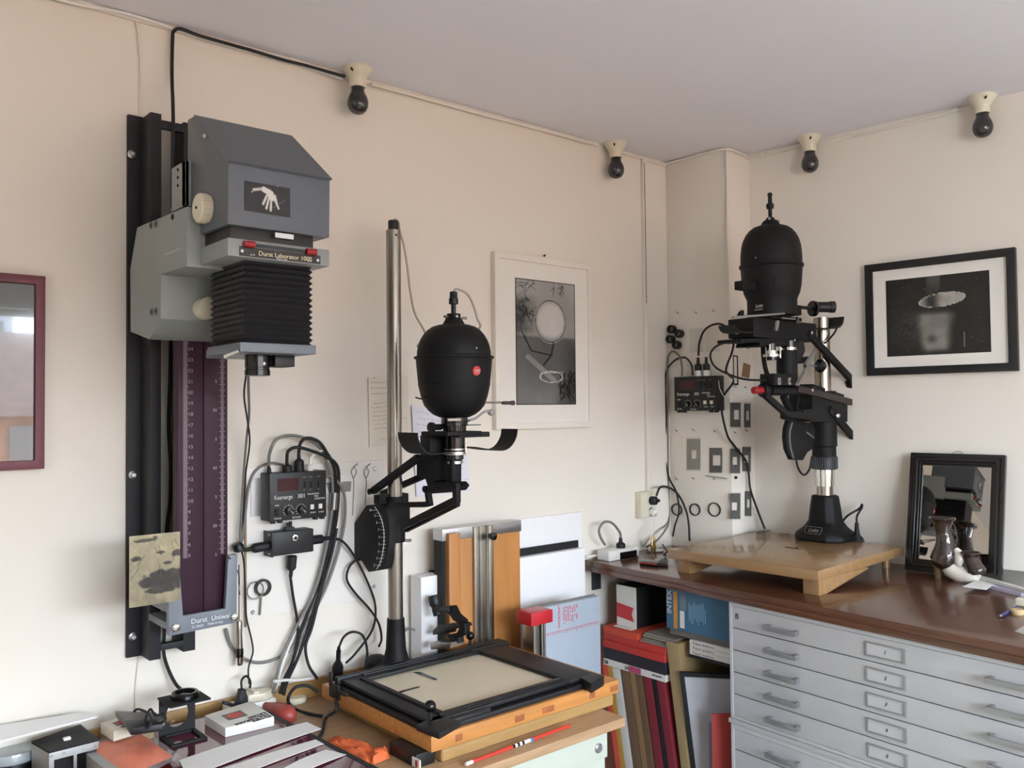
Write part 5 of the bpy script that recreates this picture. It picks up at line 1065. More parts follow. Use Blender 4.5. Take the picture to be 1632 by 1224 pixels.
# stack of boxes lying on the portfolios
ysA = float(onX(962,1040,XS)[1]); ysB = float(onX(1060,1060,XS)[1])
zz = zst+.0005
def layer(name,label,h,m,y0=ysB,y1=ysA,x0=XS,dep=.36,cat='box',bevel=.001):
    global zz
    o = solo(name, MB().box(x0,x0+dep,y0,y1,zz,zz+h), m, label, cat, bevel=bevel); zz += h+.0004; return o
wl_ = thing('paper_box', 'flat white and pink labelled paper box at bottom of the stack', 'box', (XS+.18,(ysA+ysB)/2,zz))
part('carton', MB().box(XS,XS+.36,ysB,ysA,zz,zz+.022), M_box, wl_)
part('pink_label', MB().box(XS-.0006,XS+.001,ysA-.62*(ysA-ysB),ysA-.42*(ysA-ysB),zz+.001,zz+.021), card('pink_label','#b4476d'), wl_)
text('50', .018, (XS-.0008,ysA-.004,zz+.005), (0,-1,0), (0,0,1), M_ink, wl_); text('24', .016, (XS-.0008,ysA-.36*(ysA-ysB),zz+.005), (0,-1,0), (0,0,1), M_ink, wl_)
text('MULTIGRADE', .0065, (XS-.0008,ysA-.80*(ysA-ysB),zz+.011), (0,-1,0), (0,0,1), M_ink, wl_)
zz += .0225
layer('paper_box','dark violet paper box under the red ones',.040,M_dk); layer('paper_box','red paper box lying on the dark violet one',.024,M_redc,x0=XS-.004); layer('paper_box','red paper box second from the top of its stack',.022,M_redc)
y_or = float(onX(1015,990,XS)[1])
ztopstack = zz
layer('paper_box','orange-red paper box at wall side under white envelope',.024,M_or,y0=y_or,dep=.3); zor = zz
solo('envelope', MB().box(XS+.02,XS+.12,ysA-.11,ysA-.03,zor,zor+.002), M_paper, 'white envelope on the orange-red paper box', 'envelope')
# upright black and white box with red label
bwb = thing('paper_carton', 'black and white upright carton with red label under the bench', 'box', (XS+.15,ysA-.09,zor))
ya,yb_ = float(onX(983,960,XS+.05)[1]), float(onX(1008,960,XS+.05)[1]); zt_ = min(ZB-.045, float(onX(990,932,XS+.05)[2]))
part('carton', MB().box(XS+.05,XS+.28,yb_-.02,ya,zor+.0005,zt_), M_blackm, bwb, bevel=.001)
part('white_face', MB().box(XS+.048,XS+.0505,yb_-.018,ya-.001,zor+.001,zt_-.001), M_box, bwb)
part('red_label', MB().prism([(XS+.0475,ya-.002,zor+.03),(XS+.0475,yb_-.008,zor+.022),(XS+.0475,yb_+.002,zor+.045),(XS+.0475,yb_-.006,zor+.07),(XS+.0475,ya-.002,zor+.078)],(-.0006,0,0)), card('carton_red','#c43a40'), bwb)
# paper stack
for k in range(5):
    solo('envelope_stack', MB().box(XS+.01+.006*(k%3),XS+.26,ysB-.03+.004*(k%2),y_or-.004-.004*k,ztopstack+.0003+.0062*k,ztopstack+.006+.0062*k), card('grey_paper','#8f887c'), ['grey envelope at the very bottom of its pile','grey envelope second from the bottom of its pile','grey envelope in the middle of its pile','grey envelope second from the top of its pile','grey envelope on top of its pile beside the upright carton'][k], 'envelope', 'pile of grey envelopes')
# kraft wrapped pack, framed picture, prints, red folder
yk1, yk0 = float(onX(1058,1060,XS)[1])-.004, float(onX(1080,1060,XS)[1])
zk = float(onX(1070,1025,XS)[2])
solo('kraft_parcel', MB().hexa([(XS+.005,yk1-.126,0),(XS+.38,yk1-.126,0),(XS+.38,yk1-.11,0),(XS+.005,yk1-.11,0)],[(XS+.005,yk0,zk),(XS+.38,yk0,zk),(XS+.38,yk1,zk),(XS+.005,yk1,zk)]), M_kraft, 'kraft paper wrapped pack standing beside dark red portfolio', 'parcel', bevel=.004)
fr_ = thing('stored_frame', 'black framed print tilted among stored boards under bench', 'picture', (XS+.06,1.66,0))
yf1, zf1 = [float(v) for v in onX(1060,1063,XS)[1:]]; yf0, zf0 = [float(v) for v in onX(1131,1047,XS+.12)[1:]]
A_,B_ = Vector((XS,yk0-.006,zf1)), Vector((XS+.17,yB+.006,zf1)); dnv = Vector((0,-.0,-zf1)); sh = Vector((0,-.0,0))
sd = (B_-A_).normalized(); sl_ = sd*.075; o_ = [A_,B_,B_+dnv,A_+dnv+sl_]
i_ = [A_+sd*.016+dnv*.02,B_-sd*.010+dnv*.02,B_-sd*.010+dnv*.97,A_+sd*.016+dnv*.97+sl_*.97]
nfv = sd.cross(Vector((0,0,1))); nfv = nfv if nfv.x < 0 else -nfv
part('frame', MB().ring(o_,i_,tuple(nfv*.014)), M_blackm, fr_, bevel=.001)
part('print_sheet', MB().prism([p+nfv*.003 for p in i_],tuple(nfv*.003)), card('pale_print','#b9b9be'), fr_)
part('inner_print', MB().prism([i_[0].lerp(i_[1],.3)+dnv*.2+nfv*.0065,i_[1]+dnv*.16+nfv*.0065,i_[1].lerp(i_[2],1)+nfv*.0065,i_[0].lerp(i_[1],.3)+dnv*.95+nfv*.0065],tuple(nfv*.001)), card('grey_print','#96959b'), fr_)
y1,z1,_,_ = bxp(1112,1130,1133,1200,XS-.03)
rf = [Vector((XS-.02,1.652,0)),Vector((XS+.055,yB+.001,0)),Vector((XS+.055,yB+.001,z1)),Vector((XS-.02,1.652,z1-.004))]
solo('red_folder', MB().prism(rf,tuple(nfv*.006)), card('red_folder','#a5342f'), 'red folder leaning in front of the framed print', 'folder')
# pool box and paper maker boxes on a small shelf
zsh = float(onX(1110,1045,XS+.02)[2])
hpm = .0155; ypm = float(onX(1099,1035,XS+.02)[1])
solo('shelf_board', MB().box(XS+.02,XS+.45,yB-.004,ypm+.004,zsh-.010,zsh-.001), M_blackm, 'dark shelf board carrying the white paper boxes', 'shelf')
for k in range(3):
    t = thing('paper_maker_box', ['slim white lettered box at the bottom of three, on the dark shelf','slim white lettered box between two others like it','slim white lettered box on top of two others like it'][k], 'box', (XS+.1,1.6,zsh+hpm*k), 'slim white paper boxes')
    part('carton', MB().box(XS+.02,XS+.22,yB,ypm,zsh+hpm*k+.0003,zsh+hpm*(k+1)-.0006), M_box, t, bevel=.0008)
    text('P a p e r  m a k e r s', .0098, (XS+.0195,ypm-.014,zsh+hpm*k+.0042), (0,-1,0), (0,0,1), M_ink, t)
zpb = zsh+hpm*3
ib = thing('pool_box', 'blue printed carton with orange stripe under the bench', 'box', (XS+.1,1.63,zpb))
Xi = XS+.02; yi1 = float(onX(1062,970,Xi)[1]); zi1 = min(float(onX(1062,935,Xi)[2]), ZB-.042); zi0 = float(onX(1062,1000,Xi)[2])
M_blue = mat('printed_blue_card','#3f6a86',.4,var=.06,vscale=20)
part('carton', MB().box(Xi,Xi+.2,yB,yi1,zi0,zi1), M_blue, ib, bevel=.001)
solo('box_support', MB().box(Xi+.01,Xi+.2,yB+.002,yi1-.006,zpb-.0002,zi0-.0005), card('grey_board','#6f6a62'), 'grey boards packed under the blue carton', 'boards')
text('INTEX', .027, (Xi-.0006,yi1-.022,zi1-.085), (0,0,1), (0,1,0), M_text, ib)
ystr = yi1-.030
part('orange_stripe', MB().box(Xi-.0006,Xi,ystr-.016,ystr,zi0+.004,zi1-.010), card('orange_stripe','#c88a3c'), ib)
part('picture_panel', MB().box(Xi-.0006,Xi,ystr-.052,ystr-.026,zi1-.065,zi1-.018), card('panel_grey','#6d7f88'), ib); part('picture_panel', MB().box(Xi-.0006,Xi,ystr-.044,ystr-.026,zi0+.010,zi0+.065), M_box, ib)
tb = MB(); r = random.Random(9)
for k in range(10): yy = ystr-.062-.007*k; tb.box(Xi-.0006,Xi,yy-.003,yy,zi0+.03+r.random()*.02,zi1-.03-r.random()*.02)
part('small_print', tb, card('print_paleblue','#7fa3ba'), ib)
# ---------------------------------------------------------------- chrome-column enlarger on the bench
M_bboard = mat('beech_baseboard', '#987650', .25, var=.08, vscale=6, stretch=(8,1,8), coat=.35)
ZP = 1.085; YE = 1.60
z7 = zc(1130,290,5.322); z8 = zc(1130,470,5.83); zB = zc(1130,660,4.079)
e2 = thing('bench_enlarger', 'black enlarger with chrome column and red knob on a beech baseboard', 'enlarger', (2.54,1.6,ZB))
BP = [(2.236,1.845),(2.243,1.31),(2.834,1.345),(2.815,1.868)]
bs = part('baseboard', MB().prism([(x,y,ZP-.03) for x,y in BP],(0,0,.03)), M_bboard, e2, bevel=.003)
for y_ in (1.320,1.775): part('wedge_foot', MB().prism([(2.262,y_,ZB),(2.30,y_,ZB),(2.55,y_,ZP-.034),(2.55,y_,ZP-.0295),(2.262,y_,ZP-.0295)],(0,.05,0)), M_bboard, bs, bevel=.0015)
for q in [(2.82,1.40),(2.80,1.82)]: part('foot', MB().cyl((q[0],q[1],ZB),(q[0],q[1],ZP-.03),.012,n=14), M_bboard, bs)
def hp_(pts, h=.0006, m=M_blackm, nm='inlay'): part(nm, MB().prism([tuple(onZ(x,y,ZP+.0002)) for x,y in zB(pts)],(0,0,h)), m, bs)
hp_([(300,762),(390,750),(402,757),(310,770)], .003, M_alu, 'inset_plate'); hp_([(490,862),(580,873),(592,878),(505,868)])
hp_([(560,868),(578,862),(575,868)]); hp_([(455,775),(525,772),(525,776),(458,779)], .0006, M_alu)
col_x = float(onY(1316,840,YE)[0]); D2 = .649*col_x+.761*YE; m4 = D2/1380/4.079
zb4 = lambda zy: float(onY(*zB([(760,zy)])[0],YE)[2])
# foot casting: square flared base
def sqr(r, z, ch): # octagon
    x,y = col_x,YE; return [(x-r,y-ch,z),(x-ch,y-r,z),(x+ch,y-r,z),(x+r,y-ch,z),(x+r,y+ch,z),(x+ch,y+r,z),(x-ch,y+r,z),(x-r,y+ch,z)]
ls = [(.090,ZP,.05),(.092,ZP+.008,.05),(.088,ZP+.022,.048),(.062,ZP+.045,.036),(.050,ZP+.065,.028),(.046,ZP+.11,.024),(.041,zb4(530),.020),(.037,zb4(525),.017)]
vs = [v for r_,z_,c_ in ls for v in sqr(r_,z_,c_)]; fs = [(8*k+j,8*k+(j+1)%8,8*k+8+(j+1)%8,8*k+8+j) for k in range(len(ls)-1) for j in range(8)]+[tuple(range(7,-1,-1)),tuple(range(8*len(ls)-8,8*len(ls)))]
ft2 = part('column_foot', MB().add(vs,fs), M_black, e2, bevel=.004)
p = Vector((col_x-.0880,YE-.03,ZP+.028)); 
lg = [Vector((col_x-.078+dx_*.0,YE+.03-a,ZP+.034+b)) for a,b,dx_ in []]
nfo = Vector((-.84,-.0,.54)); cfo = Vector((col_x-.079,YE+.0,ZP+.035)); tx2 = Vector((0,-1,0)); ty2 = nfo.cross(tx2).normalized(); ty2 = ty2 if ty2.z > 0 else -ty2
text('Leitz', .020, cfo-tx2*.020-ty2*.004+nfo*.0035, tx2, ty2, M_alu, ft2, shear=.35)
rg = [cfo+nfo*.004+tx2*(.030*max(-1,min(1,1.35*math.cos(k*math.pi/12))))+ty2*(.013*max(-1,min(1,1.35*math.sin(k*math.pi/12)))+.002) for k in range(25)]
part('badge_outline', MB().tube(rg,.0007,6,1,False), M_alu, ft2)
ztc = float(onY(*z8([(1060,215)])[0],YE)[2])
part('column', MB().cyl((col_x,YE,zb4(530)-.02),(col_x,YE,ztc),.0275,n=36), M_brass, e2)
part('height_collar', MB().lathe((col_x,YE,zb4(465)),[(.027,0),(.0325,0),(.0325,zb4(405)-zb4(465)),(.034,zb4(405)-zb4(465)),(.034,zb4(358)-zb4(465)),(.027,zb4(358)-zb4(465))],32), M_chrome, e2)
nc = part('knurled_collar', MB().lathe((col_x,YE,zb4(355)),[(.03,0),(.043,0),(.0435,.004),(.0435,zb4(275)-zb4(355)),(.041,zb4(268)-zb4(355)),(.03,zb4(268)-zb4(355))],40), M_plastic, e2)
kr = MB()
for k in range(36): an = 2*math.pi*k/36; kr.cyl((col_x+.0435*math.cos(an),YE+.0435*math.sin(an),zb4(350)),(col_x+.0435*math.cos(an),YE+.0435*math.sin(an),zb4(278)),.0014,n=5)
part('knurling', kr, M_plastic, nc, kind='stuff')
zk0, zk1 = zb4(268), float(onY(*z8([(1060,895)])[0],YE)[2])
cst = part('arm_casting', MB().lathe((col_x,YE,zk0),[(.03,0),(.040,0),(.040,.03),(.044,.034),(.044,zk1-zk0),(.03,zk1-zk0)],32), M_black, e2)
part('rear_plate', MB().prism(PY(z8([(1140,790),(1250,790),(1280,870),(1290,1010),(1290,1180),(1320,1230),(1140,1230)]),YE+.03),(0,-.02,0)), M_black, cst, bevel=.002)
Yn, Yf = YE-.05, YE+.036
def E2bar(name,pts,wdt,y,th=.014,m=M_black): return part(name, MB().bar(PY(z8(pts),y),wdt,(0,th,0)), m, e2, bevel=.0015)
E2bar('upper_arm', [(935,350),(1365,815)], .024, Yn); part('arm_knuckle', MB().prism(PY(z8([(1310,800),(1370,775),(1395,800),(1392,895),(1335,902),(1330,870)]),Yn),(0,.02,0)), M_black, e2, bevel=.002); E2bar('upper_arm', [(935,330),(1330,760)], .018, Yf)
M_darkbr = mat('brown_black_paint','#2a1d1c',.4)
E2bar('lower_arm', [(830,870),(1000,910),(1400,1015)], .022, Yn, m=M_darkbr); E2bar('lower_arm', [(540,930),(740,1110),(960,1130)], .020, Yn)
E2bar('lower_arm', [(960,900),(1290,1010)], .055, YE-.02, .05)
E2bar('brace_arm', [(1130,1060),(1330,1290),(1370,1345)], .026, Yn); E2bar('brace_arm', [(700,1110),(930,1110),(1150,1115)], .020, Yn+.01)
part('casting_block', MB().prism(PY(z8([(880,1065),(960,1060),(960,930),(1130,960),(1290,1020),(1290,1180),(960,1180),(880,1150)]),YE-.045),(0,.09,0)), M_black, cst, bevel=.004)
for q in [(952,352),(1380,830),(958,885),(1398,1015),(1185,1120)]:
    p = onY(*z8([q])[0],Yn); part('pivot_screw', MB().lathe(p,[(0,0),(.006,0),(.006,.003),(.003,.005),(0,.005)],14,(0,-1,0)), M_alu, e2)
p = onY(*z8([(1185,1122)])[0],Yn-.002); part('lock_screw', MB().lathe(p,[(0,0),(.008,0),(.008,.01),(.005,.012),(0,.012)],14,(-.5,-1,0)), M_alu, cst)
# cam disc
cm = z8([(720,1180),(850,1200),(930,1290),(925,1420),(880,1515)])
cd = zB([(520,40),(580,45),(680,60),(690,110),(670,230),(640,250),(612,300),(540,297),(510,230),(500,150),(505,90)])
fc2 = part('focus_cam', MB().prism(PY(cd,YE-.015),(0,.016,0)), M_black, e2, bevel=.002)
part('cam_scale', MB().tube(PY(zB([(540,55),(525,110),(524,170),(532,230),(548,285)]),YE-.0165),.0035,6,4), M_grey, fc2)
part('cam_pin', MB().cyl(tuple(onY(*zB([(632,118)])[0],YE-.03)),tuple(onY(*zB([(680,155)])[0],YE-.03)),.003,n=8), M_alu, fc2)
# red knob axle
zr = float(onY(*z8([(450,890)])[0],YE)[2]); xr = lambda zx: float(onY(*z8([(zx,890)])[0],YE-.03)[0]); yr = YE-.03
part('focus_axle', MB().cyl((xr(560),yr,zr),(xr(960),yr,zr),.0165,n=20), M_black, e2)
part('axle_sleeve', MB().lathe((xr(488),yr,zr),[(0,0),(.018,0),(.022,.006),(.022,.022),(.018,.03),(0,.03)],20,(1,0,0)), M_black, e2)
part('red_knob', MB().lathe((xr(414),yr,zr),[(0,0),(.010,0),(.0115,.002),(.0115,xr(490)-xr(414)),(0,xr(490)-xr(414))],20,(1,0,0)), M_redk, e2, label='red plastic focusing knob')
# carrier leg
part('carrier_leg', MB().tube(PY(z8([(500,480),(505,560),(515,640),(535,720),(570,790)]),YE-.005),.0075,8), M_black, e2)
part('carrier_leg', MB().tube(PY(z8([(690,940),(720,1010),(760,1080),(800,1120)]),YE+.0),.012,8), M_black, e2)
part('tie_rod', MB().cyl(tuple(onY(*z8([(830,940)])[0],YE-.02)),tuple(onY(*z8([(812,1100)])[0],YE-.02)),.004,n=8), M_black, e2)
# head stack
hx2 = float(onY(1228.6,400,YE)[0]); D3 = .649*hx2+.761*YE; m7 = D3/1380/5.322; m8 = D3/1380/5.83
z7z = lambda zy: float(onY(*z7([(525,zy)])[0],YE)[2]); z8z = lambda zy: float(onY(*z8([(570,zy)])[0],YE)[2])
prof2 = [(0,1135),(205,1135),(205,1005),(212,985),(230,945),(243,885),(250,800),(254,735),(266,725),(266,708),(254,702),(253,640),(250,590),(243,540),(230,495),(208,450),(180,415),(145,390),(110,378),(80,374),(72,350),(58,332),(38,322),(32,306),(0,305)]
lh2 = part('lamphouse', MB().lathe((hx2,YE,z7z(1135)),[(r_*m7,z7z(y_)-z7z(1135)) for r_,y_ in prof2],56), M_black, e2)
part('finial', MB().lathe((hx2,YE,z7z(305)),[(0,0)]+[(r_*m7,z7z(y_)-z7z(305)) for r_,y_ in [(16,303),(16,230),(30,228),(33,205),(30,188),(18,182),(16,125),(21,118),(19,100),(8,93),(0,92)]],20), M_blackm, lh2)
for s_ in (-1,1): part('thumb_screw', MB().cyl((hx2+s_*.008,YE-.006,z7z(325)),(hx2+s_*.022,YE-.012,z7z(327)),.0016,n=8).cyl((hx2+s_*.022,YE-.012,z7z(327)),(hx2+s_*.03,YE-.016,z7z(327)),.004,n=10), M_alu, lh2)
q,n = onlamp(*z7([(397,643)])[0],(hx2,YE),252*m7); part('rivet', MB().sphere(q,.0025,10), M_alu, lh2)
q,n = onlamp(*z7([(375,855)])[0],(hx2,YE),247*m7); kn2 = part('vent_knob', MB().lathe(q-n*.004,[(0,0),(.012,0),(.012,.008),(.009,.01),(0,.01)],20,n), M_black, lh2)
q,n = onlamp(*z7([(580,850)])[0],(hx2,YE),247*m7); tq = Vector((0,0,1)).cross(n).normalized(); part('vent_slot', MB().prism([q-tq*.009-Vector((0,0,.016))-n*.003,q+tq*.009-Vector((0,0,.016))-n*.003,q+tq*.009+Vector((0,0,.016))-n*.003,q-tq*.009+Vector((0,0,.016))-n*.003],n*.0045), M_black, lh2)
a = Vector(onY(*z7([(262,878)])[0],YE)); part('side_block', MB().box(a.x-.008,a.x+.07,YE-.016,YE+.016,a.z-.014,a.z+.014), M_black, lh2, bevel=.003)
q,n = onlamp(*z7([(395,1068)])[0],(hx2,YE),205*m7); tq = Vector((0,0,1)).cross(n).normalized()
text('Leitz', .0155, q+n*.0006, tq, (0,0,1), M_text, lh2, shear=.35); text('FOCOMAT IIc', .0055, q+n*.0012-Vector((0,0,.009))-tq*.003, tq, (0,0,1), M_text, lh2)
a = Vector(onY(*z7([(738,1005)])[0],YE-.03)); part('chrome_post', MB().cyl((a.x,a.y,z7z(1035)),(a.x,a.y,z7z(978)),.005,n=12), M_chrome, lh2)
part('head_block', MB().box(hx2+.03,hx2+.105,YE-.045,YE+.045,z7z(1125),z7z(1040)), M_black, e2, bevel=.004)
# knob and motor-like cylinder at the right
zk_ = z7z(1075)
a = Vector(onY(*z7([(880,1075)])[0],YE-.02)); part('disc_axle', MB().cyl((hx2+.09,YE-.02,a.z),(a.x,YE-.02,a.z),.006,n=10), M_plastic, e2); part('disc_knob', MB().lathe((a.x-.01,YE-.02,a.z),[(0,0),(.020,0),(.027,.004),(.027,.014),(.020,.018),(0,.018)],28,(1,-.35,0)), M_blackg, e2)
b_ = Vector(onY(*z7([(1095,1088)])[0],YE-.02)); cyl2 = part('side_barrel', MB().lathe((a.x+.005,YE-.02,b_.z),[(0,0),(.018,0),(.018,.055),(.020,.057),(.020,.072),(0,.074)],24,(1,-.75,0)), M_plastic, e2)
# negative stage and trays
st2 = part('negative_stage', MB().box(*sorted((float(onY(*z8([(300,340)])[0],YE)[0]),float(onY(*z8([(890,340)])[0],YE)[0]))),YE-.045,YE+.05,z8z(420),z8z(245)), M_black, e2, bevel=.004)
part('upper_plate', MB().box(hx2-.070,hx2+.105,YE-.045,YE+.05,z8z(240),z8z(205)), M_black, st2, bevel=.002)
a,b_ = Vector(onY(*z8([(220,208)])[0],YE-.066)), Vector(onY(*z8([(700,172)])[0],YE-.066)); part('carrier_bar', MB().cyl(a,b_,.0038,n=10), M_alu, st2)
a,b_ = Vector(onY(*z8([(680,215)])[0],YE-.07)), Vector(onY(*z8([(800,225)])[0],YE-.07)); part('carrier_bar', MB().cyl(a,b_,.0025,n=8), M_alu, st2)
part('stage_catch', MB().prism(PY(z8([(620,240),(640,240),(630,310),(620,340),(602,330)]),YE-.068),(0,-.006,0)), M_alu, st2); part('stage_latch', MB().prism(PY(z8([(815,200),(840,265),(795,265)]),YE-.068),(0,-.004,0)), M_brass, st2)
a = Vector(onY(*z8([(300,185)])[0],YE-.06)); part('clip', MB().prism(PY(z8([(285,190),(300,155),(325,140),(325,195)]),YE-.06),(0,.01,0)), M_black, st2)
def tray2(pts,y0,dy):
    P = spline([Vector(v) for v in PY(z8(pts),y0)],5); n_ = []
    for i,p in enumerate(P): d_ = (P[min(i+1,len(P)-1)]-P[max(i-1,0)]).normalized(); n_.append(p+Vector((-d_.z,0,d_.x))*.003)
    part('film_tray', MB().prism(P+n_[::-1],(0,dy,0)), M_blackm, st2)
tray2([(85,293),(100,330),(130,355),(180,362),(300,372)],YE-.01,-.06); tray2([(1105,215),(1095,270),(1070,305),(1020,318),(900,318)],YE+.0,-.06)
a = Vector(onY(*z8([(262,355)])[0],YE-.03)); part('tray_screw', MB().cyl((a.x-.012,a.y,a.z),(a.x+.004,a.y,a.z),.004,n=10), M_alu, st2)
part('lens_turret', MB().prism(PY(z8([(300,405),(850,400),(850,430),(800,470),(480,480),(465,470),(480,440),(300,438)]),YE-.045),(0,.09,0)), M_black, e2, bevel=.003)
tx_, ty_ = float(onY(*z8([(740,500)])[0],YE-.03)[0]), YE-.03
tz = lambda zy: float(onY(*z8([(740,zy)])[0],ty_)[2])
ln1 = part('lens', MB().cyl((tx_,ty_,tz(520)),(tx_,ty_,tz(430)),72*m8,n=32), M_blackg, e2)
for y0_,y1_,r_ in ((450,470,68),(474,484,66),(490,514,75)): part('lens_ring', MB().lathe((tx_,ty_,tz(y1_)),[(.01,0),(r_*m8,0),(r_*m8,tz(y0_)-tz(y1_)),(.01,tz(y0_)-tz(y1_))],32), M_chrome, ln1)
part('ring_pins', MB().cyl((tx_+.004,ty_-.02,tz(450)),(tx_+.004,ty_-.02,tz(418)),.002,n=8).cyl((tx_+.034,ty_-.01,tz(480)),(tx_+.034,ty_-.01,tz(430)),.0025,n=8), M_chrome, ln1)
part('lens_barrel', MB().lathe((tx_-.012,ty_,tz(845)),[(0,0),(95*m8,0),(95*m8,tz(560)-tz(845)),(88*m8,tz(520)-tz(845)),(0,tz(520)-tz(845))],36), M_black, e2)
ux_ = float(onY(*z8([(580,560)])[0],YE-.045)[0]); uy_ = YE-.045
ln2 = part('lens', MB().cyl((ux_,uy_,tz(620)),(ux_,uy_,tz(470)),44*m8,n=28), M_blackg, e2)
for y0_,y1_,r_ in ((535,562,52),(566,590,74)): part('lens_ring', MB().lathe((ux_,uy_,tz(y1_)),[(.008,0),(r_*m8,0),(r_*m8,tz(y0_)-tz(y1_)),(.008,tz(y0_)-tz(y1_))],28), M_chrome, ln2)
part('lens_clip', MB().cyl((ux_+.022,uy_-.018,tz(600)),(ux_+.022,uy_-.018,tz(500)),.003,n=8), M_chrome, ln2); part('lens_clip', MB().cyl((ux_-.026,uy_-.012,tz(590)),(ux_-.026,uy_-.012,tz(480)),.004,n=8), M_chrome, ln2)
for zx in (650,745):
    a = Vector(onY(*z8([(zx,802)])[0],YE-.064)); pl2 = part('number_plate', MB().box(a.x-.0072,a.x+.0072,YE-.067,YE-.056,a.z-.0115,a.z+.0115), M_alu, e2, bevel=.001)
    text('6' if zx < 700 else '10', .010, (a.x-.004,YE-.0672,a.z-.004), (1,0,0), (0,0,1), M_ink, pl2)
part('plate_block', MB().box(float(onY(*z8([(600,800)])[0],YE-.06)[0]),float(onY(*z8([(795,800)])[0],YE-.06)[0]),YE-.062,YE-.01,tz(845),tz(740)), M_black, e2, bevel=.002)
# slotted lever
lvp = PY(z8([(812,838),(900,690),(985,520)]),YE-.066); part('slotted_lever', MB().bar(lvp[:2],.0085,(0,.004,0)).bar(lvp[1:],.016,(0,.004,0)), mat('lever_grey','#8b8b88',.4,.4), e2, bevel=.001)
part('lever_slot', MB().bar([Vector(lvp[0]).lerp(Vector(lvp[1]),.1)+Vector((0,-.0004,0)),Vector(lvp[0]).lerp(Vector(lvp[1]),.85)+Vector((0,-.0004,0))],.003,(0,.001,0)), M_blackm, e2)
a = Vector(onY(*z8([(895,660)])[0],YE-.07)); c_ = Vector(onY(*z8([(1025,660)])[0],YE-.07)); part('knob_shaft', MB().cyl(a,c_,.004,n=10).cyl(a+Vector((-.003,0,0)),a+Vector((.003,0,0)),.007,n=14), M_alu, e2)
part('black_knob', MB().lathe(c_-Vector((.012,0,0)),[(0,0),(.014,0),(.021,.006),(.023,.014),(.019,.022),(0,.025)],24,(1,-.25,0)), M_blackg, e2)
part('gear_block', MB().prism(PY(z8([(820,430),(880,420),(895,520),(860,600),(820,620)]),YE-.05),(0,.04,0)).prism(PY(z8([(815,600),(930,570),(890,635),(830,640)]),YE-.045),(0,.02,0)), M_plastic, e2, bevel=.002)
# cables of this enlarger
def ycable(label, pts, r=.0042, m=M_rubber): return part('flex', MB().tube([onY(x,y,yy) for x,y,yy in pts], r), m, e2)
ycable('black cable looping beside the chrome column from the side barrel', [(1330,506,YE-.02),(1333,524,YE-.03),(1322,540,YE-.04),(1314,547,YE-.05)], .0034)
ycable('black cable hanging in a loop below the focus cam', [(1268,728,YE-.01),(1272,746,YE-.01),(1281,757,YE-.01),(1290,748,YE-.01),(1294,728,YE-.01)], .0036)
pg = thing('power_plug', 'black upturned plug standing beside the enlarger foot casting', 'plug', onZ(1365,863,ZP))
P0 = onZ(1366,862,ZP); part('plug_body', MB().lathe((P0[0],P0[1],ZP),[(0,0),(.022,0),(.023,.004),(.020,.010),(.010,.022),(.0075,.04),(.006,.062),(0,.062)],24), M_rubber, pg)
part('plug_pin', MB().cyl((P0[0]-.002,P0[1]-.020,ZP),(P0[0]-.002,P0[1]-.026,ZP+.004),.004,n=10), M_alu, pg)
cable('cable', [(P0[0],P0[1],ZP+.06),(P0[0]+.004,P0[1],ZP+.085),(P0[0]+.022,P0[1]-.008,ZP+.112),(P0[0]+.030,P0[1]-.004,ZP+.122),(P0[0]+.028,P0[1]+.004,ZP+.108),(P0[0]-.0,P0[1]+.03,ZP+.085),(col_x+.055,YE-.03,ZP+.058)], .0038, M_rubber, 'black cable curling up from the upturned plug to the foot', 'cable')

# ---------------------------------------------------------------- second timer and holders on the chimney
XCH = 2.700
def CH(px,py,off=.002):     # chimney front face (slightly turned)
    n_ = np.array([1,.0977,0]); P = np.array([2.690-off,2.2,0]); r_ = ray(px,py); t_ = ((P-EYE)@n_)/(r_@n_); return EYE+r_*t_
def CS(px,py,off=.002): return onY(px,py,1.930-off)
eC = Vector((.0977,-1,0)).normalized(); nC = Vector((-1,-.0977,0)).normalized()
a = CH(1075,655,.055); b_ = CH(1143,655,.055); c_ = CH(1075,601,.055)
tm2, f2 = timer('black timer box on the chimney beside the lens rings', tuple(a), tuple(eC), tuple(nC), (0,0,1), float((Vector(b_)-Vector(a)).length), float(c_[2]-a[2]), .052)
zt2 = float(c_[2])
def chp(px,py,off): return tuple(CH(px,py,off))
for px,l_ in ((1113,'black plug on a white base at left on chimney timer'),(1126,'black plug on a white base at right on chimney timer')):
    t = thing('power_plug', l_, 'plug', chp(px,600,.03)); p = Vector(chp(px,600,.03)); p.z = zt2
    part('white_base', MB().cyl(p,p+Vector((0,0,.022)),.0125,n=14), M_white, t); part('plug_body', MB().lathe(p+Vector((0,0,.022)),[(0,0),(.0135,0),(.0135,.022),(.006,.026),(.005,.05),(0,.05)],14), M_rubber, t)
cable('cable', [chp(1113,567,.03),chp(1115,545,.03),chp(1124,525,.035),chp(1143,516,.04),chp(1160,523,.06),chp(1169,540,.06),chp(1167,560,.05),chp(1157,590,.045),(2.70,1.905,float(CS(1153,608,.02)[2])),tuple(CS(1150,640,.02)),tuple(CS(1158,690,.015)),tuple(CS(1170,710,.014)),tuple(CS(1188,733,.014)),tuple(CS(1193,752,.016)),tuple(CS(1196,780,.02)),tuple(onY(1208,815,1.90)),tuple(onZ(1219,843,ZP+.004))], .0042, M_rubber, 'black cable running from chimney timer down to the beech baseboard', 'cable')
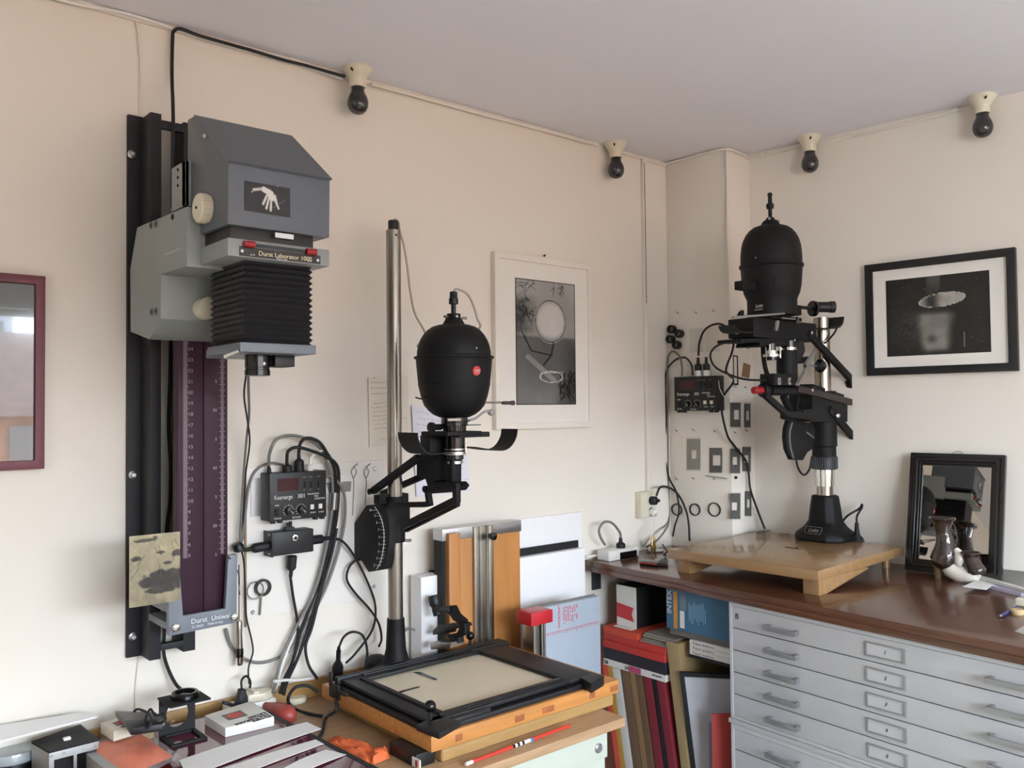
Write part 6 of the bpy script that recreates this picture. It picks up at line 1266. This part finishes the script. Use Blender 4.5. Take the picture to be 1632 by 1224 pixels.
cable('cable', [tuple(onY(1175,543,YE-.03)),tuple(onY(1160,545,1.66)),tuple(onY(1140,553,1.74)),tuple(onY(1132,567,1.78)),tuple(onY(1140,585,1.78)),tuple(onY(1165,598,1.70)),tuple(onY(1190,605,1.62)),tuple(onY(1222,606,YE-.04))], .0036, M_rubber, 'black cable bowing out from the lens turret to the lens barrel', 'cable')
cable('cable', [chp(1087,600,.03),chp(1087,585,.03),chp(1083,568,.03),chp(1072,560,.03),chp(1065,570,.025),chp(1064,600,.018),chp(1064,680,.012),chp(1065,760,.012),chp(1066,826,.012),tuple(onY(1060,845,2.15)),tuple(onY(1045,863,2.12)),tuple(onZ(1030,872,ZB+.006))], .0042, M_greyc, 'grey cable clipped down the room corner to the bench', 'cable')
cable('cable', [chp(1104,598,.03),chp(1102,582,.03),chp(1092,570,.03),chp(1076,574,.025),chp(1063,590,.02),chp(1060,615,.02),chp(1062,660,.02),chp(1060,720,.02),chp(1066,760,.02),chp(1078,785,.02),chp(1082,815,.02),chp(1075,840,.03),tuple(onZ(1071,864,ZB+.005))], .0036, M_rubber, 'black cable dropping from the chimney timer to the bench back', 'cable')
cable('cable', [(xs+.004,YW-.07,c[2]+.064) if False else tuple(W(1046,790,.072)),tuple(W(1052,777,.07)),chp(1063,776,.05),chp(1078,785,.03),chp(1090,805,.03),chp(1097,830,.03),chp(1099,862,.03)], .0042, M_rubber, 'black cable arching from the wall socket to the bench back', 'cable')
cable('cable', [chp(1133,565,.03),chp(1142,570,.02),tuple(CS(1165,600,.02)),tuple(CS(1168,625,.02)),tuple(CS(1158,635,.02)),tuple(CS(1148,622,.03)),chp(1145,605,.03)], .0014, M_white, 'thin white cord looped beside the chimney timer', 'cord')
p = chp(1099,866,.03); solo('cable_grommet', MB().lathe((p[0],p[1],ZB),[(0,0),(.014,0),(.012,.006),(0,.008)],18), M_plastic, 'black grommet where a cable enters the bench', 'grommet')
# rings
def ringdisc(label,px,py,r,ri,f,n_,th=.006,m=M_plastic,group=None,disc=True):
    p = Vector(f(px,py,.001)); t = thing('lens_ring',label,'ring',p,group); part('ring', MB().lathe(p,[(ri,0),(r,0),(r,th),(ri,th),(ri,0)],28,n_), m, t)
    if disc: part('glass', MB().lathe(p,[(0,th*.3),(ri,th*.3),(ri,th*.5),(0,th*.5)],24,n_), M_grey, t)
for (px,py),rl_ in zip(((1073,525),(1085,532),(1071,541),(1081,550)),('topmost black lens ring of the cluster of four','black lens ring nearest the glass plates in the cluster','black lens ring nearest the room corner in the cluster','lowest black lens ring of the cluster of four')): ringdisc(rl_,px,py,.0165,.0105,CH,nC,.02,group='cluster of four lens rings')
for px,r,l_ in ((1079,.0235,'thin dark ring beside the room corner in plastic sleeve'),(1108,.0235,'thin dark ring between two others in plastic sleeve'),(1139,.0265,'largest thin dark ring in plastic sleeve on chimney')): ringdisc(l_,px,812,r,r-.0035,CH,nC,.005,M_rubber,'rings in plastic sleeves',False)
def clear_mat():
    m = mat('clear_sleeve','#e8e4da',.12,alpha=.06,spec=.8); return m
def quad(name,label,cat,pts,f,off,th,m,group=None):
    P = [Vector(f(x,y,off)) for x,y in pts]; nn_ = (P[1]-P[0]).cross(P[3]-P[0]).normalized()
    if nn_.dot(Vector(EYE)-P[0]) < 0: nn_ = -nn_
    return solo(name, MB().prism(P,tuple(nn_*th)), m, label, cat, group)
quad('glass_plate','clear glass plate hung beside the lens ring cluster','glass plate',[(1099,524),(1121,522),(1121,561),(1099,562)],CH,.001,.003,mat('thin_glass','#cfc6b4',.05,alpha=.10,spec=.8),'glass plates on the chimney')
quad('glass_plate','clear glass plate hung at the chimney edge','glass plate',[(1124,523),(1146,524),(1146,560),(1124,561)],CH,.001,.003,MATS['thin_glass'],'glass plates on the chimney')
M_mask = mat('dark_mask_card','#29292b',.5); M_maskg = mat('grey_mask_card','#837d74',.5)
def mask(label,pts,hole,f,off,m):
    P = [Vector(f(x,y,off)) for x,y in pts]; H = [Vector(f(x,y,off)) for x,y in hole]; nn_ = (P[1]-P[0]).cross(P[3]-P[0]).normalized()
    if nn_.dot(Vector(EYE)-P[0]) < 0: nn_ = -nn_
    t = thing('negative_mask',label,'mask',P[3],'negative masks in plastic sleeves on the chimney')
    part('mask_plate', MB().ring(P,H,tuple(nn_*.002)), m, t)
    c_ = sum(P,Vector())/4; S = [c_+(p-c_)*1.12+nn_*.003 for p in P]; part('sleeve', MB().prism(S,tuple(nn_*.0006)), clear_mat(), t)
    part('edge_clip', MB().cyl(P[1]+nn_*.002,P[1].lerp(P[2],.1)+nn_*.002,.0012,n=6).cyl(P[2]+nn_*.002,P[2].lerp(P[1],.1)+nn_*.002,.0012,n=6), M_alu, t)
zM = zc(1050,640,5.324)
q4 = lambda a,b,c_,d: zM([(a,b),(c_,b),(c_,d),(a,d)])
mask('grey mask plate with small window on the chimney front',q4(240,317,352,578),q4(278,412,320,484),CH,.001,M_maskg)
mask('dark mask plate on the chimney front near its edge',q4(431,394,537,604),q4(458,455,525,542),CH,.001,M_mask)
mask('dark mask plate highest on chimney side near the edge',q4(605,10,690,216),q4(635,72,680,152),CS,.001,M_mask)
mask('dark narrow mask plate highest on chimney side by wall',q4(724,18,774,218),q4(738,80,765,158),CS,.001,M_mask)
mask('dark mask plate in the middle row near chimney edge',q4(605,400,685,608),q4(624,470,664,536),CS,.001,M_mask)
mask('dark mask plate in the middle row by the wall',q4(708,385,776,592),q4(722,455,760,520),CS,.001,M_mask)
mask('dark mask plate lowest on chimney side near the edge',q4(606,778,688,996),q4(616,856,664,922),CS,.001,M_mask)
mask('dark mask plate lowest on chimney side by the wall',q4(730,760,782,970),q4(746,830,770,900),CS,.001,M_mask)
quad('small_note','small handwritten card near the room corner on chimney','note',q4(103,300,195,435),CH,.001,.001,M_note)
ss_ = thing('dark_edged_strip','narrow dark-edged strip hanging on the chimney side','strip',tuple(CS(1172,614,.001))); part('holder', MB().prism([tuple(CS(x,y,.001)) for x,y in [(1168,566),(1175,567),(1176,614),(1169,614)]],(0,-.003,0)), M_blackm, ss_); part('face', MB().prism([tuple(CS(x,y,.0041)) for x,y in [(1169.5,568),(1174,569),(1174.5,611),(1170,611)]],(0,-.0006,0)), M_note, ss_)
quad('tan_slip','small tan slip of paper on the chimney side','slip',[(1185,578),(1196,582),(1194,603),(1182,600)],CS,.001,.001,M_br2)
solo('steel_needle', MB().cyl(tuple(CH(1124,758,.006)),tuple(CH(1158,763,.006)),.0016,n=6), M_grey, 'thin grey needle lying across the chimney front', 'needle')
for px,py,f in [(1080,498,CH),(1109,498,CH),(1137,495,CH),(1078,686,CH),(1105,685,CH),(1139,687,CH),(1078,763,CH),(1105,762,CH),(1138,763,CH),(1192,555,CS),(1172,616,CS),(1188,617,CS),(1172,689,CS),(1190,686,CS)]:
    a = Vector(f(px-2,py-1,.001)); b_ = Vector(f(px+1.5,py+1.5,.010)); solo('pin', MB().cyl(a,b_,.0013,n=6), M_blackm, 'small dark pin stuck in the chimney plaster', 'pin', 'pins in the chimney plaster')
p = Vector(CS(1171,761,.0)); solo('map_pin', MB().lathe(p,[(0,0),(.0045,.001),(.006,.005),(.004,.010),(0,.011)],12,(0,-1,0)), M_blackg, 'round black push pin between two mask rows', 'pin')
# ---------------------------------------------------------------- small things on the bench
zQ = zc(820,800,4.8)
sp_ = thing('power_strip', 'white multi-socket block with dark front on the bench', 'power strip', onZ(975,888,ZB))
P = [Vector(onZ(x,y,ZB)) for x,y in zQ([(630,415),(725,422),(885,410),(915,385),(905,365),(800,370),(680,385)])]
FL,FR = Vector((2.235,2.105,ZB)), Vector((2.395,2.105,ZB)); du = (FR-FL); L_ = du.length; du.normalize(); dv = Vector((-du.y,du.x,0)); dv = dv if dv.y > 0 else -dv
def ob_(o,a0,a1,b0,b1,c0,c1): 
    g = lambda a,b,c: tuple(o+du*a+dv*b+Vector((0,0,c)))
    return MB().hexa([g(a0,b0,c0),g(a1,b0,c0),g(a1,b1,c0),g(a0,b1,c0)],[g(a0,b0,c1),g(a1,b0,c1),g(a1,b1,c1),g(a0,b1,c1)])
sbd = part('block', ob_(FL,0,L_,0,.06,0,.036), M_white, sp_, bevel=.006, seg=3)
part('dark_front', ob_(FL,L_*.35,L_*.9,-.0015,.004,.0015,.026), M_blackg, sp_, bevel=.001)
for k in range(2): c_ = FL+du*(L_*(.3+.4*k))+dv*.03+Vector((0,0,.036)); part('outlet', MB().lathe(c_,[(.0,-.002),(.014,.0),(.017,.001),(.018,0),(.014,-.003),(0,-.004)],24), M_white, sp_)
c_ = FL+du*(L_*.58)+dv*.03+Vector((0,0,.036)); pq = thing('power_plug','round black plug standing in the bench socket block','plug',c_)
part('plug_body', MB().lathe(c_,[(0,-.001),(.0165,-.001),(.0165,.014),(.012,.018),(.0075,.02),(.006,.036),(0,.036)],20), M_rubber, pq)
cable('cable', [c_+Vector((0,0,.034)),c_+Vector((-.004,0,.055)),tuple(onY(976,834,2.13)),tuple(onY(963,832,2.14)),tuple(onY(955,843,2.145)),tuple(onY(957,856,2.15)),tuple(onY(964,868,2.16))], .0045, M_greyc, 'grey cable arching over the bench socket block', 'cable')
for i,pp in enumerate([[(952,880),(940,883),(928,886),(915,892)],[(952,885),(938,887),(925,890),(908,897)],[(970,868),(950,874),(935,880),(915,885)]]):
    cable('cable', [onZ(x,y,ZB+.008+.005*i) if x > 926 else onZ(x,y,ZB+.006) for x,y in pp], .0042, [M_white,M_white,M_ivory][i], ['white cable leaving the bench socket block','white cable nearest the bench edge at the socket block','ivory cable behind the bench socket block'][i], 'cable')
cable('cable', [tuple(W(1044,826,.062)),tuple(W(1043,838,.06)),tuple(W(1036,855,.07)),tuple(onZ(1022,872,ZB+.006)),tuple(onZ(1010,874,ZB+.006))], .0042, M_white, 'white cable from the wall socket down to the bench', 'cable')
# brass rounds on a glass disc
dc = onZ(1043,878,ZB); dsk = solo('glass_disc', MB().lathe((dc[0],dc[1],ZB),[(0,0),(.034,0),(.034,.003),(0,.003)],36), mat('smoky_glass_disc','#6b6058',.03,coat=1), 'dark glossy glass disc on the bench', 'glass disc')
for (px,l_) in ((1039,'brass cartridge-like rod at left on the glass disc'),(1043.5,'brass cartridge-like rod at right on the glass disc')):
    p = onZ(px,881 if px < 1042 else 878,ZB+.0032); solo('brass_rod', MB().lathe(p,[(0,0),(.004,0),(.0048,.003),(.0048,.036),(.003,.041),(.0032,.050),(.0015,.056),(0,.057)],16), mat('brass','#b08d4a',.28,1.0), l_, 'rod', 'brass rods')
cable('wire_clip', [onZ(1056,868,ZB+.02),onZ(1060,874,ZB+.02),onZ(1063,880,ZB+.014),onZ(1058,884,ZB+.006),onZ(1062,886,ZB+.004)], .0028, M_rubber, 'bent black clip beside the glass disc', 'clip')
rb_ = thing('film_tin', 'small flat black box with red side on the bench', 'box', onZ(1045,899,ZB))
P = [Vector(onZ(x,y,ZB+.014)) for x,y in zQ([(955,455),(1015,420),(1130,432),(1090,468)])]
part('box', MB().prism([p-Vector((0,0,.014)) for p in P],(0,0,.0135)), M_blackg, rb_, bevel=.001)
dnv_ = Vector((0,0,-.006)); nn_ = (P[3]-P[0]).cross(Vector((0,0,1))).normalized(); nn_ = nn_ if nn_.dot(Vector(EYE)-P[0]) > 0 else -nn_
part('red_band', MB().prism([P[0]+dnv_*.4,P[3]+dnv_*.4,P[3]+dnv_,P[0]+dnv_],tuple(nn_*.0008)), mat('band_red','#a8392c',.4), rb_)
part('side_tab', MB().prism([Vector(onZ(x,y,ZB+.012))-Vector((0,0,.010)) for x,y in zQ([(1090,468),(1130,434),(1170,445),(1165,470)])],(0,0,.010)), M_plastic, rb_, bevel=.001)
# leaning mirror: rests on the bench against the right wall
zm_ = zc(1430,700,3.951)
bL, bR = onZ(1451,904,ZB), onZ(1580,922,ZB)
em = Vector(bR-bL); em.z = 0; 
base = Vector((bL[0],bL[1],ZB)); wall_x = xb(float(bL[1]))
em = Vector((.080,-1,0)).normalized(); wid = .285; hgt = .385
off_ = wall_x-.010-base.x
base = Vector((wall_x-.094, base.y-.012, ZB)); leanv = Vector((.076,.006,.3755)); leanv.normalize()
nm = em.cross(leanv).normalized(); nm = nm if nm.x < 0 else -nm
def MP(a,b,d=0): return tuple(base+em*a+leanv*b+nm*d)
mr = thing('leaning_mirror', 'small mirror in ribbed black frame leaning on wall behind ceramic vase', 'mirror', MP(wid/2,0,0))
for i,(o_,i2,h_) in enumerate([(0,.014,.020),(.014,.026,.026),(.026,.034,.019),(.034,.040,.014)]):
    part('frame_moulding', MB().ring([MP(o_,o_),MP(wid-o_,o_),MP(wid-o_,hgt-o_),MP(o_,hgt-o_)],[MP(i2,i2),MP(wid-i2,i2),MP(wid-i2,hgt-i2),MP(i2,hgt-i2)],tuple(nm*h_)), mat('black_mirror_frame','#141315',.25,coat=.3), mr, bevel=.002)
part('glass', MB().hexa([MP(.03,.03,.004),MP(wid-.03,.03,.004),MP(wid-.03,hgt-.03,.004),MP(.03,hgt-.03,.004)],[MP(.03,.03,.010),MP(wid-.03,.03,.010),MP(wid-.03,hgt-.03,.010),MP(.03,hgt-.03,.010)]), mat('mirror_silver','#c9c9c6',.015,1.0,var=.01), mr)
part('backing', MB().hexa([MP(.01,.01,-.003),MP(wid-.01,.01,-.003),MP(wid-.01,hgt-.01,-.003),MP(.01,hgt-.01,-.003)],[MP(.01,.01,.003),MP(wid-.01,.01,.003),MP(wid-.01,hgt-.01,.003),MP(.01,hgt-.01,.003)]), M_blackm, mr)
part('hanger_ring', MB().tube([MP(wid/2+.016*math.cos(k*math.pi/8),hgt-.002+.012*math.sin(k*math.pi/8),.006) for k in range(9)],.0012,6), M_steel, mr)
# ceramic vase: a boot-like double vessel
vz_ = thing('ceramic_vase', 'brown green and white glazed vase with two necks before the mirror', 'vase', onZ(1500,920,ZB))
M_glz = mat('brown_glaze','#33251f',.12,var=.3,vscale=12,coat=.6); M_grn = mat('green_glaze','#67704a',.15,var=.2,vscale=20,coat=.5); M_wgl = mat('white_glaze','#d8cfc2',.15,var=.04,coat=.5)
Yv = float(onZ(1500,922,ZB)[1]); VB = onZ(1500,922,ZB); Xv = float(VB[0])
ev = Vector((-.0,-1,0))   # seen nearly along X: work in the plane X = Xv
def V_(pts): return [tuple(onX(x,y,Xv)) for x,y in zm_(pts)]
def blob(nm_, spine, radii, m, par=vz_):
    P = spline(V_(spine),6); rr = np.interp(np.linspace(0,len(radii)-1,len(P)),range(len(radii)),radii); mb = MB(); n_ = 20; vs = []; u_ = None
    for i,p in enumerate(P):
        d_ = (P[min(i+1,len(P)-1)]-P[max(i-1,0)]).normalized(); u_ = (d_.orthogonal() if u_ is None else u_); u_ = (u_-d_*u_.dot(d_)).normalized(); w_ = d_.cross(u_)
        vs += [p+(u_*math.cos(2*math.pi*j/n_)+w_*math.sin(2*math.pi*j/n_))*float(rr[i]) for j in range(n_)]
    f_ = [(i*n_+j,i*n_+(j+1)%n_,(i+1)*n_+(j+1)%n_,(i+1)*n_+j) for i in range(len(P)-1) for j in range(n_)]+[tuple(range(n_-1,-1,-1)),tuple(range((len(P)-1)*n_,len(P)*n_))]
    return part(nm_, mb.add(vs,f_), m, par)
k_ = (.649*Xv+.761*Yv)/1380/3.951
blob('tall_neck', [(283,497),(285,530),(292,590),(300,650),(300,720),(290,770),(275,800)], [74*k_,56*k_,44*k_,52*k_,76*k_,80*k_,50*k_], M_glz)
blob('leg', [(262,740),(258,800),(256,850),(258,880)], [45*k_,34*k_,24*k_,17*k_], mat('tan_glaze','#6d5f45',.2,var=.25,vscale=15,coat=.4))
blob('body', [(300,760),(340,815),(400,850),(460,860),(500,840)], [40*k_,55*k_,56*k_,50*k_,38*k_], M_wgl)
blob('green_band', [(275,715),(300,770),(335,810),(350,825)], [18*k_,38*k_,52*k_,54*k_], M_grn)
blob('short_neck', [(462,716),(462,745),(480,790),(500,830),(505,850)], [54*k_,44*k_,50*k_,56*k_,44*k_], M_glz)
blob('white_saddle', [(365,690),(390,730),(400,775),(420,790)], [18*k_,34*k_,40*k_,36*k_], M_wgl)
for q,r_ in (((283,500),72),((462,718),52)):
    c_ = Vector(V_([q])[0]); part('mouth', MB().tube([c_+Vector((r_*k_*math.cos(j*math.pi/10),r_*k_*math.sin(j*math.pi/10),.001)) for j in range(21)],.0035,6,1,False), M_glz, vz_); part('opening', MB().lathe(c_,[(0,.0005),(r_*k_*.93,.0005),(r_*k_*.93,.002),(0,.002)],24), M_blackm, vz_)
# papers, print, pen, erasers
def psheet(label,pts,z,h,m,name='paper_sheet',cat='paper'): return solo(name, MB().prism([tuple(onZ(x,y,z)) for x,y in pts],(0,0,h)), m, label, cat)
psheet('lilac-edged pile of papers under the curled print',zm_([(480,915),(560,905),(900,900),(1000,1010),(780,990)]),ZB,.010,mat('lilac_paper','#cfcbe0',.8))
psheet('loose white sheet sliding out of the paper pile',zm_([(412,930),(520,880),(620,905),(560,950)]),ZB+.0102,.0012,M_paper)
def curl_photo(u, v):
    e = np.minimum(np.minimum(u,1-u),np.minimum(v,1-v)); g = .22+.28*sm(.2,.9,v)+.08*vnoise(u,v,10,4); g = np.where(e < .07, .82, g); return g, g*.99, g*.97
cp = [onZ(*q,ZB+.020) for q in zm_([(470,852),(710,795)])]; cq = onZ(*zm_([(940,968)])[0],ZB+.020)
A_,B_ = Vector(cp[0]),Vector(cp[1]); C_ = Vector(onZ(*zm_([(900,975)])[0],ZB+.020))
o = painted('curled_print', A_, B_, C_, curl_photo, 30, 40, M_print); tag(o,'grey photographic print with white border on the paper pile','print')
for v in o.data.vertices:
    pass
solo('print_backing', MB().prism([A_-Vector((0,0,.0085)),B_-Vector((0,0,.0085)),B_+(C_-A_)-Vector((0,0,.0085)),C_-Vector((0,0,.0085))],(0,0,.008)), M_paper, 'pile of white prints beneath the grey print', 'paper')
a,b_ = Vector(onZ(1594,982,ZB+.006)), Vector(onZ(1619,968,ZB+.006)); u_ = (b_-a).normalized(); L_ = (b_-a).length
pn = thing('pen','blue ballpoint pen lying on the bench beside erasers','pen',a); part('barrel', MB().lathe(a,[(0,0),(.0012,.001),(.0045,.012),(.0048,L_*.5),(.005,L_),(0,L_+.002)],14,u_), mat('pen_blue','#1e2a5e',.25), pn); part('tip', MB().lathe(a-u_*.004,[(0,0),(.001,0),(.0035,.010),(0,.010)],10,u_), M_alu, pn); part('pen_clip', MB().box(b_.x-.02,b_.x,b_.y-.001,b_.y+.001,b_.z+.005,b_.z+.0065), M_alu, pn)
M_er = mat('tan_eraser','#c2a97c',.7)
p = onZ(1621,979,ZB); solo('eraser', MB().lathe((p[0],p[1],ZB),[(0,0),(.014,0),(.0165,.004),(.0165,.010),(.014,.013),(0,.013)],20), M_er, 'tan oval eraser beside the blue pen', 'eraser')
p = onZ(1628,965,ZB); solo('eraser', MB().box(p[0]-.014,p[0]+.014,p[1]-.016,p[1]+.012,ZB,ZB+.02), mat('cream_eraser','#ddd6bf',.6), 'cream block eraser behind the tan one', 'eraser', bevel=.005, seg=3)
p = onZ(1632,1008,ZB); solo('crumpled_paper', MB().add([tuple(onZ(1617,1006,ZB)),tuple(onZ(1640,998,ZB)),tuple(onZ(1640,1014,ZB)),(p[0],p[1],ZB+.016)],[(0,1,2),(0,1,3),(1,2,3),(2,0,3)]), M_paper, 'scrap of crumpled white paper at the bench edge', 'paper')
# ---------------------------------------------------------------- the street seen only in reflections
M_brk2 = mat('facade_brick','#8d6a55',.9,var=.2,vscale=3); M_roof = mat('roof_tiles','#6b5a52',.9,var=.15,vscale=4); M_fac = mat('facade_grey','#9fa3a8',.9)
h1 = thing('neighbour_house','brick house with tiled roof across the street','building',(1.5,-16,-4))
part('wall', MB().box(-9,12,-22,-16,-4,1.5), M_brk2, h1); part('roof', MB().prism([(-9.3,-15.7,1.5),(-9.3,-22.3,1.5),(-9.3,-19,3.5)],(21.6,0,0)), M_roof, h1)
h2 = thing('neighbour_block','pale grey flat-roofed house behind brick house','building',(4,-30,-4)); part('wall', MB().box(2,6.0,-34,-28,-4,4.9), M_fac, h2)
for k in range(3): part('window', MB().box(2.6+1.2*k,3.3+1.2*k,-28.02,-27.95,3.9,4.6), M_glassdark, h2)
for k in range(22): part('window', MB().box(-8+.9*k,-7.55+.9*k,-16.03,-15.95,.55,1.3), M_glassdark, h1)
solo('street_ground', MB().box(-30,30,-40,-2.6,-4.2,-4.0), mat('street_paving','#c4c2be',.9), 'grey paved street far below the window', 'ground')
